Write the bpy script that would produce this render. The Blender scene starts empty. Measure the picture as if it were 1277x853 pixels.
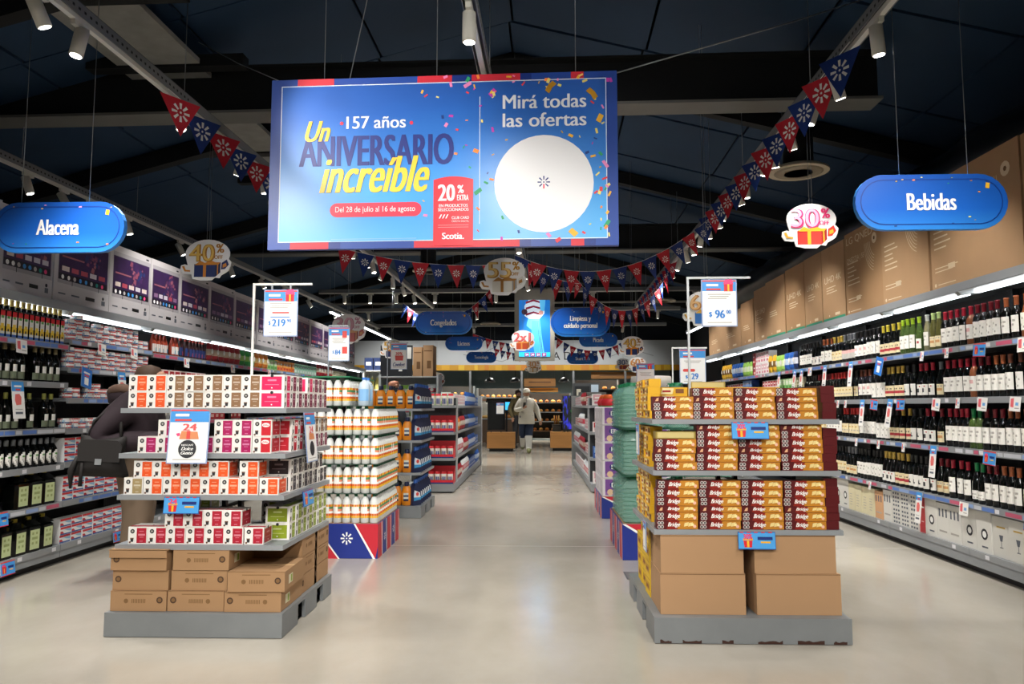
import bpy, math, random
from mathutils import Vector, Matrix
R = random.Random(11)
SC = bpy.context.scene
COL = SC.collection
PI = math.pi

# ------------------------------------------------------------------ camera, world, exposure
cam_d = bpy.data.cameras.new('camera')
cam = bpy.data.objects.new('camera', cam_d)
COL.objects.link(cam)
cam.location = (0, 0, 1.25)
cam.rotation_euler = (PI/2 + math.atan(80.5/940), 0, math.atan(29.5/940))
cam_d.sensor_width = 36
cam_d.lens = 940/1277*36
cam_d.clip_end = 200
SC.camera = cam
vs = SC.view_settings
vs.view_transform = 'Standard'; vs.look = 'None'; vs.gamma = 1; vs.use_curve_mapping = False
vs.exposure = 0.0
world = bpy.data.worlds.new('world'); SC.world = world
world.use_nodes = True
world.node_tree.nodes['Background'].inputs[0].default_value = (.02, .03, .05, 1)
world.node_tree.nodes['Background'].inputs[1].default_value = .3
SPOT_W = 150.0          # power of one track lamp
TUBE_E = 4.0            # emission of the shelf tubes

# ------------------------------------------------------------------ materials
def lin(c): return c/12.92 if c <= .04045 else ((c+.055)/1.055)**2.4
def hexc(h):
    h = h.lstrip('#'); return tuple(lin(int(h[i:i+2], 16)/255) for i in (0, 2, 4)) + (1,)
_M = {}
def mat(h, rough=.5, metal=0, emit=0, trans=0, noise=0, nscale=8, coat=0, name=None, spec=.5, stretch=None, bump=0):
    key = (h, rough, metal, emit, trans, noise, nscale, coat, name, stretch)
    if key in _M: return _M[key]
    m = bpy.data.materials.new(name or ('mat_' + h.lstrip('#'))); m.use_nodes = True
    nt = m.node_tree; b = nt.nodes['Principled BSDF']; c = hexc(h)
    b.inputs['Base Color'].default_value = c; b.inputs['Roughness'].default_value = rough
    b.inputs['Metallic'].default_value = metal; b.inputs['Transmission Weight'].default_value = trans
    b.inputs['Coat Weight'].default_value = coat; b.inputs['Specular IOR Level'].default_value = spec
    if emit:
        b.inputs['Emission Color'].default_value = c; b.inputs['Emission Strength'].default_value = emit
    if noise:
        tc = nt.nodes.new('ShaderNodeTexCoord'); n = nt.nodes.new('ShaderNodeTexNoise'); mx = nt.nodes.new('ShaderNodeMix')
        mx.data_type = 'RGBA'; n.inputs['Scale'].default_value = nscale; n.inputs['Detail'].default_value = 5
        src = tc.outputs['Object']
        if stretch:
            mp = nt.nodes.new('ShaderNodeMapping'); mp.inputs['Scale'].default_value = stretch
            nt.links.new(src, mp.inputs[0]); src = mp.outputs[0]
        nt.links.new(src, n.inputs['Vector']); nt.links.new(n.outputs['Fac'], mx.inputs[0])
        mx.inputs[6].default_value = tuple(x*(1-noise) for x in c[:3]) + (1,)
        mx.inputs[7].default_value = tuple(min(1, x*(1+noise)) for x in c[:3]) + (1,)
        nt.links.new(mx.outputs[2], b.inputs['Base Color'])
        if bump:
            bp = nt.nodes.new('ShaderNodeBump'); bp.inputs['Strength'].default_value = bump
            nt.links.new(n.outputs['Fac'], bp.inputs['Height']); nt.links.new(bp.outputs[0], b.inputs['Normal'])
    _M[key] = m
    return m

# ------------------------------------------------------------------ mesh builder
class MB:
    def __init__(s): s.v = []; s.f = []; s.m = []; s.sm = []; s.mats = []
    def mi(s, m):
        if m is None: return 0
        if m not in s.mats: s.mats.append(m)
        return s.mats.index(m)
    def add(s, vs_, fs, m=None, smooth=False):
        o = len(s.v); k = s.mi(m); s.v.extend([tuple(p) for p in vs_])
        for f in fs: s.f.append(tuple(o+i for i in f)); s.m.append(k); s.sm.append(smooth)
        return s
    def box(s, x0, x1, y0, y1, z0, z1, m=None):
        if x0 > x1: x0, x1 = x1, x0
        if y0 > y1: y0, y1 = y1, y0
        return s.add([(x0,y0,z0),(x1,y0,z0),(x1,y1,z0),(x0,y1,z0),(x0,y0,z1),(x1,y0,z1),(x1,y1,z1),(x0,y1,z1)],
                     [(0,3,2,1),(4,5,6,7),(0,1,5,4),(1,2,6,5),(2,3,7,6),(3,0,4,7)], m)
    def bbox(s, x0, x1, y0, y1, z0, z1, c, m=None):      # box with chamfered vertical edges and softened top
        P = [(x0+c,y0),(x1-c,y0),(x1,y0+c),(x1,y1-c),(x1-c,y1),(x0+c,y1),(x0,y1-c),(x0,y0+c)]
        Q = [(x0+2*c,y0+c),(x1-2*c,y0+c),(x1-c,y0+2*c),(x1-c,y1-2*c),(x1-2*c,y1-c),(x0+2*c,y1-c),(x0+c,y1-2*c),(x0+c,y0+2*c)]
        V = [(a,b,z0) for a,b in P] + [(a,b,z1-c) for a,b in P] + [(a,b,z1) for a,b in Q]
        F = [tuple(range(7,-1,-1)), tuple(range(16,24))]
        for i in range(8):
            j = (i+1)%8; F += [(i,j,8+j,8+i),(8+i,8+j,16+j,16+i)]
        return s.add(V, F, m)
    def poly(s, pts, m=None): return s.add(pts, [tuple(range(len(pts)))], m)
    def ext(s, pts2, fr, d0, d1, m=None, mside=None):     # outline in a frame (o,u,v,n) pushed from d0 to d1 along n
        o, u, v, n = [Vector(a) for a in fr]; N = len(pts2)
        V = [o+u*a+v*b+n*d0 for a,b in pts2] + [o+u*a+v*b+n*d1 for a,b in pts2]
        s.add(V, [tuple(range(N,2*N))], m)
        s.add(V, [tuple(range(N-1,-1,-1))] + [(i,(i+1)%N,N+(i+1)%N,N+i) for i in range(N)], mside or m)
        return s
    def flat(s, pts2, fr, d, m=None):
        o, u, v, n = [Vector(a) for a in fr]
        return s.poly([o+u*a+v*b+n*d for a,b in pts2], m)
    def rect(s, fr, a0, a1, b0, b1, d, m): return s.flat([(a0,b0),(a1,b0),(a1,b1),(a0,b1)], fr, d, m)
    def disc(s, fr, ca, cb, r, d, m, n=12, ry=None):
        return s.flat([(ca+r*math.cos(2*PI*i/n), cb+(ry or r)*math.sin(2*PI*i/n)) for i in range(n)], fr, d, m)
    def lathe(s, prof, n=12, m=None, c=(0,0,0), smooth=True, ax='z'):
        V = []; F = []; k = len(prof)
        for r, z in prof:
            for i in range(n):
                a = 2*PI*i/n; p = (r*math.cos(a), r*math.sin(a), z)
                if ax == 'y': p = (p[0], p[2], p[1])
                if ax == 'x': p = (p[2], p[0], p[1])
                V.append((p[0]+c[0], p[1]+c[1], p[2]+c[2]))
        for j in range(k-1):
            for i in range(n): F.append((j*n+i, j*n+(i+1)%n, (j+1)*n+(i+1)%n, (j+1)*n+i))
        s.add(V, F, m, smooth)
        s.add(V[:n], [tuple(range(n-1,-1,-1))], m); s.add(V[-n:], [tuple(range(n))], m)
        return s
    def tube(s, pts, r, n=6, m=None, smooth=True):
        pts = [Vector(p) for p in pts]; V = []; F = []
        rr = r if isinstance(r, (list, tuple)) else [r]*len(pts)
        for i, p in enumerate(pts):
            d = (pts[min(i+1,len(pts)-1)] - pts[max(i-1,0)]).normalized()
            a = d.cross(Vector((0,0,1)) if abs(d.z) < .9 else Vector((1,0,0))).normalized(); b = d.cross(a)
            for k in range(n): t = 2*PI*k/n; V.append(p + (a*math.cos(t)+b*math.sin(t))*rr[i])
        for i in range(len(pts)-1):
            for k in range(n): F.append((i*n+k, i*n+(k+1)%n, (i+1)*n+(k+1)%n, (i+1)*n+k))
        F.append(tuple(range(n-1,-1,-1))); L = (len(pts)-1)*n; F.append(tuple(L+i for i in range(n)))
        return s.add(V, F, m, smooth)
    def shell(s, r, z0, z1, a0, a1, nc, nr, fn, c=(0,0)):   # printed wrap: cell materials from fn(col,row), row 0 at the bottom
        for j in range(nr):
            for i in range(nc):
                m = fn(i, j)
                if m is None: continue
                t0 = a0+(a1-a0)*i/nc; t1 = a0+(a1-a0)*(i+1)/nc; y0 = z0+(z1-z0)*j/nr; y1 = z0+(z1-z0)*(j+1)/nr
                s.add([(c[0]+r*math.cos(t0),c[1]+r*math.sin(t0),y0),(c[0]+r*math.cos(t1),c[1]+r*math.sin(t1),y0),
                       (c[0]+r*math.cos(t1),c[1]+r*math.sin(t1),y1),(c[0]+r*math.cos(t0),c[1]+r*math.sin(t0),y1)], [(0,1,2,3)], m, True)
        return s
    def grid(s, fr, a0, a1, b0, b1, nc, nr, fn, d):
        for j in range(nr):
            for i in range(nc):
                m = fn(i, j)
                if m is None: continue
                s.rect(fr, a0+(a1-a0)*i/nc, a0+(a1-a0)*(i+1)/nc, b0+(b1-b0)*j/nr, b0+(b1-b0)*(j+1)/nr, d, m)
        return s
    def text(s, st, fr, a0, a1, b0, b1, d, m, style='b', thick=0):  # lettering fitted to a box of the frame
        V, F = tx(st, style); o, u, v, n = [Vector(a) for a in fr]
        xs = [p[0] for p in V]; ys = [p[1] for p in V]
        x0, x1, y0, y1 = min(xs), max(xs), min(ys), max(ys)
        if a1 is None: a1 = a0 + (x1-x0)*(b1-b0)/(y1-y0)
        e = {'b': .02, 'B': .04, 's': .02, 'S': .035}.get(style, 0)      # heavier weights: the same letters set twice, a hair apart
        offs = (0,) if not e else (-e, 0, e); k = (a1-a0)/(x1-x0+2*e)
        for q, oo in enumerate(offs):
            W = [o+u*(a0+(p[0]-x0+e+oo)*k)+v*(b0+(p[1]-y0)/(y1-y0)*(b1-b0))+n*(d+q*2e-5) for p in V]
            s.add(W, F, m)
        return s
    def mesh(s, name='mesh'):
        me = bpy.data.meshes.new(name); me.from_pydata(s.v, [], s.f)
        for m in s.mats: me.materials.append(m)
        if s.f:
            me.polygons.foreach_set('material_index', s.m); me.polygons.foreach_set('use_smooth', s.sm)
        me.update(); return me
_T = {}
def tx(st, style='b'):
    key = (st, style)
    if key in _T: return _T[key]
    cu = bpy.data.curves.new('lettering', 'FONT'); cu.body = st; cu.size = 1; cu.resolution_u = 4; cu.fill_mode = 'FRONT'
    if style in 'sS' and style: cu.shear = .38
    ob = bpy.data.objects.new('lettering', cu)
    me = bpy.data.meshes.new_from_object(ob)
    r = ([tuple(v.co[:2]) for v in me.vertices], [tuple(p.vertices) for p in me.polygons])
    bpy.data.objects.remove(ob); bpy.data.meshes.remove(me); bpy.data.curves.remove(cu)
    _T[key] = r
    return r

# ------------------------------------------------------------------ objects
def O(name, me, parent=None, loc=(0,0,0), rot=(0,0,0), label=None, cat=None, group=None, kind=None, scale=None):
    if isinstance(me, MB): me = me.mesh(name)
    o = bpy.data.objects.new(name, me); COL.objects.link(o)
    o.location = loc; o.rotation_euler = rot
    if scale: o.scale = scale
    if parent is not None: o.parent = parent
    if label: o['label'] = label
    if cat: o['category'] = cat
    if group: o['group'] = group
    if kind: o['kind'] = kind
    return o
def E(name, loc=(0,0,0), rz=0, label=None, cat=None, group=None, kind=None):
    o = O(name, None, None, loc, (0,0,rz), label, cat, group, kind); o.empty_display_size = .1; return o
class Kind:                                # one kind of thing: a body and its parts, placed many times
    def __init__(s, name, cat, body, parts=()): s.name = name; s.cat = cat; s.body = body.mesh(name); s.parts = [(n, p.mesh(n)) if isinstance(p, MB) else (n, p) for n, p in parts]
    def put(s, loc, rz=0, label=None, group=None, rot=None):
        o = O(s.name, s.body, None, (loc[0], loc[1], loc[2]+.0008), rot or (0,0,rz), label, s.cat, group)
        for n, p in s.parts: O(n, p, o)
        return o
ORD = 'first second third fourth fifth sixth seventh eighth ninth tenth eleventh twelfth thirteenth fourteenth fifteenth sixteenth seventeenth eighteenth nineteenth twentieth'.split()
for _t, _u in (('twenty','thirtieth'),('thirty','fortieth'),('forty','fiftieth'),('fifty','sixtieth'),('sixty','seventieth'),('seventy','eightieth'),('eighty','ninetieth')): ORD += [_t+'-'+w for w in ORD[:9]] + [_u]
FRONT = ((0,0,0),(1,0,0),(0,0,1),(0,-1,0))           # frame of a face that looks towards -Y

# common materials
WHITE = mat('#f2f2ee', .5); OFFW = mat('#dcdad4', .6); BLACK = mat('#0b0b0d', .5); DARK = mat('#15161a', .6)
STEEL = mat('#a9adb0', .35, .6, noise=.08, nscale=6); GREYP = mat('#8d9194', .5, .1, noise=.1, nscale=5); LGREY = mat('#b9bdbe', .45, .2, noise=.05)
CARD = mat('#a98662', .85, noise=.07, nscale=6, name='cardboard'); CARD2 = mat('#a17d58', .85, noise=.08, nscale=5, name='cardboard_tan'); CARDD = mat('#6b4c2c', .9); CARDL = mat('#c9a678', .85)
BLUE = mat('#123f9c', .4); NAVY = mat('#0f2a73', .5); RED = mat('#d5232f', .45); SKY = mat('#3f95dd', .4); YEL = mat('#f0b429', .45); GOLD = mat('#d79b2b', .35, .3)
PINK = mat('#e8447c', .5); ORANGE = mat('#ee6a20', .5); TEAL = mat('#1d8f86', .5); GREEN = mat('#3d9a3b', .5); PRINT = mat('#5a5f68', .6); BROWN = mat('#6d4a35', .6)
MAROON = mat('#4a1216', .4); CREAM = mat('#eadfb9', .6); REDP = mat('#d9463f', .5); PALE = mat('#d8e6f2', .5)
TUBE = mat('#f4faff', .4, emit=TUBE_E, name='tube_light'); LENS = mat('#fffaf0', .4, emit=14, name='lamp_lens'); WIRE = mat('#8f9499', .4, .8)
def emblem(b, fr, ca, cb, r, d, m, w=.2, n=8):           # eight short spokes round a dot
    o, u, v, nn = [Vector(a) for a in fr]
    for i in range(n):
        t = 2*PI*i/n; cx, sx = math.cos(t), math.sin(t); h = r*w*.5
        pts = [(ca+cx*r*.38-sx*h*.7, cb+sx*r*.38+cx*h*.7), (ca+cx*r*.38+sx*h*.7, cb+sx*r*.38-cx*h*.7), (ca+cx*r+sx*h, cb+sx*r-cx*h), (ca+cx*r-sx*h, cb+sx*r+cx*h)]
        b.flat(pts, fr, d, m)
    b.disc(fr, ca, cb, r*.13, d, m, 6)
# ================================================================== the building
def floor_mat():
    m = bpy.data.materials.new('polished_floor'); m.use_nodes = True; nt = m.node_tree; b = nt.nodes['Principled BSDF']
    tc = nt.nodes.new('ShaderNodeTexCoord')
    def noise(scale, detail, stretch=(1,1,1)):
        mp = nt.nodes.new('ShaderNodeMapping'); mp.inputs['Scale'].default_value = stretch; nt.links.new(tc.outputs['Object'], mp.inputs[0])
        n = nt.nodes.new('ShaderNodeTexNoise'); n.inputs['Scale'].default_value = scale; n.inputs['Detail'].default_value = detail
        nt.links.new(mp.outputs[0], n.inputs['Vector']); return n
    n1 = noise(.5, 4); n2 = noise(3.0, 12, (1,.6,1)); n2.inputs['Roughness'].default_value = .68; n3 = noise(40, 3)
    r1 = nt.nodes.new('ShaderNodeValToRGB'); r1.color_ramp.elements[0].position = .3; r1.color_ramp.elements[1].position = .75
    r1.color_ramp.elements[0].color = hexc('#a39d91'); r1.color_ramp.elements[1].color = hexc('#bab4a8')
    nt.links.new(n1.outputs['Fac'], r1.inputs[0])
    mx = nt.nodes.new('ShaderNodeMix'); mx.data_type = 'RGBA'; mx.blend_type = 'MULTIPLY'; mx.inputs[0].default_value = .4
    r2 = nt.nodes.new('ShaderNodeValToRGB'); r2.color_ramp.elements[0].position = .28; r2.color_ramp.elements[1].position = .72
    r2.color_ramp.elements[0].color = (.72,.7,.66,1); r2.color_ramp.elements[1].color = (1,1,1,1)
    nt.links.new(n2.outputs['Fac'], r2.inputs[0]); nt.links.new(r1.outputs[0], mx.inputs[6]); nt.links.new(r2.outputs[0], mx.inputs[7])
    nt.links.new(mx.outputs[2], b.inputs['Base Color'])
    r3 = nt.nodes.new('ShaderNodeMapRange'); r3.inputs[3].default_value = .13; r3.inputs[4].default_value = .2
    nt.links.new(n2.outputs['Fac'], r3.inputs[0]); nt.links.new(r3.outputs[0], b.inputs['Roughness'])
    b.inputs['Specular IOR Level'].default_value = .6
    bp = nt.nodes.new('ShaderNodeBump'); bp.inputs['Strength'].default_value = .015; nt.links.new(n3.outputs['Fac'], bp.inputs['Height']); nt.links.new(bp.outputs[0], b.inputs['Normal'])
    return m
XL, XR, YN, YF = -9.0, 5.6, -4.5, 32.0
fl = MB().box(XL, XR, YN, YF, -.1, 0, floor_mat()); FLOOR = O('floor', fl, kind='structure')
seam = MB()
for i in range(2): seam.box(XL, XR, 6.9+i*12.5, 6.912+i*12.5, .0002, .0006, mat('#b4ae9f', .5))
O('seam', seam, FLOOR)
hatch = MB(); hatch.box(.66, .86, 5.62, 5.86, .0005, .003, mat('#6e6c68', .4, .6)); hatch.box(.67, .85, 5.63, 5.85, .003, .004, mat('#8d8a84', .45, .5, noise=.2, nscale=40))
O('floor_hatch', hatch, FLOOR)
WALLD = mat('#141b26', .8, noise=.15, nscale=2)
O('wall_left', MB().box(XL-.1, XL, YN, YF, 0, 5.6, WALLD), kind='structure')
O('wall_right', MB().box(XR, XR+.1, YN, YF, 0, 5.6, WALLD), kind='structure')
O('wall_front', MB().box(XL, XR, YN-.1, YN, 0, 6.2, WALLD), kind='structure')
O('wall_back', MB().box(XL, XR, YF, YF+.1, 0, 6.2, WALLD), kind='structure')
# pitched roof seen from below: navy panels between black rafters
SKEW = -math.atan(.024)
CEIL = O('ceiling', MB().box(XL-1, XR+1, YN-1, YF+1, 6.2, 6.3, DARK), kind='structure')
NAVYC = mat('#1c3854', .75, noise=.25, nscale=1.3, name='roof_panel_navy')
BLK = mat('#07080a', .7); BEAMG = mat('#6d6c68', .75, noise=.2, nscale=3)
def roofz(x): return 5.75 - abs(x+.3)*.26
RN = 6
for side in (-1, 1):
    ext = 9.2 if side < 0 else 6.4
    n = int(ext/1.55)+1
    pm = None
    for i in range(n):
        x0 = -.3+side*(i*1.55+.015); x1 = -.3+side*((i+1)*1.55-.015)
        for j in range(16):
            y0 = 1.5+j*1.75
            b = MB(); z0, z1 = roofz(x0), roofz(x1)
            if j == 0:
                V = [(x0,0,z0),(x1,0,z1),(x1,1.72,z1),(x0,1.72,z0)]
                b.add(V+[(p[0],p[1],p[2]+.03) for p in V], [(0,1,2,3),(4,5,6,7),(0,1,5,4),(1,2,6,5),(2,3,7,6),(3,0,4,7)], NAVYC); pm = b.mesh('roof_panel')
            O('roof_panel', pm, CEIL, (x0*0, y0, R.uniform(0, .012)), (0,0,SKEW))
raf = {}
for j in range(8):
    y = 2.3+j*3.5
    for side in (-1, 1):
        ext = 9.0 if side < 0 else 6.2
        if side not in raf:
            b = MB(); x1 = -.3+side*ext; za, zb = roofz(-.3), roofz(x1)
            b.add([(-.3,-.07,za-.22),(x1,-.07,zb-.22),(x1,.07,zb-.22),(-.3,.07,za-.22),(-.3,-.07,za-.01),(x1,-.07,zb-.01),(x1,.07,zb-.01),(-.3,.07,za-.01)],
                  [(0,3,2,1),(4,5,6,7),(0,1,5,4),(1,2,6,5),(2,3,7,6),(3,0,4,7)], BLK); raf[side] = b.mesh('rafter')
        O('rafter', raf[side], CEIL, (0, y, 0), (0,0,SKEW))
# tie beams with a paler lower flange
for y, x0, x1 in ((7.35, -8.5, 3.35), (14.3, -8.5, 5.2), (21.4, -8.5, 5.2)):
    r = O('tie_beam', MB().box(x0, x1, -.035, .035, .03, .5, BLK).box(x0, x1, -.14, .14, .48, .5, BLK), CEIL, (0, y, 4.2), (0,0,SKEW))
    O('beam_flange', MB().box(x0, x1, -.15, .15, 0, .028, BEAMG), r)
# pale soffit boards between black cross bars, above the long lighting track
for k in range(9):
    y0 = 3.4+k*1.28
    O('soffit_board', MB().box(-.42, .42, 0, 1.12, 0, .05, mat('#8c8a85', .85, noise=.35, nscale=5, name='soffit_stained')), CEIL, (-3.75, y0, 4.62), (0,0,SKEW))
    O('cross_bar', MB().box(-.75, .85, 1.13, 1.27, 0, .12, BLK), CEIL, (-3.75, y0, 4.6), (0,0,SKEW))
# dark fabric duct over the right-hand shelving
du = MB(); N = 26; prof = []
for i in range(N): prof.append((.3+.035*math.sin(i*2.1)+.02*math.sin(i*5.3), i*.55))
du.lathe(prof, 14, mat('#101418', .32, noise=.4, nscale=4, name='wrapped_duct', bump=.5), (0,0,0), True, 'y')
O('wrapped_air_duct', du, None, (4.55, 5.2, 3.72), label='black plastic-wrapped air duct running above the wine shelving', cat='duct')
# round ceiling diffusers on drop ducts
def diffuser(x, y, z, r, label):
    t = E('ceiling_diffuser', (x, y, z), 0, label, 'air diffuser', 'round ceiling diffusers')
    cr = mat('#b6ab95', .5)
    O('rim', MB().lathe([(r,0),(r,.02),(r*.8,.05)], 28, cr), t)
    for k, f in enumerate((.72, .48, .26)):
        O('cone_ring', MB().lathe([(r*f,-.012),(r*f*1.12,-.004),(r*f*1.12,.0),(r*f*.9,.012)], 24, mat('#8d8371', .5) if k != 1 else cr), t)
    O('drop_duct', MB().lathe([(r*.5,.05),(r*.5,5.35-z-abs(x)*.26)], 16, BLK), t)
diffuser(2.72, 7.7, 3.66, .3, 'cream round air diffuser above the pink thirty percent badge')
diffuser(-2.05, 14.2, 3.82, .3, 'cream round air diffuser just below the big blue banner')
diffuser(2.85, 17.0, 3.62, .32, 'cream round air diffuser beyond the second arc of flags')
diffuser(-1.3, 21.5, 3.6, .3, 'small far air diffuser above the freezer category sign')
# overhead cable runs
def cable(p, q, label, r=.004):
    O('suspension_cable', MB().tube([p, ((p[0]+q[0])/2, (p[1]+q[1])/2, (p[2]+q[2])/2-.02), q], r, 5, WIRE), label=label, cat='cable')
cable((.58, 5.4, 3.7), (3.3, 5.6, 4.6), 'pale steel cable rising from right end of the banner', .006)
cable((-1.4, 5.46, 3.7), (-.9, 4.9, 5.3), 'thin cable rising leftwards off the banner top')
cable((-3.1, 6.6, 4.6), (-1.9, 5.49, 3.7), 'thin cable crossing from soffit to banner left end')

# ------------------------------------------------------------------ lighting tracks and their lamps
def tx_x(x0, y): return x0 + .024*(y-4)
TRK = mat('#8b8d8e', .45, .3); TRKD = mat('#5e6163', .5, .3)
ZT = 3.78
def track(x0, y0, y1, label, z=ZT):
    t = E('lighting_track', (tx_x(x0, y0), y0, z), SKEW, label, 'light track')
    L = y1-y0
    O('channel', MB().box(-.045, -.04, 0, L, -.03, .05, TRK).box(.04, .045, 0, L, -.03, .05, TRK).box(-.045, .045, 0, L, .05, .055, TRKD), t)
    O('rail', MB().box(-.018, .018, 0, L, -.05, -.015, OFFW), t)
    b = MB()
    for i in range(int(min(L, 9)/.06)):
        y = .03+i*.06
        for s in (-1, 1): b.box(s*.0452, s*.0458, y, y+.022, .0, .018, DARK)
    O('slot_holes', b, t, kind='stuff')
    b = MB()
    for i in range(int(L/2.2)+1): b.tube([(0, .2+i*2.2, .05), (0, .2+i*2.2, 1.1)], .004, 4, WIRE)
    O('drop_wires', b, t, kind='stuff')
TL, TC, TR, TF = -2.97, -.42, 2.19, -5.5
track(TL, -3, 19, 'long grey lighting track over the aisle beside the canned food')
track(TC, -3, 19.5, 'grey lighting track above the middle of the big banner')
track(TR, -3, 19, 'long grey lighting track over the wine aisle, hung with flags')
track(TF, 3, 24, 'grey lighting track beyond the grey television cartons')
def cross_track(y, x0, x1, label):
    t = E('lighting_track', (0, y, ZT+.11), SKEW, label, 'light track')
    O('channel', MB().box(x0, x1, -.04, .04, -.03, .05, TRK), t); O('rail', MB().box(x0, x1, -.018, .018, -.05, -.03, OFFW), t)
cross_track(17.0, -5, 3.9, 'crosswise lighting track just beyond the hanging screen, nearer one')
cross_track(20.4, -5, 3.9, 'crosswise lighting track far behind the hanging screen, smaller one')
cross_track(24.3, -6, 4.2, 'farthest crosswise lighting track just before the bakery')  # extra track, added only to hold the lamps that brighten the fascia
LAMPW = mat('#d9d6cc', .45); spot_n = [0]
HOUSE = MB().lathe([(.036,-.19),(.043,-.185),(.043,0),(.038,.004)], 14, LAMPW).mesh('housing')
LENSM = MB().lathe([(.034,.0045),(.034,.006)], 14, LENS).mesh('lens')
ADAPT = MB().box(-.016, .016, -.075, .075, -.085, -.05, LAMPW).mesh('adapter')
BRAK = MB().box(-.006, .006, -.012, .012, -.17, -.085, LAMPW).mesh('bracket')
def lamp(x, y, aim, label, group, z=ZT, power=1.0, size=82, rz=0, light=True):
    t = E('track_spotlight', (x, y, z), rz+SKEW, label, 'spotlight', group)
    O('adapter', ADAPT, t); O('bracket', BRAK, t)
    d = Vector(aim).normalized(); q = d.to_track_quat('Z', 'Y'); piv = Vector((0,0,-.17))
    inv = Matrix.Rotation(-(rz+SKEW), 3, 'Z'); dl = inv @ d; ql = dl.to_track_quat('Z', 'Y')
    h = O('housing', HOUSE, t, piv + dl*.1, ql.to_euler()); O('lens', LENSM, h)
    if light:
        L = bpy.data.lights.new('spot_light', 'SPOT'); L.energy = SPOT_W*power; L.spot_size = math.radians(size); L.spot_blend = .7; L.shadow_soft_size = .045
        L.color = (1, .965, .915)
        lo = bpy.data.objects.new('spot_light', L); COL.objects.link(lo); lo.parent = t
        lo.location = piv + dl*.125; lo.rotation_euler = dl.to_track_quat('-Z', 'Y').to_euler()
    spot_n[0] += 1
def row(x0, ys, aims, label, group, power=1.0, size=82, z=ZT):
    for k, y in enumerate(ys):
        a = aims[k % len(aims)]
        lamp(tx_x(x0, y), y, a, label(k), group, z, power, size)
D = (0, .12, -1)
gl = 'spotlights on the track over the canned food aisle'
row(TL, [-2.2, -1.2, -.2, .8, 1.8, 2.9], [(.25,.75,-1), (-.55,.5,-1), (.35,.9,-1)], lambda k: 'white track spotlight behind the viewpoint over the canned food aisle, '+ORD[k]+' one', 'unseen spotlights over the canned food aisle', 1.0)
row(TL, [4.22, 4.62], [(.3,.35,-1), (-.1,-.15,-1)], lambda k: ['white cylinder spotlight at the top left corner, tilted', 'white cylinder spotlight hanging straight second from the top left corner'][k], gl)
row(TL, [5.95, 7.15, 7.75], [(.25,-.3,-1), (-.4,.2,-1), (.1,.1,-1)], lambda k: 'white spotlight behind the '+['first red', 'second blue', 'last blue'][k]+' flag left of the banner', gl)
row(TL, [9.7, 10.2, 10.8, 11.3, 12.1, 12.6, 13.3, 14.2, 15.2, 16.4], [(.3,.2,-1), (.25,-.25,-1), (-.45,.2,-1), (0,.2,-1)], lambda k: 'white track spotlight seen below the banner, '+ORD[k]+' along the left aisle track', gl, 1.0)
gc = 'spotlights on the middle track'
lamp(tx_x(TR, 2.3), 2.3, (-2.2,3,-.62), 'added white spotlight over the wine aisle to brighten the banner', 'unseen spotlights aimed at the banner', power=1.0, size=60)  # added lamp out of view, evens out the light on the banner
lamp(tx_x(TR, 3.2), 3.2, (.3,1.5,-1.1), 'added white spotlight to brighten the drinks sign', 'unseen spotlights aimed at the banner', power=.7, size=45)  # added lamp out of view that lifts the drinks sign
lamp(tx_x(TL, 2.2), 2.2, (2.0,3.1,-.62), 'added white spotlight over the canned food aisle to brighten the banner', 'unseen spotlights aimed at the banner', power=1.0, size=60)  # its added counterpart, lights the banner from the other aisle
lamp(tx_x(TL, 3.4), 3.4, (1.8,2,-.26), 'white spotlight aimed at the upper left of the banner', 'unseen spotlights aimed at the banner', power=2.2, size=32)
row(TC, [-2.4, -1.4, -.4, .6, 1.6, 2.8], [(.45,.95,-1), (-.45,.95,-1), (.05,1.1,-1)], lambda k: 'white track spotlight behind the viewpoint on the middle track, '+ORD[k]+' one', 'unseen spotlights on the middle track', 1.1)
row(TC, [4.5, 5.75], [(0,.02,-1), (-.3,.3,-1)], lambda k: ['lit white spotlight hanging above the banner top edge', 'white spotlight tilted just behind the banner top edge'][k], gc)
row(TC, [9.6, 10.4, 11.0, 11.7, 12.4, 13.3, 14.6, 16.2, 18.0], [(.3,.1,-1), (-.3,.2,-1), (.1,-.2,-1)], lambda k: 'white spotlight beside the fifty-five percent badge, '+ORD[k]+' along the middle track', gc, 1.0)
gr = 'spotlights on the track over the wine aisle'
row(TR, [-2.3, -1.3, -.3, .7, 1.7, 2.8], [(-.25,.75,-1), (.5,.5,-1), (-.3,.9,-1)], lambda k: 'white track spotlight behind the viewpoint over the wine aisle, '+ORD[k]+' one', 'unseen spotlights over the wine aisle', 1.0)
row(TR, [4.75, 5.45, 5.95, 6.55, 7.05, 7.3, 8.1, 8.4, 9.1, 9.5, 10.1, 10.6, 11.2, 11.8, 12.5, 13.3, 14.2, 15.4, 16.6, 18],
    [(.1,.05,-1), (.35,.2,-1), (-.3,.1,-1), (.35,.3,-1), (.2,.15,-1), (-.2,.2,-1)], lambda k: 'white spotlight on the wine aisle track, '+ORD[k]+' from the upper right corner', gr, .8)
gf = 'spotlights on the track beyond the television cartons'
row(TF, [4.6, 6.0, 6.5, 7.7, 8.3, 8.8, 9.2, 9.6, 11.0, 11.6, 12.2, 12.8, 14.2, 15.4, 17, 19, 21], [(.5,.2,-1), (.35,-.3,-1), (.5,.4,-1), (.3,.1,-1)],
    lambda k: 'white spotlight above the grey television cartons, '+ORD[k]+' from the left edge', gf, .45)
gx = 'spotlights on the crosswise tracks'
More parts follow.
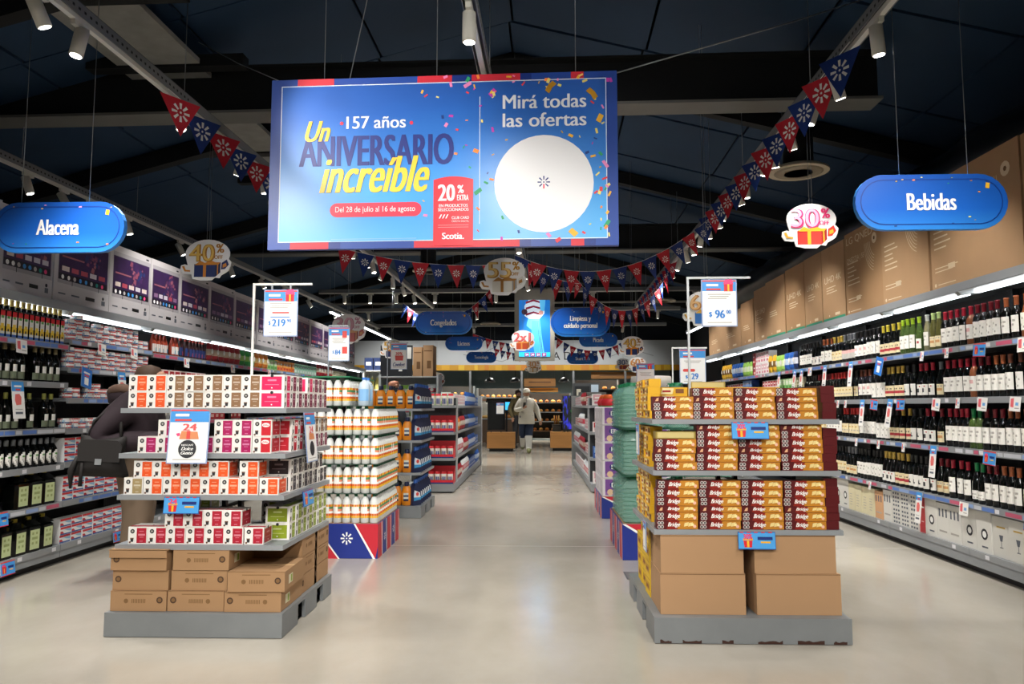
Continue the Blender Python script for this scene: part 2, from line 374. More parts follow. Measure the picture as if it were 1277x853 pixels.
for k, x in enumerate((-4.4, -3.8, -3.2, -2.3, -.9, .2, 1.3, 2.6, 3.6)):
    lamp(x, 17-.024*x-.0, (0,-.05 if k%2 else .25,-1), 'small white spotlight on the nearer crosswise track, '+ORD[k]+' from its left end', gx, power=1.4, rz=PI/2, z=ZT+.11)
for k, x in enumerate((-4.6, -3.2, -1.6, .4, 1.9, 3.3)):
    lamp(x, 20.4-.024*x, (0,.2,-1), 'small white spotlight on the farther crosswise track, '+ORD[k]+' from its left end', gx, power=1.8, rz=PI/2, z=ZT+.11)
for k, x in enumerate((-5.2, -3.6, -2.0, -.4, 1.2, 2.8)):  # lamps added to brighten the dim bakery fascia
    lamp(x, 24.3-.024*x, (0,.95,-.75), 'tiny added spotlight brightening the bakery fascia, '+ORD[k]+' from the left', gx, power=.8, size=95, rz=PI/2, z=ZT+.11)
# ================================================================== hanging signs
def grad_mat(name, stops, axis=2, rough=.35, noise=.0, nscale=2, emit=0, scale=1.0, off=0.0):
    """printed colour gradient along one object axis"""
    m = bpy.data.materials.new(name); m.use_nodes = True; nt = m.node_tree; b = nt.nodes['Principled BSDF']
    tc = nt.nodes.new('ShaderNodeTexCoord'); sp = nt.nodes.new('ShaderNodeSeparateXYZ'); nt.links.new(tc.outputs['Object'], sp.inputs[0])
    ma = nt.nodes.new('ShaderNodeMath'); ma.operation = 'MULTIPLY_ADD'; ma.inputs[1].default_value = scale; ma.inputs[2].default_value = off
    nt.links.new(sp.outputs[axis], ma.inputs[0]); src = ma.outputs[0]
    if noise:
        n = nt.nodes.new('ShaderNodeTexNoise'); n.inputs['Scale'].default_value = nscale; n.inputs['Detail'].default_value = 4
        mp = nt.nodes.new('ShaderNodeMapping'); mp.inputs['Scale'].default_value = (.6,1,2); mp.inputs['Rotation'].default_value = (0,.5,0)
        nt.links.new(tc.outputs['Object'], mp.inputs[0]); nt.links.new(mp.outputs[0], n.inputs['Vector'])
        m2 = nt.nodes.new('ShaderNodeMath'); m2.operation = 'MULTIPLY_ADD'; m2.inputs[1].default_value = noise; nt.links.new(n.outputs['Fac'], m2.inputs[0]); nt.links.new(src, m2.inputs[2]); src = m2.outputs[0]
    cr = nt.nodes.new('ShaderNodeValToRGB'); el = cr.color_ramp.elements
    while len(el) < len(stops): el.new(.5)
    for e, (p, c) in zip(el, stops): e.position = p; e.color = hexc(c)
    nt.links.new(src, cr.inputs[0]); nt.links.new(cr.outputs[0], b.inputs['Base Color']); b.inputs['Roughness'].default_value = rough
    if emit: nt.links.new(cr.outputs[0], b.inputs['Emission Color']); b.inputs['Emission Strength'].default_value = emit
    return m
CONF = [mat(c, .5) for c in ('#f2b632', '#e23b46', '#2fa36b', '#e98ac0', '#173a86', '#f6e27a', '#c43fb0', '#ff8c3a')]
# ---- the big anniversary banner; local x along the panel, z up, front towards -Y
BW, BH = 2.574, 1.292
ban = E('anniversary_banner', (-1.975, 5.42, 2.40), -math.radians(2.0), 'large blue anniversary banner with confetti hanging above the central aisle', 'banner')
fb = ((0,0,0),(1,0,0),(0,0,1),(0,-1,0))
def bu(px): return (px-333)/(771-333)*BW
def bv(py, px=550): return BH - (py-(97-7*(px-333)/438))/(213+4*(px-333)/438)*BH
field = grad_mat('banner_sky_print', [(0,'#63b8f0'),(.3,'#4aa2ea'),(.55,'#3a82d8'),(.8,'#2f68c0'),(1,'#2a57a8')], 2, .33, .22, 1.6, scale=1/BH, off=-.11)
b = MB().box(0, BW, 0, .05, 0, BH, mat('#23479a', .4, name='banner_border_blue')); O('panel', b, ban)
m_ = .052
O('printed_field', MB().rect(fb, m_*1.5, BW-m_*1.5, m_, BH-m_, .0015, field), ban)
b = MB(); WL = mat('#dfeaf7', .4)
for a0, a1, c0, c1 in ((m_*1.5,BW-m_*1.5,m_,m_+.006),(m_*1.5,BW-m_*1.5,BH-m_-.006,BH-m_),(m_*1.5,m_*1.5+.006,m_,BH-m_),(BW-m_*1.5-.006,BW-m_*1.5,m_,BH-m_),(bu(600),bu(600.8),.17,BH-.17)):
    b.rect(fb, a0, a1, c0, c1, .0025, WL)
O('white_rule', b, ban)
b = MB(); RB = mat('#cf2b3c', .45); NB = mat('#17327f', .4); BB2 = mat('#2b55b5', .4)
for x0, x1, m in ((367,414,RB),(521,565,RB),(565,590,NB),(590,651,RB),(651,665,NB),(714,730,RB)): O('border_block', MB().rect(fb, bu(x0), bu(x1), BH-m_+.002, BH, .002, m), ban)
for x0, x1, m in ((362,411,RB),(411,426,NB),(519,650,RB),(650,664,NB),(713,729,RB),(729,743,NB)): O('border_block', MB().rect(fb, bu(x0), bu(x1), 0, m_-.002, .002, m), ban)
pass
LETW = mat('#eef1f5', .4); NAVYT = mat('#22307e', .45); YELT = mat('#f3c83c', .4); REDT = mat('#ee3350', .4)
def bt(name, st, x0, x1, y1, y0, m, style='b', d=.004):   # px box: left, right, bottom, top
    xm = (x0+x1)/2
    O(name, MB().text(st, fb, bu(x0), bu(x1), bv(y1, xm), bv(y0, xm), d, m, style), ban)
bt('lettering', '157 años', 431, 507, 159.5, 144, LETW)
bt('lettering', 'Mirá todas', 629, 733, 136.5, 119, LETW)
bt('lettering', 'las ofertas', 629, 733, 159.5, 142, LETW)
bt('lettering', 'ANIVERSARIO', 371, 568, 206.5, 168, NAVYT, 'B')
bt('lettering', 'Un', 378, 411, 176, 150, YELT, 'S', .006)
bt('lettering', 'increíble', 398, 538, 240, 195, YELT, 'S', .006)
b = MB()
for px in (425, 514): b.disc(fb, bu(px), bv(153, px), .014, .004, REDT, 10)
O('red_dot', b, ban)
def pill(x0, x1, z0, z1, n=8):
    r = (z1-z0)/2; c = (z0+z1)/2; P = []
    for i in range(n+1): t = -PI/2+PI*i/n; P.append((x1-r+r*math.cos(t), c+r*math.sin(t)))
    for i in range(n+1): t = PI/2+PI*i/n; P.append((x0+r+r*math.cos(t), c+r*math.sin(t)))
    return P
O('date_pill', MB().flat(pill(bu(412), bu(528), bv(270,470), bv(252.5,470)), fb, .003, REDT).text('Del 28 de julio al 16 de agosto', fb, bu(419), bu(520), bv(266,470), bv(257,470), .005, LETW, ''), ban)
# red offer card with rounded top
x0, x1, z0, z1 = bu(543), bu(592.5), .012, bv(221, 568)
P = [(x0,z0),(x1,z0)] + [(x1-(x1-x0)*i/10, z1-.05+.05*math.sin(PI*(.18+.64*i/10))) for i in range(11)]
card = O('offer_card', MB().ext(P, fb, .003, .008, mat('#e01f33', .4)), ban)
b = MB()
for st, a0, a1, y1, y0, sty in (('20', 548.5, 570, 251.5, 231, 'B'), ('%', 573, 581, 242, 232, 'B'), ('EXTRA', 572.5, 587, 251, 244, 'B'), ('EN PRODUCTOS', 550, 586, 259, 255.4, 'b'), ('SELECCIONADOS', 549, 587, 264, 260.3, 'b'),
                         ('CLUB CARD', 566, 587.5, 274, 270.6, 'b'), ('CRÉDITO DIGITAL', 566, 587.5, 277.6, 275.2, ''), ('Scotia.', 554, 581.5, 298.5, 290.5, 'B')):
    b.text(st, fb, bu(a0), bu(a1), bv(y1,568), bv(y0,568), .0095, LETW, sty)
for k in range(3): b.flat([(bu(550+k*4),bv(273,568)),(bu(551.5+k*4),bv(273,568)),(bu(554+k*4),bv(268,568)),(bu(552.5+k*4),bv(268,568))], fb, .0095, LETW)
b.rect(fb, bu(549), bu(587), bv(281.6,568), bv(281,568), .0095, mat('#f39aa0', .5)); b.rect(fb, bu(549), bu(587), bv(284.2,568), bv(283.6,568), .0095, mat('#f39aa0', .5))
O('lettering', b, card)
O('white_disc', MB().disc(fb, bu(680), bv(230.5,680), .36, .003, mat('#f1f1f3', .4), 40), ban)
b = MB(); emblem(b, fb, bu(680), bv(229,680), .045, .005, NAVYT, .22); b.rect(fb, bu(679.2), bu(680.8), bv(237,680), bv(231.5,680), .006, REDT); O('emblem', b, ban)
b = MB()
RC = random.Random(5)
n = 0
while n < 95:
    px, py = RC.uniform(525, 765), RC.uniform(95, 303)
    if (px-680)**2+(py-230)**2 < 64**2 or 538 < px < 598 and py > 214 or 622 < px < 738 and 112 < py < 166 or px < 570 and 160 < py < 250 or px < 560 and RC.random() < .55: continue
    s = RC.uniform(.008, .02) if n > 6 else .03; t = RC.uniform(0, PI); w = s*RC.uniform(.35, .8); a, c = bu(px), bv(py, px)
    pts = [(a+dx*math.cos(t)-dz*math.sin(t), c+dx*math.sin(t)+dz*math.cos(t)) for dx, dz in ((-s,-w),(s,-w*.7),(s,w),(-s,w*.8))]
    b.flat(pts, fb, .0032+n*1e-5, RC.choice(CONF)); n += 1
for px, py, t in ((689,110,.9),(740,119,-.9)):
    a, c = bu(px), bv(py,px); b.flat([(a+dx*math.cos(t)-dz*math.sin(t), c+dx*math.sin(t)+dz*math.cos(t)) for dx, dz in ((-.045,-.022),(0,-.012),(.045,-.02),(.045,.02),(0,.026),(-.045,.018))], fb, .0045, GOLD)
O('confetti_print', b, ban, kind='stuff')
b = MB()
for a0, a1, y in ((.26, 1.05, 296.5), (.28, 1.03, 299)): b.rect(fb, bu(414), bu(522), bv(y+.5), bv(y-.3), .003, mat('#8fc0ec', .5))
O('fine_print', b, ban)
for px in (400, 545, 720): O('hanging_wire', MB().tube([(bu(px), .025, BH), (bu(px), .025, roofz(bu(px)-1.975)-2.41)], .003, 4, WIRE), ban)

# ---- category signs
SIGNB = grad_mat('category_sign_blue', [(0,'#2f86dc'),(.35,'#1b63c6'),(1,'#174fa6')], 2, .35, scale=2.7, off=0)
SIGNE = mat('#3b8fe6', .4); SIGNL = mat('#123c8c', .4)
def category_sign(x, y, z, lines, label, w=.93, h=.35, rz=0, tw=None, wires=((-.28,.5),(.28,.5))):
    t = E('category_sign', (x, y, z), rz+SKEW*.5, label, 'hanging sign', 'blue pill-shaped category signs')
    fr = ((0,0,0),(1,0,0),(0,0,1),(0,-1,0))
    O('panel', MB().ext(pill(-w/2, w/2, 0, h, 12), fr, -.02, .02, SIGNB, SIGNE), t)
    # inset line
    o = pill(-w/2+.03, w/2-.03, .03, h-.03, 12); i_ = pill(-w/2+.037, w/2-.037, .037, h-.037, 12); b = MB()
    for k in range(len(o)):
        j = (k+1) % len(o); b.flat([o[k], o[j], i_[j], i_[k]], fr, .0212, SIGNL)
    O('inset_line', b, t)
    b = MB(); n = len(lines); wid = tw or .31
    hs = .108 if n == 1 else .088
    for k, st in enumerate(lines):
        ww = wid*(len(st)/7.2 if n == 1 else len(st)/16*1.75)
        zc = h*.5 + ((n-1)/2-k)*.115
        asc = hs*1.0
        b.text(st, fr, -ww/2, ww/2, zc-asc/2 - (.02 if any(c in st for c in 'gyp') else 0), zc+asc/2, .0225, WHITE, 'B')
    O('lettering', b, t)
    b = MB()
    for k in range(14):
        a = R.uniform(-w/2+.08, w/2-.08); c = R.choice((R.uniform(.015,.07), R.uniform(h-.07,h-.015), R.uniform(.05,h-.05)))
        if abs(a) < .25 and .1 < c < h-.1: continue
        s = R.uniform(.004,.011); b.flat([(a-s,c-s*.5),(a+s,c-s*.2),(a+s*.8,c+s*.6),(a-s,c+s*.5)], fr, .0215, R.choice(CONF))
    b.flat([(w/2-.135,h-.09),(w/2-.11,h-.095),(w/2-.105,h-.06),(w/2-.13,h-.055)], fr, .0218, YEL)
    O('confetti_print', b, t)
    b = MB()
    for a, ln in wires: b.tube([(a, 0, h), (a, 0, roofz(x+a)-z-.012)], .0025, 4, WIRE)
    O('hanging_wire', b, t)
category_sign(2.465, 4.7, 2.345, ['Bebidas'], 'bright blue pill sign reading Bebidas above the wine shelving', wires=((-.18,0),(.24,0)))
category_sign(-3.27, 5.0, 2.3, ['Alacena'], 'blue pill sign reading Alacena above the canned food shelving', wires=((-.28,0),(.2,0)))
category_sign(-1.5, 12.2, 2.42, ['Congelados'], 'blue pill sign reading Congelados below the banner', h=.38)
category_sign(.73, 12.2, 2.38, ['Limpieza y', 'cuidado personal'], 'blue pill sign with two lines reading Limpieza y cuidado personal', .97, .47)
category_sign(-1.77, 18.5, 2.63, ['Lácteos'], 'blue pill sign reading Lácteos', .92, .34)
category_sign(1.54, 18.5, 2.71, ['Picada'], 'blue pill sign just under the two-line cleaning sign', .94, .34)
category_sign(-1.66, 23, 2.58, ['Tecnología'], 'small far blue pill sign reading Tecnología', .93, .34)
category_sign(1.43, 23, 2.54, ["Smart TV's"], "small far blue pill sign reading Smart TV's", .95, .34)

# ---- discount badges: white cut-out board with a balloon number over a gift box
def badge(x, y, z, num, label, w=.47, numc='#e63b78', numl='#ffb3cf', boxc='#e23a30', rib='#f3b230', off=True, rz=0, wire=1.0):
    k = w/.47
    t = E('discount_badge', (x, y, z), rz, label, 'discount badge', 'hanging discount badges')
    fr = ((0,0,0),(1,0,0),(0,0,1),(0,-1,0))
    def sc(P): return [(a*k, c*k) for a, c in P]
    P = []
    for i in range(17):                                   # balloon top, clockwise from lower right
        a = -.35+ (PI+.62)*i/16; P.append((.0+.2*math.cos(a), .265+.13*math.sin(a)))
    P += [(-.175,.165),(-.2,.175),(-.235,.165),(-.24,.125),(-.215,.09),(-.165,.085),(-.14,.085),(-.13,.045),(-.06,.03),(.04,.03),(.07,.055),(.11,.05),(.125,.075),(.17,.1),(.19,.115),(.205,.15),(.215,.19),(.195,.215)]
    O('board', MB().ext(sc(P), fr, -.006, .006, mat('#f6f4f2', .45)), t)
    A, B_, C_, D_ = mat(boxc, .45), mat(rib, .4), mat(numc, .35), mat(numl, .35)
    g = MB()
    g.flat(sc([(-.115,.06),(.075,.06),(.075,.175),(-.115,.175)]), fr, .0075, A)
    g.flat(sc([(.075,.06),(.12,.1),(.12,.19),(.075,.175)]), fr, .0076, mat('#%02x%02x%02x' % tuple(int(int(boxc[i:i+2],16)*.72) for i in (1,3,5)), .45))
    g.flat(sc([(-.035,.06),(-.008,.06),(-.008,.175),(-.035,.175)]), fr, .0085, B_)
    g.flat(sc([(.09,.075),(.1,.083),(.1,.185),(.09,.18)]), fr, .0086, B_)
    g.flat(sc([(-.1,.175),(-.06,.205),(-.02,.185),(.03,.21),(.075,.19),(.12,.19),(.1,.168),(-.11,.165)]), fr, .009, B_)      # bow
    g.flat(sc([(-.225,.155),(-.205,.16),(-.19,.125),(-.15,.12),(-.15,.107),(-.2,.11)]), fr, .008, B_)
    g.flat(sc([(.13,.185),(.175,.215),(.195,.17),(.16,.13),(.125,.125)]), fr, .008, A); g.flat(sc([(.14,.17),(.17,.185),(.175,.155),(.14,.14)]), fr, .0088, B_)
    O('gift_print', g, t)
    n = MB()
    a1 = .06 if off else .13
    n.text(num, fr, -.165*k, (a1+.01)*k, .195*k, .352*k, .0095, C_, 'B'); n.text(num, fr, -.163*k, (a1-.001)*k, .203*k, .349*k, .0105, D_, '')
    if off: n.text('%', fr, .077*k, .15*k, .275*k, .355*k, .0095, C_, 'B'); n.text('OFF', fr, .062*k, .14*k, .22*k, .252*k, .011, C_, 'B')
    O('lettering', n, t)
    for q in (-.012, .012): O('hanging_wire', MB().tube([(q*k,0,.39*k),(q*k,0,(ZT-.053 if any(abs(x-tx_x(T_, y)) < .1 for T_ in (TL, TC, TR)) and y < 19 else roofz(x)-.012)-z)], .0018, 4, WIRE), t)
G1 = dict(numc='#b5791f', numl='#f0c664', boxc='#1b2f66', rib='#d98a2c')
G2 = dict(numc='#c08a2e', numl='#f2d081', boxc='#e8e4da', rib='#b9813a')
RDB = dict(numc='#c9222f', numl='#f08080', boxc='#c8502c', rib='#e99a4b')
badge(-2.9, 6.5, 2.33, '40', 'hanging forty percent badge with gold digits and navy gift box', .47, **G1)
badge(2.28, 6.2, 2.52, '30', 'hanging thirty percent badge with pink digits, beside the Bebidas sign', .48)
badge(-.3, 7.2, 2.29, '55', 'hanging fifty-five percent badge with gold digits under the banner', .47, **G2)
badge(-.22, 13, 2.18, '2x1', 'hanging red two-for-one badge in front of the screen', .46, off=False, **RDB)
badge(-2.26, 9, 1.97, '30', 'grey-pink thirty percent badge behind a price card, left of the freezer sign', .47, numc='#c98a9c', numl='#d9a3b2', boxc='#c76a66', rib='#d8a070')
badge(1.72, 7.6, 2.02, '60', 'sixty percent badge half hidden behind the ninety-six price card', .47, numc='#c9802a', numl='#f0c080', boxc='#2a72c0', rib='#e6b040')
badge(-2.72, 14.2, 2.13, '50', 'small badge with navy gift beside the black panel at left', .47, **G1)
badge(1.55, 12.1, 2.02, '40', 'small forty percent badge above the right island price cards', .42, **G1)
badge(2.15, 16.0, 1.94, '60', 'smallest orange-digit badge beside the grey pillows at right', .42, numc='#c97a3a', numl='#e8a868', boxc='#2a3f76', rib='#d98a2c')
badge(-.05, 19.5, 2.08, '30', 'small pale badge just below the hanging screen', .45, numc='#c98a5a', numl='#e0b080', boxc='#d8cfc4', rib='#b9813a')
badge(2.6, 22.5, 2.3, '30', 'small badge with dark red gift on the bakery fascia at right', .45, numc='#41507a', numl='#6f80a8', boxc='#8c2a30', rib='#d98a2c')
badge(-2.05, 15.5, 1.62, '30', 'small dark red badge hanging before the bakery, left side', .4, numc='#9c3a3a', numl='#c86a60', boxc='#a03030', rib='#b06a3a')

# ---- strings of pennants
FLR = mat('#c41f30', .55); FLB = mat('#15357f', .55); FLW = mat('#f4f3f0', .55)
def flagmesh(m, w, h):
    b = MB(); fr = ((0,0,0),(1,0,0),(0,0,1),(0,-1,0))
    b.ext([(-w/2,0),(0,-h),(w/2,0)], fr, -.0012, .0012, m); return b.mesh('flag')
def flagemb(w, h):
    b = MB(); fr = ((0,0,0),(1,0,0),(0,0,1),(0,-1,0)); emblem(b, fr, 0, -h*.36, w*.22, .002, FLW, .3); emblem(b, ((0,0,0),(-1,0,0),(0,0,1),(0,1,0)), 0, -h*.36, w*.22, .002, FLW, .3); return b.mesh('emblem')
_F = {}
def bunting(pts, label, w=.17, h=.25, gap=.012, first=0, face=0, skip=()):
    """pennants sewn edge to edge on a cord through pts"""
    t = E('pennant_string', pts[0], 0, label, 'bunting')
    P = [Vector(p)-Vector(pts[0]) for p in pts]
    O('cord', MB().tube(P, .003, 4, FLW), t)
    if (w, h) not in _F: _F[(w, h)] = (flagmesh(FLR, w, h), flagmesh(FLB, w, h), flagemb(w, h))
    fm = _F[(w, h)]
    L = [0]
    for i in range(1, len(P)): L.append(L[-1]+(P[i]-P[i-1]).length)
    n = int(L[-1]/(w+gap))
    for q in (0, -1): O('hanging_wire', MB().tube([P[q], (P[q].x, P[q].y, roofz(pts[q][0])-pts[0][2]-.012)], .002, 4, WIRE), t)
    for k in range(n):
        s = (k+.5)*(w+gap); i = max(j for j in range(len(L)-1) if L[j] <= s); f = (s-L[i])/(L[i+1]-L[i]); p = P[i].lerp(P[i+1], f); d = P[i+1]-P[i]
        yaw = math.atan2(d.y, d.x); pit = math.atan2(d.z, math.hypot(d.x, d.y))
        o = O('flag', fm[(k+first) % 2], t, p, (R.uniform(-.12,.12), -pit*.8, yaw+face+R.uniform(-.12,.12)))
        O('emblem', fm[2], o)
def catenary(p, q, sag, n=14):
    return [(p[0]+(q[0]-p[0])*i/n, p[1]+(q[1]-p[1])*i/n, p[2]+(q[2]-p[2])*i/n-sag*4*(i/n)*(1-i/n)) for i in range(n+1)]
def along(x0, y0, y1, z, n=10): return [(tx_x(x0, y0+(y1-y0)*i/n)+.06, y0+(y1-y0)*i/n, z) for i in range(n+1)]
# along the tracks the flags hang turned towards the entrance
def bunting_facing(x0, y0, y1, z, n, label, w, h, first=0, sx=0):
    t = E('pennant_string', (tx_x(x0, y0)+sx, y0, z), 0, label, 'bunting')
    if (w, h) not in _F: _F[(w, h)] = (flagmesh(FLR, w, h), flagmesh(FLB, w, h), flagemb(w, h))
    fm = _F[(w, h)]; dx = tx_x(x0, y1)-tx_x(x0, y0)
    O('cord', MB().tube([(dx*i/8, (y1-y0)*i/8, -.02*math.sin(PI*i/8)) for i in range(9)], .003, 4, FLW), t)
    for k in range(n):
        f = (k+.5)/n
        o = O('flag', fm[(k+first) % 2], t, (dx*f, (y1-y0)*f, -.02*math.sin(PI*f)), (R.uniform(-.08,.08), 0, (1.0 if x0 < 0 else -1.0)*1.05+R.uniform(-.08,.08)))
        O('emblem', fm[2], o)
bunting_facing(TL, 5.6, 7.95, ZT-.06, 6, 'row of red and blue pennants clipped to the track left of the banner', .36, .31, 0, .075)
bunting_facing(TR, 5.0, 9.9, ZT-.06, 13, 'row of red and blue pennants along the track at upper right', .34, .31, 1, -.075)
bunting_facing(TR, 12.6, 17.5, ZT-.1, 16, 'far row of tangled pennants on the wine aisle track end', .26, .3, 0, -.075)
a0 = (tx_x(TR, 9.7)-.05, 9.7, ZT-.08)
bunting(catenary((-2.2, 8.2, 3.02), (-.25, 9.0, 2.98), .1), 'arc of pennants peeking out under the left part of the banner', .2, .28)
bunting(catenary((-.25, 9.0, 3.08), a0, .42), 'arc of pennants from banner underside to the wine aisle track', .2, .29, first=1)
bunting(catenary((-.1, 9.6, 3.1), (.6, 10.2, 2.92), .06, 8), 'short overlapping string of pennants beside the middle track', .2, .29)
bunting(catenary((.55, 10.4, 3.05), (tx_x(TR,12.9)-.05, 12.9, ZT-.12), .62), 'second deeper arc of pennants above the cleaning sign', .2, .28)
bunting(catenary((-2.75, 15.5, 3.4), (-.75, 13.5, 3.45), .5), 'arc of pennants above the freezer sign', .2, .3, first=1)
bunting(catenary((-1.6, 19, 3.1), (.2, 20, 2.9), .12), 'far string of pennants left of the hanging screen', .18, .27)
bunting(catenary((-1.2, 22, 2.95), (.5, 22, 2.85), .12), 'farthest lower string of pennants left of the hanging screen', .16, .25)
bunting(catenary((.4, 19, 3.1), (2.3, 19.5, 2.95), .35), 'far string of pennants right of the hanging screen', .18, .27, first=1)

# ---- hanging advertising screen
s = E('advertising_screen', (-.02, 15, 2.16), 0, 'tall beige-framed screen showing a figure in light blue tracksuit trousers', 'screen')
fr = FRONT
O('frame', MB().box(-.4, .4, 0, .12, 0, 1.44, mat('#a8a497', .5)), s)
def em(h, e=.75): return mat(h, .4, emit=e, name='screen_' + h.lstrip('#'))
b = MB(); b.rect(fr, -.31, .31, .08, 1.22, .004, em('#1f74c8'))
pic = O('display', b, s); b = MB()
b.flat([(-.12,1.22),(-.2,1.1),(-.2,.9),(-.08,.82),(.1,.84),(.2,.95),(.2,1.1),(.12,1.22)], fr, .006, em('#cfe0ee'))
for z in (.9, 1.02, 1.14): b.flat([(-.17,z),(-.02,z+.05),(.12,z+.01),(.14,z+.045),(-.02,z+.09),(-.18,z+.045)], fr, .0065, em('#7c2238'))
b.disc(fr, -.2, .98, .06, .007, em('#3a2230'), 10); b.flat([(.1,1.22),(.22,1.22),(.2,1.0),(.12,.98)], fr, .007, em('#58b8ee')); b.disc(fr, .13, .96, .05, .0075, em('#b98a86'), 8)
b.flat([(-.13,.84),(.1,.84),(.14,.5),(.2,.12),(.08,.12),(.02,.45),(-.06,.62),(-.16,.7)], fr, .0068, em('#5cc2f2'))
b.flat([(-.05,.8),(.04,.8),(.08,.5),(.1,.14),(.0,.14),(-.06,.5)], fr, .0072, em('#49aee6'))
for o_ in (0, .03): b.flat([(.05+o_,.8),(.06+o_,.8),(.13+o_,.16),(.12+o_,.16)], fr, .0078, em('#132a55'))
O('figure_print', b, pic); b = MB(); b.rect(fr, -.31, .31, .08, .17, .008, em('#35d0ee'))
for k, n_ in enumerate(('24', '24', '21', '27')):
    a = -.2+k*.115; b.rect(fr, a, a+.09, .085, .16, .009, em('#8c2a8c')); b.text(n_, fr, a+.015, a+.075, .1, .145, .01, em('#ffffff'), 'B')
O('countdown_strip', b, pic)
O('suspension_pole', MB().tube([(-.25,.06,1.44),(-.25,.06,3.5)], .012, 6, TRKD).tube([(.25,.06,1.44),(.25,.06,3.43)], .012, 6, TRKD), s)
# ================================================================== shelving along both sides
BAY = 1.31
STRIP = [mat('#c9ccd2', .5), mat('#8fa9d6', .5), mat('#c85a76', .5), mat('#5b7fc4', .5), mat('#e4e4e8', .5)]
SHELFM = mat('#83878b', .42, .25, noise=.05); SHELFE = mat('#989c9f', .4, .25)
_B = {}
def wall_bay(s, xf, y0, zs, zc, label, group, deep=.46, plain=(), L=BAY):
    """one bay of wall shelving; s=+1 stands to the right of the aisle, -1 to the left; xf is its front edge"""
    key = (s, tuple(zs), zc, L)
    t = E('shelving_bay', (xf, y0, 0), 0, label, 'shelving', group)
    if key not in _B:
        q = {}
        q['back_panel'] = MB().box(s*deep, s*(deep+.02), 0, L, .02, zc, mat('#1c1d20', .7)).mesh('back_panel')
        q['upright'] = MB().box(s*(deep-.05), s*deep, .001, .029, 0, zc-.03, DARK).mesh('upright')
        b = MB(); b.box(s*.0, s*deep, .003, L-.003, .055, zs[-1]-.012, GREYP); b.box(s*.06, s*deep, 0, L, 0, .055, BLACK); q['plinth'] = b.mesh('plinth')
        q['shelf'] = MB().box(s*.01, s*deep, .004, L-.004, -.028, 0, SHELFM).mesh('shelf')
        for v in range(4):
            RR = random.Random(v*7+len(_B)); b = MB(); b.box(s*-.004, s*.01, .004, L-.004, -.044, .002, SHELFE)
            fr = ((s*-.0045, 0 if s < 0 else L, 0), (0, 1 if s < 0 else -1, 0), (0,0,1), (-s,0,0)); a = .02
            while a < L-.1:
                w = RR.uniform(.05, .2)
                if v and RR.random() < .85: b.rect(fr, a, min(a+w, L-.02), -.036, -.008, .0006, RR.choice(STRIP[:4]))
                elif RR.random() < .3: b.rect(fr, a, a+.05, -.036, -.006, .0006, STRIP[4])
                a += w+.01
            q['strip%d' % v] = b.mesh('price_strip')
        q['canopy'] = MB().box(s*-.02, s*(deep+.02), 0, L, zc-.035, zc, SHELFM).box(s*-.03, s*-.02, 0, L, zc-.06, zc+.004, SHELFE).mesh('canopy')
        b = MB()
        for y in (.02, L-.03): b.add([(s*-.015,y,zc-.036),(s*.3,y,zc-.036),(s*.02,y,zc-.085),(s*-.015,y+.012,zc-.036),(s*.3,y+.012,zc-.036),(s*.02,y+.012,zc-.085)], [(0,1,2),(3,5,4),(0,2,5,3),(1,4,5,2),(0,3,4,1)], mat('#e8ecec', .3))
        b.box(s*.03, s*.24, .05, L-.05, zc-.05, zc-.035, mat('#e8ecec', .3)); q['tube_holder'] = b.mesh('tube_holder')
        q['light_tube'] = MB().box(s*.1, s*.14, .06, L-.06, zc-.072, zc-.05, TUBE).mesh('light_tube')
        _B[key] = q
    q = _B[key]
    O('back_panel', q['back_panel'], t); O('upright', q['upright'], t); O('upright', q['upright'], t, (0, L-.03, 0)); O('plinth', q['plinth'], t)
    for k, z in enumerate(zs):
        sh = O('shelf', q['shelf'], t, (0,0,z)); O('price_strip', q['strip%d' % (0 if k in plain else 1+(k+int(y0))%3)], sh)
    c = O('canopy', q['canopy'], t); O('tube_holder', q['tube_holder'], c); O('light_tube', q['light_tube'], c)
    return t
RZ = [1.72, 1.32, .93, .52, .17]; RC_, LC_ = 2.2, 2.08
for k in range(8):
    wall_bay(1, 3.3, 4.65+BAY*k, RZ, RC_, 'grey metal wine shelving bay, '+ORD[k]+' from the right edge of the photo', 'shelving bays on the wine side', plain=(1,4))
LZ1 = [1.75, 1.44, 1.08, .79, .49, .15]; LZ2 = [1.8, 1.57, 1.32, 1.07, .8, .49, .15]; LZ3 = [1.78, 1.48, 1.1, .75, .45, .15]
LY = [4.69+1.33*k for k in range(9)]
for k in range(9):
    wall_bay(-1, -3.8, LY[k], LZ1 if k == 0 else LZ2 if k == 1 else LZ3, LC_, 'grey metal grocery shelving bay, '+ORD[k]+' from the left edge of the photo', 'shelving bays on the grocery side', plain=(1,3,5) if k != 1 else (3,4,6), L=1.33)

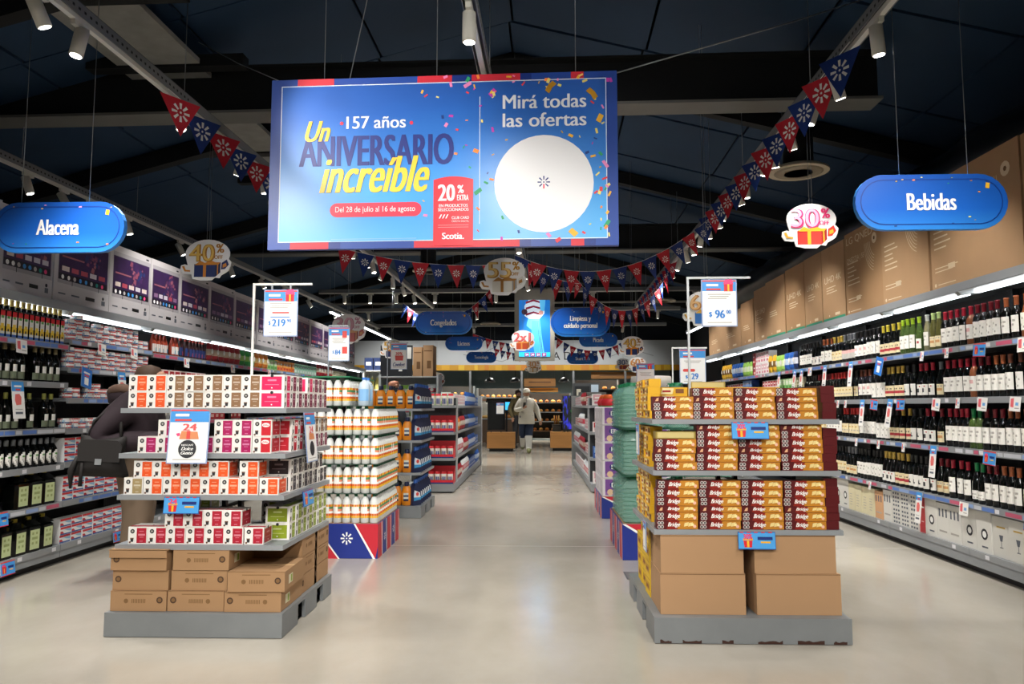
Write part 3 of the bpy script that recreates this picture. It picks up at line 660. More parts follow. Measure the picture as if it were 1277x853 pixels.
# ------------------------------------------------------------------ wine bottles (front of the bottle looks to local -Y)
GL = {'dark': mat('#060807', .05, name='dark_glass', spec=.35), 'clear': mat('#b9b48a', .06, trans=.6, name='pale_wine_glass'), 'green': mat('#5f7a3a', .08, trans=.5, name='green_glass'),
      'rose': mat('#b06a44', .08, trans=.45, name='rose_wine_glass'), 'olive': mat('#6c6a3a', .08, trans=.4, name='olive_glass'), 'brown': mat('#2a1710', .08)}
CAPC = {'burgundy': '#7c1626', 'crimson': '#a81c34', 'copper': '#b0613a', 'brown': '#6b3a28', 'black': '#141416', 'gold': '#c9a84a', 'yellow': '#d8c443', 'lime': '#a8cc2e', 'white': '#d9dbd4', 'grey': '#6f7278', 'green': '#12804a', 'orange': '#cf6a2c', 'red': '#c92a2a', 'palegreen': '#bcd48c'}
LW = mat('#e9e6df', .6); LCR = mat('#e2d3ab', .6); LGR = mat('#b9b6b0', .6); LBK = mat('#26262a', .6); LRD = mat('#b3323a', .6); LPK = mat('#dfb0ae', .6); LOR = mat('#c9935f', .6); LTX = mat('#a8a49c', .6); LGO = mat('#c2a050', .5)
def lab_plain(i, j): return LTX if (j in (3, 5) and 2 <= i <= 6 and (i+j) % 3) else LW
def lab_script(i, j): return LTX if ((i*5+j*3) % 7 == 0 and 1 <= i <= 7 and 1 <= j <= 6) else LW
def lab_half(i, j): return LGR if j == 4 and 2 <= i <= 6 else LTX if j == 1 and i % 2 else LW
def lab_pink(i, j): return LPK if 2 <= i <= 6 and 4 <= j <= 5 else LTX if j == 1 and 2 < i < 6 else LW
def lab_dot(i, j): return LBK if 3 <= i <= 5 and 2 <= j <= 4 else LRD if j == 6 and i in (2, 6) else LW
def lab_reddot(i, j): return LRD if i in (2, 3, 5, 6) and j in (4, 5) else LW
def lab_band(i, j): return LRD if j in (2, 3) else LBK if j == 5 and 2 <= i <= 6 and i % 2 == 0 else LCR
def lab_orange(i, j): return LOR if j in (3, 4) and 1 <= i <= 7 else LTX if j == 6 and i % 2 else LCR
def lab_cream(i, j): return LGO if j == 5 and 2 <= i <= 6 else LTX if j in (2,) and i % 2 else LCR
def lab_ship(i, j): return LBK if (i, j) in ((3,2),(4,2),(5,2),(4,3),(4,4),(3,3)) else LW
def lab_grey(i, j): return LPK if j >= 5 else LGR
LABF = dict(plain=(lab_plain, .048, .165), script=(lab_script, .05, .17), half=(lab_half, .03, .095), pink=(lab_pink, .048, .16), dot=(lab_dot, .028, .12), reddot=(lab_reddot, .035, .12), band=(lab_band, .028, .125), orange=(lab_orange, .028, .115),
            cream=(lab_cream, .04, .14), ship=(lab_ship, .03, .13), grey=(lab_grey, .04, .13), tall=(lab_script, .02, .16))
LABW = dict(plain='plain white label', script='white label in fine script', half='low white label', pink='pink and white label', dot='white label with black spot', reddot='white label with red spots', band='cream and red banded label', orange='cream and orange label',
            cream='cream label', ship='white label with dark drawing', grey='grey and pink label', tall='tall white label')
def bottle_prof(shape):
    if shape == 'bord': return [(.034,0),(.0375,.004),(.0375,.185),(.0345,.203),(.022,.225),(.0148,.238),(.0142,.29),(.0165,.292),(.0165,.3),(.012,.302)]
    if shape == 'burg': return [(.036,0),(.04,.004),(.04,.14),(.036,.165),(.024,.205),(.0155,.235),(.0142,.29),(.0165,.292),(.0165,.3),(.012,.302)]
    if shape == 'slim': return [(.031,0),(.034,.004),(.034,.15),(.03,.19),(.02,.235),(.0145,.265),(.0142,.3),(.016,.302),(.016,.312),(.012,.314)]
    if shape == 'magnum': return [(.042,0),(.046,.005),(.046,.2),(.042,.22),(.026,.25),(.019,.262),(.018,.318),(.021,.32),(.021,.33),(.015,.332)]
_W = {}
def wine_kind(shape, glass, cap, lab):
    key = (shape, glass, cap, lab)
    if key in _W: return _W[key]
    pr = bottle_prof(shape); body = MB().lathe(pr, 12, GL[glass])
    rN = pr[-4][0]; H = pr[-1][1]
    c = MB().lathe([(rN+.0012,H-.078),(rN+.0014,H-.012),(rN+.0032,H-.01),(rN+.0032,H+.0006),(rN*.8,H+.0012)], 12, mat(CAPC[cap], .4, .1))
    f, z0, z1 = LABF[lab]; r = pr[2][0]+.0006
    k_ = 1.06 if shape == 'magnum' else 1
    lb = MB().shell(r, z0*k_, z1*k_, -PI/2-1.25, -PI/2+1.25, 9, 8, f)
    _W[key] = Kind('wine_bottle', 'wine bottle', body, [('capsule', c), ('bottle_label', lb)])
    return _W[key]
GW = dict(dark='dark', clear='pale', green='green', rose='rosé', olive='olive-green', brown='dark brown')
def py(px, x=3.36):          # aisle distance of a point on the wine side from its place across the photo
    return x*940*1.0/(px-668)*1.0 - .03*x
SHN = ['top', 'second', 'third', 'fourth']
def wine_row(k, runs):
    """runs: (photo x where the facing starts, shape, glass, cap, label) from the right edge leftwards"""
    z = RZ[k]; idx = 0; off_n = 0
    for i, (px, shape, glass, cap, lab) in enumerate(runs):
        y0 = py(px); y1 = py(runs[i+1][0]) if i+1 < len(runs) else y0+.4
        r = .0385 if shape in ('bord', 'slim') else .0415 if shape == 'burg' else .048
        n = max(1, int((y1-y0)/(2*r+.003))); st = (y1-y0)/n
        for j in range(n):
            kd = wine_kind(shape, glass, cap, lab); seen = 668+3.3*940/(y0+st*(j+.5)+.1) < 1280
            kd.put((3.3+.018+r+R.uniform(0,.012), y0+st*(j+.5), z), -PI/2+R.uniform(-.12,.12),
                   '%s wine bottle, %s capsule, %s, %s shelf, %s from right' % (GW[glass], cap, LABW[lab], SHN[k], ORD[idx]) if seen else '%s wine bottle, %s capsule, %s shelf, past the photo edge, %s one' % (GW[glass], cap, SHN[k], ORD[off_n]),
                   '%s-capped wine, facing %d on the %s wine shelf' % (cap, i+1, SHN[k]))
            idx += seen; off_n += not seen
wine_row(0, [(1296,'burg','dark','red','reddot'),(1277,'burg','rose','orange','script'),(1255,'bord','dark','copper','plain'),(1231,'bord','dark','burgundy','script'),(1199,'bord','rose','crimson','pink'),(1190,'bord','dark','crimson','plain'),
             (1161,'slim','olive','palegreen','orange'),(1148,'slim','clear','white','plain'),(1139,'slim','green','lime','reddot'),(1129,'slim','green','lime','plain'),(1113,'burg','dark','yellow','band'),(1088,'bord','dark','black','script'),
             (1074,'bord','dark','black','pink'),(1059,'bord','dark','grey','grey'),(1044,'bord','dark','gold','cream'),(1031,'bord','dark','copper','plain'),(1019,'burg','dark','black','dot'),(1007,'bord','dark','black','plain')])
wine_row(1, [(1296,'bord','dark','brown','plain'),(1276,'magnum','dark','brown','half'),(1256,'bord','dark','brown','script'),(1233,'bord','dark','copper','plain'),(1217,'bord','dark','burgundy','plain'),(1200,'bord','rose','crimson','pink'),(1193,'bord','dark','crimson','plain'),
             (1162,'burg','dark','grey','orange'),(1150,'burg','dark','crimson','dot'),(1130,'bord','dark','black','ship'),(1115,'burg','dark','gold','band'),(1092,'bord','dark','black','tall'),(1077,'bord','dark','brown','pink'),
             (1061,'bord','dark','black','cream'),(1050,'bord','dark','red','cream'),(1028,'bord','dark','burgundy','plain'),(1012,'bord','dark','black','cream')])
wine_row(2, [(1296,'bord','dark','orange','half'),(1276,'magnum','dark','copper','half'),(1258,'bord','dark','copper','script'),(1231,'bord','dark','burgundy','plain'),(1204,'bord','green','green','plain'),(1189,'bord','dark','crimson','plain'),(1162,'burg','dark','burgundy','orange'),
             (1150,'burg','dark','crimson','dot'),(1135,'bord','dark','black','ship'),(1121,'burg','dark','gold','band'),(1107,'bord','dark','black','band'),(1096,'bord','dark','black','tall'),(1080,'bord','dark','black','script'),
             (1060,'bord','dark','red','cream'),(1040,'bord','dark','black','plain'),(1022,'bord','dark','burgundy','cream')])
wine_row(3, [(1290,'bord','dark','orange','half'),(1268,'bord','dark','orange','plain'),(1246,'bord','dark','copper','plain'),(1220,'bord','dark','burgundy','plain'),(1204,'burg','dark','green','half'),(1188,'bord','dark','crimson','plain'),(1162,'burg','dark','burgundy','orange'),
             (1148,'bord','dark','black','dot'),(1132,'bord','dark','black','ship'),(1116,'burg','dark','gold','band'),(1100,'burg','dark','gold','dot'),(1085,'bord','dark','black','script'),(1068,'bord','dark','black','plain'),(1056,'bord','dark','grey','orange'),(1044,'bord','dark','black','cream')])
# cartons on the lowest wine shelf
def carton(name, w, d, h, m, deco=None, cat='carton'):
    b = MB().box(-w/2, w/2, 0, d, 0, h, m)
    if deco: deco(b, ((-w/2,0,0),(1,0,0),(0,0,1),(0,-1,0)), w, h)
    return Kind(name, cat, b)
def d_glass(b, f, w, h):
    for k in range(3):
        for j in range(4): b.rect(f, w*(.12+.28*k), w*(.3+.28*k), h*(.08+.24*j), h*(.2+.24*j), .0008, PRINT)
def d_logo(b, f, w, h):
    b.disc(f, w*.55, h*.45, w*.22, .0008, LBK, 12); b.disc(f, w*.55, h*.45, w*.13, .0012, WHITE, 12); b.rect(f, w*.35, w*.75, h*.12, h*.16, .0008, PRINT)
def d_wineg(b, f, w, h):
    b.flat([(w*.38,h*.55),(w*.62,h*.55),(w*.56,h*.4),(w*.44,h*.4)], f, .0008, PRINT); b.rect(f, w*.485, w*.515, h*.25, h*.4, .0008, PRINT); b.rect(f, w*.4, w*.6, h*.235, h*.255, .0008, PRINT); b.rect(f, w*.25, w*.75, h*.72, h*.76, .0008, LGO)
def d_btl(b, f, w, h):
    for k in range(3): b.rect(f, w*(.12+.3*k), w*(.25+.3*k), h*.62, h*.85, .0008, PRINT)
    b.rect(f, w*.12, w*.8, h*.2, h*.25, .0008, LTX)
def d_red(b, f, w, h): b.rect(f, w*.2, w*.8, h*.7, h*.74, .0008, WHITE); b.rect(f, w*.3, w*.7, h*.3, h*.33, .0008, LPK)
def d_lines(b, f, w, h):
    for k in range(5): b.rect(f, w*.2, w*(.55+.05*(k%3)), h*(.2+.1*k), h*(.22+.1*k), .0008, LTX)
WB = mat('#d6d4cd', .6)
CT = {'glass': (carton('glassware_carton', .16, .3, .15, WB, d_glass), 'grey-white glassware carton'), 'owl': (carton('white_wine_carton', .19, .3, .3, WB, d_logo), 'white wine carton with round black logo'),
      'goblet': (carton('white_wine_carton', .2, .3, .29, mat('#d2d0c8', .6), d_wineg), 'white wine carton with goblet drawing'), 'btl': (carton('white_wine_carton', .17, .3, .29, WB, d_btl), 'white wine carton with three small pictures'),
      'red': (carton('red_gift_carton', .1, .3, .3, mat('#c23a3e', .55), d_red), 'slim red gift carton'), 'cream': (carton('cream_wine_carton', .15, .3, .27, mat('#d9d0ac', .6), d_lines), 'cream wine carton'),
      'peach': (carton('peach_wine_carton', .17, .3, .26, mat('#cf9f74', .6), d_btl), 'peach wine carton'), 'wide': (carton('white_wine_carton', .3, .3, .29, WB, d_logo), 'wide white wine carton')}
y = 4.68; cnt = {}
for kd in ('goblet','goblet','goblet','goblet','goblet','owl','owl','btl','btl','owl','red','glass2','glass2','glass2','btl','peach','cream','cream','cream','cream','owl','owl','wide','btl','owl','wide','owl'):
    two = kd == 'glass2'; key = 'glass' if two else kd
    K_, nm = CT[key]; w = {'glass':.16,'owl':.19,'goblet':.2,'btl':.17,'red':.1,'cream':.15,'peach':.17,'wide':.3}[key]
    cnt[nm] = cnt.get(nm, 0)
    for lv in range(2 if two else 1):
        cnt[nm] += 1
        K_.put((3.3+.02+R.uniform(0,.01), y+w/2, RZ[4]+lv*.151), -PI/2, nm+' on the lowest wine shelf, '+ORD[cnt[nm]-1]+' from the right', 'cartons on the lowest wine shelf')
    y += w+.006
# goods beyond the wine on the same side: bags, jars, packs
def bag_kind(name, w, h, d, m1, m2, m3=None, cat='bag'):
    b = MB(); V = []; n = 7
    for s_ in (-1, 1):
        for j in range(n):
            for i in range(5):
                u = i/4*2-1; v = j/(n-1); bul = (1-u*u)*.9*(1-(2*v-1)**4); V.append((u*w/2*(1-.06*math.sin(v*PI)), s_*d/2*bul, h*v))
    F = []
    for s_ in range(2):
        for j in range(n-1):
            for i in range(4):
                a = s_*5*n+j*5+i; f = (a, a+1, a+6, a+5); F.append(f if s_ == 0 else f[::-1])
    for j in range(n-1):
        rows = [m1, m1, m2, m2, m1, m1]
        k = [f for q, f in enumerate(F) if (q % ((n-1)*4))//4 == j]
        b.add(V, k, rows[j], True)
    fr = ((-w/2, -d*.47, 0),(1,0,0),(0,0,1),(0,-1,0)); b.disc(fr, w*.5, h*.55, w*.2, .004, m3 or WHITE, 10)
    return Kind(name, cat, b)
def C(h): return mat(h, .45)
BAGS = {'red': bag_kind('snack_bag', .16, .22, .07, C('#a11f2c'), C('#c9b7a2')), 'green': bag_kind('snack_bag', .16, .2, .07, C('#2f9a44'), C('#9ccf6a')), 'orange': bag_kind('snack_bag', .16, .2, .07, C('#e8872a'), C('#f2d08a')), 'yellow': bag_kind('snack_bag', .17, .25, .07, C('#e0b02c'), C('#7a5a2a')),
        'blue': bag_kind('snack_bag', .17, .24, .07, C('#2a62b8'), C('#c9d8ee')), 'lime': bag_kind('snack_bag', .17, .23, .07, C('#9ccf5a'), C('#e2efc0')), 'brown': bag_kind('coffee_bag', .14, .2, .07, C('#8a5a3a'), C('#d8c2a0')), 'white': bag_kind('snack_bag', .17, .25, .08, C('#dfe5e6'), C('#cf4a5a')),
        'navy': bag_kind('snack_bag', .16, .24, .07, C('#1d2f5a'), C('#d8dce8'))}
SUF = {}
def shelfrow(side, z, y0, items, label_tail, group, xf, off=.03):
    """items: (kind, word, width, count, height levels)"""
    y = y0; rz = -PI/2 if side > 0 else PI/2
    for gi, (kd, word, w, n, lv, h) in enumerate(items):
        for j in range(n):
            for l in range(lv):
                lab = word+' '+label_tail+', '+ORD[SUF.setdefault((group, gi, j), len([q for q in SUF if q[0] == group]))]+' column'+(['', ', upper'][l] if lv > 1 else '')
                kd.put((xf+side*(off+R.uniform(0,.01)), y+w*(j+.5), z+l*h), rz+R.uniform(-.05,.05), lab, group+', run %d' % (gi+1))
        y += w*n+.01
def dpanel(c1, c2):
    def f(b, fr, w, h):
        b.rect(fr, w*.08, w*.92, h*.45, h*.92, .0008, C(c1)); b.rect(fr, w*.2, w*.8, h*.15, h*.35, .0008, C(c2)); b.rect(fr, w*.25, w*.75, h*.62, h*.74, .0012, WHITE)
    return f
BX = {'whitepink': carton('white_pack', .13, .12, .17, mat('#e6e0de', .6), dpanel('#d9a8b0', '#c96a7c'), 'pack'), 'redbox': carton('red_pack', .13, .12, .17, mat('#b8262e', .5), dpanel('#8f1a22', '#e6c0b0'), 'pack'), 'black6': carton('six_pack', .27, .2, .3, mat('#2a2e30', .5), dpanel('#3c4244', '#5a6264'), 'pack'),
      'greenbox': carton('green_pack', .13, .12, .15, mat('#8fca7a', .5), dpanel('#d9ecc8', '#4a9a4a'), 'pack'), 'orangebox': carton('orange_pack', .13, .12, .16, mat('#e88a2e', .5), dpanel('#f2b46a', '#c93a3a'), 'pack'), 'cyanbox': carton('pale_pack', .13, .12, .16, mat('#bfe6d2', .5), dpanel('#8fd0b0', '#e8f4ec'), 'pack'),
      'redwhite': carton('red_white_pack', .12, .12, .15, mat('#e9dcd8', .5), dpanel('#b8242e', '#c95a5a'), 'pack'), 'bluebox': carton('blue_pack', .12, .12, .17, mat('#2c58a8', .5), dpanel('#7fa6dc', '#e4ecf6'), 'pack'), 'creambox': carton('cream_pack', .13, .12, .15, mat('#dcd6b8', .6), dpanel('#b8b890', '#8a9a6a'), 'pack'), 'grey': carton('grey_pack', .12, .12, .14, mat('#8a8a88', .6), dpanel('#b8b4aa', '#5a5854'), 'pack')}
BX['black6'][0] if isinstance(BX['black6'], tuple) else None
shelfrow(1, RZ[0], 9.45, [(BX['black6'],'black bottle six-pack',.28,1,1,.3),(BAGS['navy'],'navy and white crisps bag',.17,1,1,.24),(BAGS['blue'],'blue crisps bag',.17,2,1,.24),(BAGS['lime'],'lime crisps bag',.17,2,1,.24),(BAGS['yellow'],'yellow crisps bag',.17,2,1,.24),(BX['whitepink'],'white and pink pack',.135,5,2,.171),(BX['redbox'],'red pack',.135,1,2,.171),(BAGS['lime'],'lime bag',.17,3,1,.24),(BAGS['blue'],'blue bag',.17,4,1,.24),(BAGS['yellow'],'yellow bag',.17,4,1,.24)], 'on top shelf past the wine', 'packs past the wine, top shelf', 3.3, .06)
shelfrow(1, RZ[1], 9.5, [(BX['creambox'],'cream pack',.135,3,2,.151),(BX['greenbox'],'green pack',.135,4,2,.151),(BX['redwhite'],'red and white pack',.125,6,2,.151),(BX['redbox'],'red pack',.135,4,1,.171),(BX['bluebox'],'blue pack',.125,4,2,.171),(BX['redwhite'],'red and white pack',.125,8,2,.151)], 'on second shelf past the wine', 'packs past the wine, second shelf', 3.3)
shelfrow(1, RZ[2], 9.5, [(BX['whitepink'],'white and pink pack',.135,8,2,.171),(BX['redbox'],'red pack',.135,8,2,.171),(BX['bluebox'],'blue pack',.125,8,2,.171)], 'on third shelf past the wine', 'packs past the wine, third shelf', 3.3)

# ------------------------------------------------------------------ cardboard television cartons on the wine canopy
PRW = mat('#d9c6a6', .8); TAPE = mat('#2f8a6a', .5)
redges = [(4.62,5.18,.93),(5.19,6.4,.93),(6.41,7.27,.9),(7.28,8.15,.9),(8.16,8.81,.86),(8.82,9.38,.86),(9.39,10.09,.85),(10.1,10.93,.83),(10.94,11.57,.81),(11.58,12.3,.72),(12.31,13.46,.66),(13.47,14.6,.62)]
rtext = {1: [], 2: ['QNED73A | 55'], 3: ['LG QNED', 'QNED73A | 55'], 4: ['UHD 4K'], 5: ['UHD 4K'], 6: ['UHD 4K'], 8: ['LG UHD']}
for k, (y0, y1, h) in enumerate(redges):
    L = y1-y0; h -= R.uniform(0, .015)
    t = E('television_carton', (3.33+R.uniform(0,.02), y0, RC_+.004), 0, 'brown cardboard television carton above the wine, '+ORD[k]+' from the right edge', 'carton', 'television cartons above the wine')
    cm = CARD if k % 3 else CARD2
    O('carton_body', MB().box(0, .2, .003, L-.003, 0, h, cm), t)
    O('flap_seam', MB().box(-.0006, .2, L*.35, L*.352, h, h+.001, CARDD).box(.096, .1, .004, L-.004, h, h+.001, CARDD), t)
    fr = ((0, L, 0), (0,-1,0), (0,0,1), (-1,0,0)); b = MB()
    if k in (4, 5, 6, 7): b.rect(fr, .02, L-.02, .012, .045, .001, TAPE)
    if k in (1, 2, 3):
        for j in range(6): b.rect(fr, .06, .06+.3*R.uniform(.5,1), h*.62-j*.045, h*.62-j*.045+.012, .001, PRW)
        for j in range(2): b.rect(fr, .06, .3+R.uniform(0,.1), h*.2-j*.03, h*.2-j*.03+.008, .001, PRW)
        b.rect(fr, .26, .36, h*.17, h*.17+.045, .001, PRW); b.disc(fr, .06, .05, .016, .001, PRW, 8); b.rect(fr, .1, .36, .045, .052, .001, PRW)
        for q in range(6):                                   # arcs of a rolling ball
            r0 = .16+q*.03; pts = [(L-.02+r0*1.0*math.cos(a)*.8-.12, h*.78+r0*math.sin(a)) for a in [PI+i*.12 for i in range(12)]]
            for i in range(len(pts)-1): 
                (a0, b0), (a1, b1) = pts[i], pts[i+1]
                if max(a0, a1) < L-.01 and min(b0, b1) > .05: b.flat([(a0,b0),(a1,b1),(a1+.006,b1+.003),(a0+.006,b0+.003)], fr, .001, PRW)
        b.disc(fr, L-.16, h*.8, .055, .0015, PRW, 12); b.disc(fr, L-.16, h*.8, .02, .002, CARDD, 6)
    else:
        for j in range(3): b.rect(fr, L*.2, L*.2+L*.5*R.uniform(.6,1), h*.45-j*.03, h*.45-j*.03+.01, .001, PRW)
        b.rect(fr, L*.55, L*.75, .06, .09, .001, PRW); b.disc(fr, L*.3, .07, .012, .001, PRW, 8)
    for j, st in enumerate(rtext.get(k, [])):
        if k == 3: b.text(st, fr, .05, .05+(.62 if j == 0 else .42), h-.14-j*.2, h-.05-j*.2-.02*j, .0012, PRW, '' if j == 0 else 'l')
        elif k == 2: b.text(st, fr, .05, .55, h-.13, h-.08, .0012, PRW, 'l')
        else: b.text(st, fr, .08, L*.85, h*.52, h*.52+.075, .0012, PRW, 'l')
    O('carton_print', b, t, kind='stuff')
# ------------------------------------------------------------------ grey television cartons on the grocery canopy
TVW = mat('#bcb8ba', .6, noise=.05); TVG = mat('#a29ea2', .6)
SCP = [mat(c, .4) for c in ('#15101f', '#2a1a3e', '#3a2352', '#4a2a5c', '#1e1830', '#63365f', '#8a4a60', '#27386a', '#a0606a')]
TVPIC = mat('#38214e', .4, noise=.75, nscale=5, name='carton_picture_purple')
ledges = [4.55, 5.25, 5.86, 6.65, 7.37, 7.99, 8.75, 9.51, 10.3, 11.07, 11.9, 12.75, 13.55, 14.35, 15.15, 15.95]
for k in range(len(ledges)-1):
    L = ledges[k+1]-ledges[k]; h = .66-R.uniform(0,.015)
    t = E('television_carton', (-3.86-R.uniform(0,.015), ledges[k], LC_+.004), 0, 'grey television carton with purple picture, '+ORD[k]+' along the grocery canopy from the left', 'carton', 'television cartons above the grocery shelves')
    O('carton_body', MB().box(-.16, 0, .003, L-.003, 0, h, TVW), t)
    fr = ((0,0,0), (0,1,0), (0,0,1), (1,0,0)); RR = random.Random(k*3+1)
    b = MB(); b.rect(fr, L*.06, L*.985, .17, h-.06, .0008, TVG)
    O('carton_print', b.disc(fr, L*.88, .12, .016, .001, DARK, 6).rect(fr, L*.55, L*.72, .075, .105, .001, BLACK).rect(fr, L*.08, L*.2, .08, .092, .001, PRINT).rect(fr, L*.3, L*.44, .08, .094, .001, PRINT).rect(fr, L*.85, L*.92, .06, .1, .0012, PRINT).rect(fr, L*.86, L*.93, h-.045, h-.03, .001, DARK), t)
    b = MB(); nc, nr = 14, 10
    def pf(i, j):
        if j < 2: return SCP[0]
        dx = abs(i-9.5)+abs(j-6)*.8
        return SCP[RR.choice((5,6,8,7))] if dx < 2.6 and RR.random() < .8 else SCP[RR.choice((1,2,3,4,1))]
    b.rect(fr, L*.07, L*.95, .2, h-.1, .0014, TVPIC); b.rect(fr, L*.07, L*.95, .2, .255, .0016, SCP[0]); LB_ = L*.88
    for q in range(26):
        a, c, s_ = L*.07+LB_*RR.gauss(.66,.1), .2+(h-.3)*min(.95, max(.35, RR.gauss(.62,.17))), RR.uniform(.012,.035); b.flat([(a-s_,c-s_*.4),(a+s_*.5,c-s_*.7),(a+s_*.8,c+s_*.6),(a-s_*.3,c+s_)], fr, .0017+q*2e-5, SCP[RR.choice((5,6,8,7,3))])
    for q in range(8): b.disc(fr, L*.07+LB_*(.08+.115*q), .225, .019, .0022, [WHITE, WHITE, LGR, SKY, SKY, LGR, TEAL, PINK][q], 8)
    for q in range(5): b.rect(fr, L*.07+LB_*(.06+.185*q), L*.07+LB_*(.2+.185*q), .275, .315, .0022, mat(RR.choice(('#c9c4cc', '#b0485a', '#8c6a8c', '#d8c8c0')), .5))
    b.rect(fr, L*.3, L*.305+.004, .165, .2, .0016, DARK); b.rect(fr, L*.78, L*.785+.004, .165, .2, .0016, DARK)
    b.rect(fr, L*.12, L*.5, h*.6, h*.6+.014, .0022, SCP[8]); O('screen_picture', b, t)

# ------------------------------------------------------------------ grocery side goods
# olive oil in square bottles
def sqbottle(w, h, neck, capm, labf, z0, z1, glass=None):
    g = glass or GL['dark']; b = MB().bbox(-w/2, w/2, -w/2, w/2, 0, h, .006, g)
    b.lathe([(w*.38,h-.002),(.02,h+.02),(.0135,h+.032),(.0135,h+neck)], 10, g)
    c = MB().lathe([(.0155,h+neck-.045),(.0155,h+neck-.004),(.013,h+neck+.003)], 10, capm)
    l = MB().grid(((-w/2,-w/2,0),(1,0,0),(0,0,1),(0,-1,0)), w*.1, w*.9, z0, z1, 6, 10, labf, .0006)
    l.grid(((w/2,-w/2,0),(0,1,0),(0,0,1),(1,0,0)), w*.1, w*.9, z0, z1, 1, 10, lambda i, j: labf(0, j), .0006)
    l.grid(((-w/2,w/2,0),(0,-1,0),(0,0,1),(-1,0,0)), w*.1, w*.9, z0, z1, 1, 10, lambda i, j: labf(0, j), .0006)
    return Kind('oil_bottle', 'oil bottle', b, [('cap', c), ('bottle_label', l)])
LG_ = mat('#5a9a4a', .5); LYL = mat('#e6c23a', .5); LRB = mat('#d32a30', .5)
def oil1(i, j): return [mat('#3a68b8', .5), LW, LBK if i in (2,3) else LYL, LYL, LYL if i in (1,2,3,4) else LW, LW, LW, LG_ if 1 <= i <= 4 else LW, LRB, LRB][j]
OIL1 = sqbottle(.057, .2, .075, mat('#c8b26a', .4, .3), oil1, .004, .19)
for j in range(19): OIL1.put((-3.8-.05, 4.82+.0625*j, LZ1[0]), PI/2, 'square oil bottle with red label and gold cap, '+ORD[18-j]+' left of the tins', 'gold-capped oil bottles on the top shelf')
def rbottle(name, r, h, neck, capm, labf, z0, z1, cat, cols=9, rows=8, glass=None, spread=1.2, caph=.045):
    g = glass or GL['dark']; b = MB().lathe([(r*.92,0),(r,.005),(r,h*.78),(r*.85,h*.88),(.018,h),(.0138,h+.012),(.0138,h+neck)], 12, g)
    c = MB().lathe([(.0155,h+neck-caph),(.0155,h+neck-.003),(.012,h+neck+.002)], 10, capm)
    l = MB().shell(r+.0006, z0, z1, -PI/2-spread, -PI/2+spread, cols, rows, labf)
    return Kind(name, cat, b, [('cap', c), ('bottle_label', l)])
LOLV = mat('#69725a', .5)
def oil2(i, j): return (LOLV if j < 4 else None) if not (2 <= i <= 6 and j >= 3) else LW if j >= 4 else LOLV
OIL2 = rbottle('oil_bottle', .036, .2, .07, mat('#8a7a52', .5), oil2, .015, .12, 'oil bottle')
for j in range(14):
    if j in (9,): continue
    OIL2.put((-3.86, 4.85+.083*j, LZ1[1]), PI/2, 'dark oil bottle with cork-coloured cap, second shelf, '+ORD[13-j]+' slot left of the tins', 'arched-label oil bottles on the second shelf')
OIL3 = rbottle('oil_bottle', .036, .2, .07, mat('#8a8a3a', .5), oil2, .012, .11, 'oil bottle')
for j in (0,1,3,5,6,7,9,11,12): OIL3.put((-3.86, 4.87+.086*j, LZ1[2]), PI/2, 'dark oil bottle with olive-green cap, third shelf, '+ORD[12-j]+' slot left of the tins', 'olive-capped oil bottles on the third shelf')
def oil4(i, j): return None if (j in (0, 7) and i not in (3,4,5)) or (j in (1,6) and not 2 <= i <= 6) or not 1 <= i <= 7 else (LG_ if j == 5 and 3 <= i <= 5 else LTX if (i+j) % 3 == 0 and j < 4 else LW)
OIL4 = rbottle('oil_bottle', .034, .155, .06, mat('#6c6e70', .5), oil4, .02, .12, 'oil bottle')
for j in range(16): OIL4.put((-3.855, 4.8+.0765*j, LZ1[3]), PI/2, 'dark oil bottle with oval white label, fourth shelf, '+ORD[15-j]+' left of the tins', 'oval-label oil bottles on the fourth shelf')
def jug_kind(capm):
    b = MB().bbox(-.075, .075, -.06, .06, 0, .2, .018, GL['dark']); b.add([(-.07,-.055,.198),(.07,-.055,.198),(.07,.055,.198),(-.07,.055,.198),(-.025,-.025,.24),(.025,-.025,.24),(.025,.025,.24),(-.025,.025,.24)], [(0,1,5,4),(1,2,6,5),(2,3,7,6),(3,0,4,7),(4,5,6,7)], GL['dark'], True)
    c = MB().lathe([(.02,.238),(.02,.262),(.017,.265)], 10, capm)
    h = MB().tube([(-.06,0,.205),(-.055,0,.245),(-.02,0,.252)], .009, 6, GL['dark'])
    LGN = mat('#c3cf9a', .6); LGT = mat('#96a468', .6)
    l = MB().grid(((-.075,-.06,0),(1,0,0),(0,0,1),(0,-1,0)), .025, .125, .02, .165, 5, 8, lambda i, j: LGT if (j in (2,4,6) and 1 <= i <= 3 and (i+j) % 4) else LGN, .0008)
    return Kind('oil_jug', 'oil jug', b, [('cap', c), ('handle', h), ('jug_label', l)])
JUG = jug_kind(mat('#c9b23a', .5))
for i, j in enumerate((0,1,2,3,5,6,7)): JUG.put((-3.875, 4.8+.155*j, LZ1[4]), PI/2+R.uniform(-.1,.1), 'large dark oil jug, pale green label, fifth shelf, '+ORD[7-j]+' slot left of tuna', 'oil jugs on the fifth shelf')
for j in range(8): JUG.put((-3.875, 4.79+.157*j, LZ1[5]), PI/2+R.uniform(-.06,.06), 'large dark oil jug, pale green label, base shelf, '+ORD[7-j]+' left of tuna cartons', 'oil jugs on the base shelf')
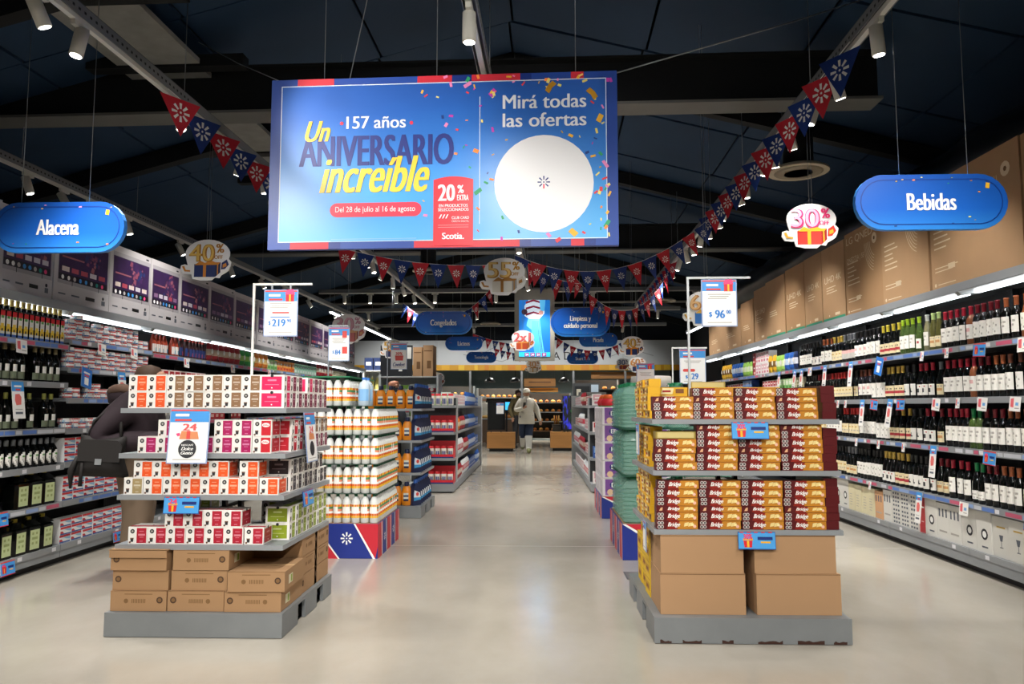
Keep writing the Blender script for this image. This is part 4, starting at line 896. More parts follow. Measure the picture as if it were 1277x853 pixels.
# tins
TIN = mat('#c9c9c4', .3, .7); TRED = mat('#cf3036', .45); TWH = mat('#ecebea', .45); TBL = mat('#35619f', .45); TLB = mat('#8fc0d8', .45)
def tin_kind(r, h, sw=0):
    b = MB().lathe([(r*.96,0),(r,.002),(r,h-.002),(r*.96,h),(r*.9,h-.002)], 14, TIN)
    def f(i, j):
        if j == 3: return TRED if (i+sw) % 8 < 5 else TWH
        if j == 0: return TBL if (i+sw) % 8 > 3 else TRED
        return TLB if (i+sw) % 8 == 5 else TWH
    l = MB().shell(r+.0004, .003, h-.003, 0, 2*PI, 16, 4, f)
    return Kind('tuna_tin', 'tin', b, [('tin_label', l)])
T1, T2 = tin_kind(.048, .042), tin_kind(.048, .042, 3)
def tins(z, cols, label, group, x=-3.86, h=.0422):
    for c, n in enumerate(cols):
        for l in range(n): (T1 if (c+l) % 2 else T2).put((x+R.uniform(-.006,.006), 6.09+.0985*c, z+l*h), R.uniform(-.4,.4), label+', '+ORD[c]+' stack, '+ORD[l]+' from below', group)
tins(LZ2[0], (4,5,4,3,4,3,4,4,4,4,4,2,2), 'tuna tin on top shelf of the tin bay', 'tuna tins on the top shelf')
tins(LZ2[1], (4,4,4,4,4,4,4,4,4,4,4,4,4), 'tuna tin on second shelf of the tin bay', 'tuna tins on the second shelf')
tins(LZ2[2], (2,2,0,2,3,2,2,0,2,2,2), 'tuna tin on third shelf of the tin bay', 'tuna tins on the third shelf')
tins(LZ2[3], (2,2,2,2,2,2,2,2), 'tuna tin on fourth shelf of the tin bay', 'tuna tins on the fourth shelf')
b = MB().box(-.072, .072, 0, .09, 0, .064, TWH); f = ((-.072,0,0),(1,0,0),(0,0,1),(0,-1,0))
b.rect(f, .002, .142, .046, .063, .0006, TRED); b.flat([(.05,.045),(.142,.045),(.142,.02),(.09,.03)], f, .0006, TLB); b.rect(f, .002, .142, .001, .012, .0006, TBL); b.flat([(.002,.012),(.05,.012),(.03,.03),(.002,.03)], f, .0009, TRED)
b.rect(((-.072,0,.064),(1,0,0),(0,1,0),(0,0,1)), .01, .134, .01, .08, .0006, TWH)
TB = Kind('tuna_carton', 'carton', b)
for zi, nm in ((4, 'third shelf from the floor'), (5, 'second shelf from the floor'), (6, 'lowest shelf')):
    for c in range(8):
        for l in range(3): TB.put((-3.82-R.uniform(0,.008), 6.12+.15*c, LZ2[zi]+l*.0645), PI/2+R.uniform(-.03,.03), 'tuna carton on '+nm+', '+ORD[c]+' stack from jugs, '+ORD[l]+' from below', 'tuna cartons on the '+nm)
# sauces and packets further along
def squeeze(name, body, capc, lab1, lab2, h=.2, r=.035):
    b = MB().lathe([(r*.9,0),(r,.006),(r,h*.5),(r*.86,h*.62),(r*.5,h*.86),(.012,h*.9)], 12, C(body))
    c = MB().lathe([(.016,h*.86),(.016,h*.93),(.007,h)], 10, C(capc)); l = MB().shell(r+.0006, .02, h*.5, -PI/2-1.2, -PI/2+1.2, 5, 4, lambda i, j: C(lab2) if (j < 2 and i > 1) else C(lab1))
    return Kind(name, 'sauce bottle', b, [('cap', c), ('bottle_label', l)])
KET = squeeze('ketchup_bottle', '#a33a22', '#9c2c20', '#e8e6e2', '#3fa6c0'); SAU = squeeze('sauce_bottle', '#3a1a1c', '#b83a2a', '#1d3a78', '#c9567a', .21, .033)
for j, o_ in enumerate((0,1,2,3,5.2,6.1)): KET.put((-3.85, 7.44+.078*o_, LZ3[0]), PI/2, 'red ketchup squeeze bottle with white label, '+ORD[j]+' past the tins', 'ketchup bottles on the top shelf')
for j, o_ in enumerate((0,1.6,3,4,5,6,7)): SAU.put((-3.85, 8.02+.08*o_, LZ3[0]), PI/2, 'dark sauce bottle with navy label, '+ORD[j]+' past the ketchup', 'sauce bottles on the top shelf')
shelfrow(-1, LZ3[0], 8.72, [(BAGS['red'],'red pasta bag',.165,6,1,.2),(BAGS['green'],'green bag',.165,3,1,.2),(BAGS['orange'],'orange bag',.165,3,1,.2),(BX['greenbox'],'green box',.135,3,1,.15),(BX['orangebox'],'orange box',.135,6,1,.16),(BX['cyanbox'],'pale green box',.135,9,1,.16),(BAGS['red'],'red and white bag',.165,6,1,.2),(BX['creambox'],'cream box',.135,8,1,.15)], 'on top shelf past the sauces', 'packs past the sauces, top shelf', -3.8, .06)
shelfrow(-1, LZ3[1], 7.4, [(BX['redwhite'],'red and white tea pack',.125,10,1,.151),(BX['grey'],'grey spice pack',.125,9,1,.141),(BX['creambox'],'cream spice pack',.135,9,1,.151),(BX['redbox'],'dark red pack',.135,6,1,.171),(BX['grey'],'grey pack',.125,10,1,.141),(BX['creambox'],'cream pack',.135,10,1,.151)], 'on second shelf past the tins', 'packs past the tins, second shelf', -3.8)
shelfrow(-1, LZ3[2], 7.4, [(BX['grey'],'grey pack',.125,9,2,.141),(BX['redbox'],'red pack',.135,9,1,.171)], 'on third shelf past the tins', 'packs past the tins, third shelf', -3.8)
shelfrow(-1, LZ3[3], 7.4, [(BX['redwhite'],'red and white pack',.125,9,1,.151)], 'on fourth shelf past the tins', 'packs past the tins, fourth shelf', -3.8)

# ------------------------------------------------------------------ shelf cards
def c_card(w, h, style):
    b = MB().box(-w/2, w/2, 0, .0015, -h, 0, mat('#eceae6', .5)); f = ((0,0,0),(1,0,0),(0,0,1),(0,-1,0))
    if style == 'tall':
        b.rect(f, -w/2, w/2, -h*.26, 0, .0006, SKY); b.rect(f, -w*.3, w*.3, -h*.15, -h*.1, .001, WHITE); b.rect(f, -w*.2, w*.2, -h*.24, -h*.19, .001, REDP)
        b.flat([(-w*.25,-h*.34),(w*.1,-h*.33),(w*.25,-h*.42),(w*.2,-h*.62),(-w*.2,-h*.64),(-w*.3,-h*.5)], f, .001, mat('#e0706a', .5)); b.rect(f, -w*.3, w*.3, -h*.76, -h*.74, .001, LTX); b.rect(f, -w*.3, w*.3, -h*.88, -h*.82, .001, PRINT)
    elif style == 'small':
        b.flat([(-w*.4,-h*.15),(-w*.12,-h*.1),(-w*.1,-h*.75),(-w*.38,-h*.7)], f, .0008, mat('#e0646a', .5)); b.rect(f, w*.05, w*.32, -h*.6, -h*.38, .0008, mat('#6aa6d8', .5)); b.rect(f, w*.0, w*.4, -h*.82, -h*.76, .0008, LTX)
    elif style == 'blue':
        b.rect(f, -w/2, w/2, -h, 0, .0006, SKY); b.rect(f, -w/2, w/2, -h*.09, 0, .001, REDP); b.flat([(-w*.4,-h*.3),(-w*.2,-h*.2),(-w*.1,-h*.4),(-w*.12,-h*.8),(-w*.36,-h*.82)], f, .001, RED); b.rect(f, -w*.36, -w*.16, -h*.34, -h*.2, .0014, PINK); b.rect(f, w*.02, w*.4, -h*.5, -h*.34, .001, NAVY); b.rect(f, w*.1, w*.35, -h*.66, -h*.58, .001, YEL); b.rect(f, -w*.28, -w*.23, -h*.8, -h*.45, .0014, YEL)
        b.rect(f, -w/2, w/2, -h, -h*.94, .001, RED)
    elif style == 'square':
        b.rect(f, -w/2, w/2, -h, 0, .0006, mat('#2474cc', .45)); b.rect(f, -w*.3, w*.3, -h*.3, -h*.2, .001, WHITE); b.rect(f, -w*.22, w*.22, -h*.42, -h*.35, .001, REDP); b.rect(f, -w*.2, w*.2, -h*.85, -h*.48, .001, WHITE)
    return Kind('shelf_card', 'price card', b)
CK = {'tall': c_card(.1, .26, 'tall'), 'small': c_card(.12, .1, 'small'), 'tiny': c_card(.055, .08, 'small'), 'blue': c_card(.15, .1, 'blue'), 'square': c_card(.15, .17, 'square'), 'bigtall': c_card(.13, .27, 'tall')}
CW = {'tall': 'tall white card with blue header', 'small': 'white price card', 'tiny': 'tiny white tag', 'blue': 'blue offer card with red gift', 'square': 'tilted square blue card', 'bigtall': 'tall white card with blue header'}
def rcard(k, px, st, tilt=0): 
    rcard.n = getattr(rcard, 'n', {}); key = (k, st); rcard.n[key] = rcard.n.get(key, 0)+1
    CK[st].put((3.3-.012, py(px, 3.3), RZ[k]+.0-.004), 0, CW[st]+' on '+SHN[k]+' wine shelf edge, '+ORD[rcard.n[key]-1]+' from the right', 'cards on the wine shelf edges', rot=(-.12, tilt, -PI/2))
for px, st, tl in ((1257,'small',0),(1206,'blue',.05),(1167,'tiny',0),(1138,'tiny',.1),(1088,'square',.2),(1053,'tall',0),(1022,'tall',0),(1004,'small',0),(994,'tall',0),(986,'tall',.1),(967,'tall',0)): rcard(0, px, st, tl)
for px, st, tl in ((1244,'small',.05),(1206,'small',.08),(1177,'tiny',0),(1152,'small',.1),(1110,'blue',0),(1098,'tall',.12),(1079,'blue',.08),(1065,'tall',0),(1045,'tiny',0),(1036,'tiny',0)): rcard(1, px, st, tl)
for px, st, tl in ((1211,'blue',.04),(1146,'tall',0),(1111,'tiny',0),(1082,'tiny',0),(1056,'tiny',0)): rcard(2, px, st, tl)
for px, st, tl in ((1255,'blue',.04),(1178,'small',0),(1127,'tall',0),(1070,'tiny',0)): rcard(3, px, st, tl)
def lcard(px_y, z, st, label, tilt=0): CK[st].put((-3.8+.012, px_y, z), 0, label, 'cards on the grocery shelf edges', rot=(-.12, tilt, PI/2))
lcard(5.42, LZ1[0]-.01, 'small', 'white price card under the gold-capped oil bottles', .05)
lcard(5.4, LZ1[1]-.01, 'bigtall', 'tall white card hanging below the second oil shelf')
lcard(6.25, LZ2[1]-.0, 'square', 'tilted blue square card on the tin shelf', .22)
lcard(6.45, LZ2[0]-.005, 'small', 'white price card under the stacked tuna tins, left one', .12); lcard(6.98, LZ2[0]-.005, 'small', 'white price card under the stacked tuna tins, right one', .1)
lcard(6.78, LZ2[1]-.01, 'bigtall', 'tall pale card beside the shopper hood', 0)
lcard(5.3, LZ1[4]+.01, 'blue', 'blue offer card on the upper oil jug shelf edge'); lcard(5.4, LZ1[5]-.005, 'blue', 'blue offer card on the base below the oil jugs')
lcard(6.83, LZ2[6]-.02, 'blue', 'blue offer card on base below the tuna cartons'); lcard(6.88, LZ2[5]+.13, 'small', 'white card standing among the tuna cartons')
lcard(8.05, LZ3[0]-.01, 'small', 'white price card below the sauce bottles', .05); lcard(9.3, LZ3[0]-.01, 'small', 'small grey-white card below the green bags'); lcard(10.6, LZ3[0]-.01, 'small', 'small pale card below the orange boxes'); lcard(12.2, LZ3[0]-.01, 'tall', 'narrow card with blue header far along the grocery shelf')
# ================================================================== pallet islands in the foreground
def pallet(x0, x1, y0, y1, h, label, rust=False, slots=((.28,.42),(.66,.8))):
    t = E('metal_pallet', ((x0+x1)/2, y0, 0), 0, label, 'pallet', 'grey display pallets'); w = (x1-x0)/2; L = y1-y0
    pm = mat('#84888a', .5, .35, noise=.12, nscale=7, name='pallet_steel')
    O('front_plate', MB().box(-w, w, 0, .02, .003, h, pm), t); O('back_plate', MB().box(-w, w, L-.02, L, .003, h, pm), t)
    O('deck', MB().box(-w, w, .02, L-.02, h-.02, h, pm), t)
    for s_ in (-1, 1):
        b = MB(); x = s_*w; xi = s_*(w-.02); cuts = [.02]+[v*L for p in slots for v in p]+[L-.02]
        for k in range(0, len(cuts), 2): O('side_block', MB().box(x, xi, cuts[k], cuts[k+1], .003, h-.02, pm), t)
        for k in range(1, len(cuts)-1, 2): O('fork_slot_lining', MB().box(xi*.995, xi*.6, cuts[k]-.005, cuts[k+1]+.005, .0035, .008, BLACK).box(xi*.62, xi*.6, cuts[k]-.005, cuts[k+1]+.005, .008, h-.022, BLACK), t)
    if rust:
        b = MB(); RR = random.Random(4); fr = ((-w,0,0),(1,0,0),(0,0,1),(0,-1,0))
        for a, ln in ((.03,.06),(.15,.1),(.36,.06),(.55,.13),(.76,.14),(.95,.07)):
            n = 7; pts = [(a*2*w/1.05+ln*i/n, .004) for i in range(n+1)] + [(a*2*w/1.05+ln*(n-i)/n, RR.uniform(.012,.024)) for i in range(n+1)]
            b.flat(pts, fr, .0008, mat('#3a2016', .9, noise=.4, nscale=60))
        O('rust_patch', b, t, kind='stuff')
    return t
def stand(x0, x1, y0, y1, z0, zs, label, ztop):
    t = E('display_stand', ((x0+x1)/2, y0, z0), 0, label, 'display stand'); w = (x1-x0)/2; L = y1-y0
    for xx in (-.02, .02): O('post', MB().box(xx*2.5-.012, xx*2.5+.012, L/2-.02, L/2+.02, .001, ztop-z0, DARK), t)
    for z in zs:
        s_ = O('shelf', MB().box(-w, w, 0, L, z-z0-.024, z-z0-.002, SHELFM).box(-w, w, 0, L, z-z0-.002, z-z0, mat('#7f8488', .5, .2)), t)
        O('shelf_lip', MB().box(-w-.004, w+.004, -.004, 0, z-z0-.026, z-z0+.001, SHELFE).box(w, w+.004, 0, L, z-z0-.026, z-z0+.001, SHELFE).box(-w-.004, -w, 0, L, z-z0-.026, z-z0+.001, SHELFE), s_)
    return t
# ---------------- coffee capsule island
LX0, LX1, LY0, LY1 = -2.335, -1.4, 4.2, 5.12
pallet(-2.355, -1.375, 4.15, 5.14, .13, 'grey metal pallet under the coffee capsule boxes')
SZ = [1.24, .987, .757, .485]
stand(LX0, LX1, LY0, LY1, .13, SZ, 'grey four-shelf stand full of coffee capsule boxes', 1.26)
BW_, BD_, BHt = .107, .14, .094
def cap_kind(c, tag=None, dark=False):
    m = mat(c, .45); lt = mat('#%02x%02x%02x' % tuple(min(255, int(int(c[i:i+2],16)*.55+115)) for i in (1,3,5)), .5); b = MB().box(-BW_/2, BW_/2, 0, BD_, 0, BHt, mat('#e9e6e0', .5))
    f = ((-BW_/2,0,0),(1,0,0),(0,0,1),(0,-1,0))
    b.rect(f, .048, .102, .006, .088, .0006, m); b.disc(f, .024, .07, .0125, .0006, LBK, 12); b.disc(f, .024, .07, .006, .001, LTX, 6)
    b.flat([(.012,.034),(.032,.034),(.029,.012),(.015,.012)], f, .0006, BROWN); b.flat([(.013,.028),(.031,.028),(.029,.012),(.015,.012)], f, .0009, LBK); b.disc(f, .011, .01, .006, .0011, BROWN, 6)
    if tag == 'KitKat': b.disc(f, .074, .064, .022, .001, WHITE, 14, .012); b.text('KitKat', f, .057, .091, .059, .069, .0013, mat('#c8102e', .5), 'S')
    else:
        b.rect(f, .062, .088, .068, .072, .001, lt); b.rect(f, .056, .095, .046, .056, .001, lt); b.rect(f, .064, .086, .036, .039, .001, lt); b.rect(f, .066, .084, .014, .018, .001, lt)
    for fr in (((BW_/2,0,0),(0,1,0),(0,0,1),(1,0,0)), ((-BW_/2,BD_,0),(0,-1,0),(0,0,1),(-1,0,0))):
        b.rect(fr, .012, BD_-.014, .008, .084, .0006, m); b.rect(fr, .045, .095, .058, .068, .001, lt); b.rect(fr, .03, .11, .036, .039, .001, lt); b.disc(fr, .07, .02, .004, .001, WHITE, 6); b.disc(fr, .07, .088, .009, .0012, LBK, 10)
    ft = ((-BW_/2,0,BHt),(1,0,0),(0,1,0),(0,0,1)); b.rect(ft, .0, BW_, .012, .05, .0006, m)
    return Kind('capsule_box', 'coffee box', b)
CB = {'orange': cap_kind('#e8561e'), 'brown': cap_kind('#8c6848'), 'magenta': cap_kind('#a81458'), 'pink': cap_kind('#d81a58'), 'red': cap_kind('#c41f2e', 'KitKat'), 'black': cap_kind('#2a2226'), 'lime': cap_kind('#8a9c1e'), 'cherry': cap_kind('#ad1830'), 'tan': cap_kind('#a38e62'), 'plum': cap_kind('#7c2340')}
def capfront(k, spec):
    """spec: (colour, slot, level, shift) for boxes facing the entrance"""
    for c, sl, lv, sh in spec:
        CB[c].put((-2.31+BW_/2+.1085*sl+sh, LY0+.016+R.uniform(0,.006), SZ[k]+lv*(BHt+.0006)), R.uniform(-.015,.015), c+' coffee capsule box, shelf '+'one two three four'.split()[k]+' from top, '+['bottom', 'upper'][lv]+' row, '+ORD[int(sl+.5)]+' from left', 'coffee boxes on the entrance side')
capfront(0, [(c, i, l, 0) for l in (0,1) for i, c in enumerate(['orange','orange']+['brown']*5)])
capfront(1, [('magenta', i+.6, 0, 0) for i in range(5)]+[('magenta', 4.75+.85, 0, 0)]+[('red', 6.62, 0, 0)]+[('magenta', 1.65, 1, 0),('magenta', 2.65, 1, 0),('magenta', 4.6, 1, 0),('magenta', 5.61, 1, 0),('red', 6.62, 1, .002)])
capfront(2, [('tan', -.0, 0, -.005)]+[('orange', i+1, 0, 0) for i in range(5)]+[('orange', 6, 0, 0), ('orange', 7.06, 0, 0)]+[('orange', i+.45, 1, 0) for i in range(2)]+[('orange', i+.45, 1, 0) for i in range(2, 5)]+[('orange', 6.0, 1, 0)])
capfront(3, [('cherry', i+.3, 0, 0) for i in range(6)]+[('cherry', 6.36, 0, 0)]+[('cherry', i+2.2, 1, 0) for i in range(4)])
def capside(k, spec):
    for c, sl, lv in spec:
        CB[c].put((LX1-.016-R.uniform(0,.006), LY0+.155*(1 if k else .0)+.016+BW_/2+.1085*sl, SZ[k]+lv*(BHt+.0006)), PI/2+R.uniform(-.015,.015), c+' coffee capsule box facing the aisle, shelf '+'one two three four'.split()[k]+', '+['bottom', 'upper'][lv]+' row, '+ORD[sl]+' back', 'coffee boxes on the aisle side')
capside(0, [('pink', 0, 0)]+[('plum', i, 0) for i in range(1, 8)]+[('pink', 0, 1), ('plum', 1, 1), ('plum', 2, 1), ('pink', 4, 1), ('plum', 5, 1), ('plum', 6, 1), ('plum', 7, 1)])
capside(1, [('red', i, 0) for i in range(3)]+[('plum', i, 0) for i in range(3, 7)]+[('red', 0, 1), ('red', 1, 1), ('brown', 4, 1), ('brown', 5, 1), ('brown', 6, 1)])
capside(2, [('black', i, 0) for i in range(7)]+[('black', i, 1) for i in range(6)])
capside(3, [('lime', i, 0) for i in range(7)]+[('lime', i, 1) for i in range(7)])
for k, (c, x, yy, lv) in enumerate((('black', -1.62, 4.5, 0), ('lime', -1.62, 4.62, 0), ('lime', -1.62, 4.62, 1), ('lime', -2.1, 4.75, 0), ('lime', -2.1, 4.75, 1))):
    kz = 2 if c == 'black' else 3
    CB[c].put((x, yy, SZ[kz]+lv*(BHt+.0006)), 0, c+' coffee capsule box set back in the shade of the stand, '+ORD[k]+' of them', 'coffee boxes set back')
# shipping cartons on the pallet
def ship_kind(w, d, h, style):
    b = MB().box(-w/2, w/2, 0, d, 0, h, CARD2); f = ((-w/2,0,0),(1,0,0),(0,0,1),(0,-1,0)); PR = mat('#7a5a36', .85)
    lx = w*.1 if style in (0, 2) else w*.88
    b.disc(f, lx, h*.55, .018, .0006, mat('#4a3220', .8), 12); b.disc(f, lx, h*.55, .011, .001, PR, 8)
    if style in (1, 2, 3):
        for k in range(9): b.rect(f, w*.38+k*.009, w*.38+k*.009+.005, h*.4, h*.6, .0006, PR)
        b.disc(f, w*.28 if style != 2 else w*.72, h*.5, .013, .0006, PR, 8); b.rect(f, w*.25, w*.75, h*.82, h*.86, .0006, PR)
    b.rect(f, 0, w, h*.985, h, .001, CARDD); fs = ((w/2,0,0),(0,1,0),(0,0,1),(1,0,0)); b.rect(fs, d*.2, d*.4, h*.25, h*.7, .0006, mat('#d8d0b0', .6)); b.rect(fs, d*.3, d*.37, h*.3, h*.65, .001, mat('#8aa030', .6))
    return Kind('shipping_carton', 'carton', b, [('tape', MB().box(-w/2-.0003, w/2+.0003, d*.45, d*.52, h, h+.0006, CARDL))])
SK = [ship_kind(.312, .38, .108, k) for k in range(4)]
def ship(kd, x, y, z, lab, rz=0): return SK[kd].put((x, y, z), rz, lab, 'brown shipping cartons on the coffee pallet')
XC = (-2.185, -1.868, -1.55); zz = .131
ship(3, XC[0], 4.18, zz, 'brown carton, bottom row, left stack on the coffee pallet'); ship(2, XC[1], 4.185, zz, 'brown carton, bottom row, middle stack on the coffee pallet'); ship(2, XC[2], 4.18, zz, 'brown carton, bottom row, corner stack on the coffee pallet', .01)
ship(0, XC[0]+.003, 4.19, zz+.1095, 'brown carton, middle row, left stack with torn flap'); ship(1, XC[1]+.012, 4.195, zz+.1095, 'brown carton, middle row, middle stack on the coffee pallet'); ship(1, XC[2]+.02, 4.17, zz+.1095, 'brown carton topping the corner stack of two', .03)
o = ship(0, XC[0]-.004, 4.175, zz+.219, 'opened brown carton topping the left stack'); O('open_flap', MB().box(-.16, .16, -.012, -.008, .07, .115, CARD2).box(-.165, .165, -.012, .37, .11, .113, CARD2), o)
ship(1, XC[1]+.02, 4.19, zz+.219, 'brown carton topping the middle stack')
for q, yy in enumerate((4.75, 5.0)):
    for l in range(3):
        ship((0,3,1)[(q+l)%3], -1.39-.012, yy-.03+R.uniform(-.005,.005), zz+l*.1095, 'brown carton facing the aisle, '+('nearer' if q == 0 else 'farther')+' stack, '+('bottom','middle','top')[l]+' one', PI/2) if q == 0 else SK[(0,3,1)[l]].put((-1.39-.012, yy-.01, zz+l*.1095), PI/2, 'brown carton facing the aisle, farther stack, '+('bottom','middle','top')[l]+' one', 'brown shipping cartons on the coffee pallet')

# ---------------- printed cards on stands
def framed_card(loc, rz, w, h, lines, label, tilt=0, group='framed price cards', mount=None, rod=None):
    """white sheet with blue header in a clear frame; rod=(dx, height above card, length, floor drop) gives its pole"""
    t = E('price_card', loc, rz, label, 'price card', group); t.rotation_euler[0] = tilt; f = ((0,0,0),(1,0,0),(0,0,1),(0,-1,0))
    O('frame', MB().box(-w/2-.006, w/2+.006, 0, .004, -.006, h+.006, mat('#8ea2c8', .4)), t)
    b = MB(); b.rect(f, -w/2, w/2, 0, h, .001, mat('#f1f0ee', .45)); b.rect(f, -w/2, w/2, h*.76, h, .0014, SKY); b.rect(f, -w*.38, -w*.02, h*.87, h*.92, .002, WHITE); b.rect(f, -w*.38, w*.05, h*.78, h*.82, .002, REDP)
    b.rect(f, -w/2, w/2, h*.97, h, .0018, REDP); b.rect(f, -w*.36, w*.36, .015, .019, .0014, LTX)
    O('sheet', b, t); b = MB()
    for st, a0, a1, z0, z1, m in lines: b.text(st, f, a0*w, a1*w, z0*h, z1*h, .003, m, 'B')
    if lines: O('lettering', b, t)
    return t
def gift(t, w, h, cx, cz, s):
    f = ((0,0,0),(1,0,0),(0,0,1),(0,-1,0)); b = MB()
    b.rect(f, (cx-.1*s)*w, (cx+.1*s)*w, (cz-.08*s)*h, (cz+.04*s)*h, .0026, RED); b.rect(f, (cx-.02*s)*w, (cx+.02*s)*w, (cz-.08*s)*h, (cz+.04*s)*h, .003, YEL); b.flat([((cx-.12*s)*w,(cz+.04*s)*h),((cx+.12*s)*w,(cz+.04*s)*h),((cx+.08*s)*w,(cz+.13*s)*h),((cx-.08*s)*w,(cz+.12*s)*h)], f, .0028, PINK)
    O('gift_print', b, t)
def lines_print(t, w, h, z0, n):
    f = ((0,0,0),(1,0,0),(0,0,1),(0,-1,0)); b = MB()
    for k in range(n): b.rect(f, -w*(.34-.05*(k%2)), w*(.34-.06*(k%3)), (z0-k*.045)*h, (z0-k*.045+.016)*h, .002, LTX)
    O('small_print', b, t)
def card_pole(x, y, z0, z1, rod, label, m=OFFW, r=.006):
    t = E('card_pole', (x, y, z0), 0, label, 'pole', 'price card poles')
    O('upright', MB().box(-r, r, -r, r, .0005, z1-z0, m), t); O('rod', MB().box(min(0, rod), max(0, rod), -r*.8, r*.8, z1-z0-.012, z1-z0, m), t)
    return t
BT = mat('#2f7fce', .45)
card_pole(-1.66, 4.36, SZ[0], 1.975, .345, 'cream price card pole rising from the coffee stand')
t = framed_card((-1.495, 4.35, 1.665), 0, .19, .265, [('219', -.26, .16, .2, .36, BT), ('$', -.37, -.3, .22, .32, BT), ('90', .2, .34, .29, .36, BT)], 'white price card reading 219 hanging above the coffee boxes'); gift(t, .19, .265, .28, .86, 1.3); lines_print(t, .19, .265, .7, 3)
O('clip', MB().box(-.06, -.05, .0, .004, .27, .3, WIRE).box(.05, .06, .0, .004, .27, .3, WIRE), t)
O('red_line', MB().rect(FRONT, -.05, .05, .13, .138, .002, REDP).rect(FRONT, -.06, .055, .105, .111, .002, BT), t)
card_pole(.883, 4.36, 1.18, 2.0, .36, 'pale price card pole rising from the biscuit stand', LGREY)
t = framed_card((1.06, 4.35, 1.715), 0, .192, .262, [('96', -.14, .16, .16, .34, BT), ('$', -.32, -.22, .18, .3, BT), ('00', .2, .34, .26, .34, BT)], 'white price card reading 96 hanging above the biscuits'); gift(t, .192, .262, .28, .86, 1.3); lines_print(t, .192, .262, .68, 3)
O('clip', MB().box(-.06, -.05, .0, .004, .268, .276, WIRE).box(.05, .06, .0, .004, .268, .276, WIRE), t)
# big capsule card clipped on the second shelf edge, leaning out
t = framed_card((-1.937, 4.16, .94), .03, .215, .295, [], 'large white card with black round logo on the coffee stand', -.12)
O('logo_disc', MB().disc(FRONT, 0, .075, .05, .003, LBK, 22).text('NESCAFÉ', FRONT, -.033, .033, .092, .104, .0045, WHITE, 'b').text('Dolce', FRONT, -.034, .034, .068, .086, .0045, WHITE, 'S').text('Gusto', FRONT, -.034, .034, .045, .063, .0045, WHITE, 'S'), t)
f = FRONT; O('gift_print', MB().text('24', f, -.035, .045, .178, .215, .0035, mat('#dd5a5a', .5), 'B').flat([(-.05,.13),(.06,.13),(.05,.17),(-.04,.175)], f, .003, mat('#d98a5a', .5)).flat([(-.07,.16),(-.05,.165),(-.045,.15),(-.06,.145)], f, .003, PINK).rect(f, -.01, .01, .13, .175, .0034, REDP), t)
t = framed_card((-1.365, 4.62, .92), PI/2, .2, .29, [], 'large white card on the aisle side of the coffee stand', -.1)
O('logo_disc', MB().disc(FRONT, 0, .075, .045, .003, LBK, 18), t); O('gift_print', MB().text('24', f, -.035, .045, .17, .21, .0035, mat('#dd5a5a', .5), 'B').flat([(-.05,.13),(.06,.13),(.05,.165),(-.04,.17)], f, .003, mat('#d98a5a', .5)), t)
def blue_card(loc, rz, label, num='24', w=.2, h=.092):
    t = E('offer_card', loc, rz, label, 'offer card', 'blue offer cards on the pallet islands'); t.rotation_euler[0] = -.1
    O('board', MB().box(-w/2, w/2, 0, .004, -h, 0, mat('#1d4f9e', .4)), t); b = MB(); b.rect(f, -w*.49, w*.49, -h*.96, -h*.04, .0008, grad_card)
    b.flat([(-w*.36,-h*.5),(-w*.12,-h*.5),(-w*.14,-h*.88),(-w*.34,-h*.88)], f, .0014, RED); b.rect(f, -w*.27, -w*.21, -h*.88, -h*.5, .0018, YEL); b.flat([(-w*.38,-h*.48),(-w*.1,-h*.48),(-w*.12,-h*.34),(-w*.24,-h*.42),(-w*.36,-h*.34)], f, .002, YEL)
    b.text(num, f, -w*.36, -w*.12, -h*.42, -h*.12, .0024, mat('#e83f6a', .45), 'B'); b.rect(f, w*.02, w*.42, -h*.46, -h*.28, .0014, NAVY); b.rect(f, w*.1, w*.36, -h*.64, -h*.54, .0014, YEL)
    for k in range(5): b.rect(f, -w*.45+k*w*.19, -w*.35+k*w*.19, -h*.06, 0, .0016, RED)
    O('print', b, t)
grad_card = mat('#4a9fe0', .4)
blue_card((-1.965, 4.185, .75), 0, 'blue offer card on the third shelf edge of the coffee stand'); blue_card((-1.385, 4.6, .745), PI/2, 'blue offer card on the aisle side of the coffee stand')
blue_card((1.17, 4.185, 1.165), 0, 'blue offer card on the top shelf edge of the biscuit stand', '30%'); blue_card((1.19, 4.185, .575), 0, 'blue offer card on the lowest shelf edge of the biscuit stand', '30%')

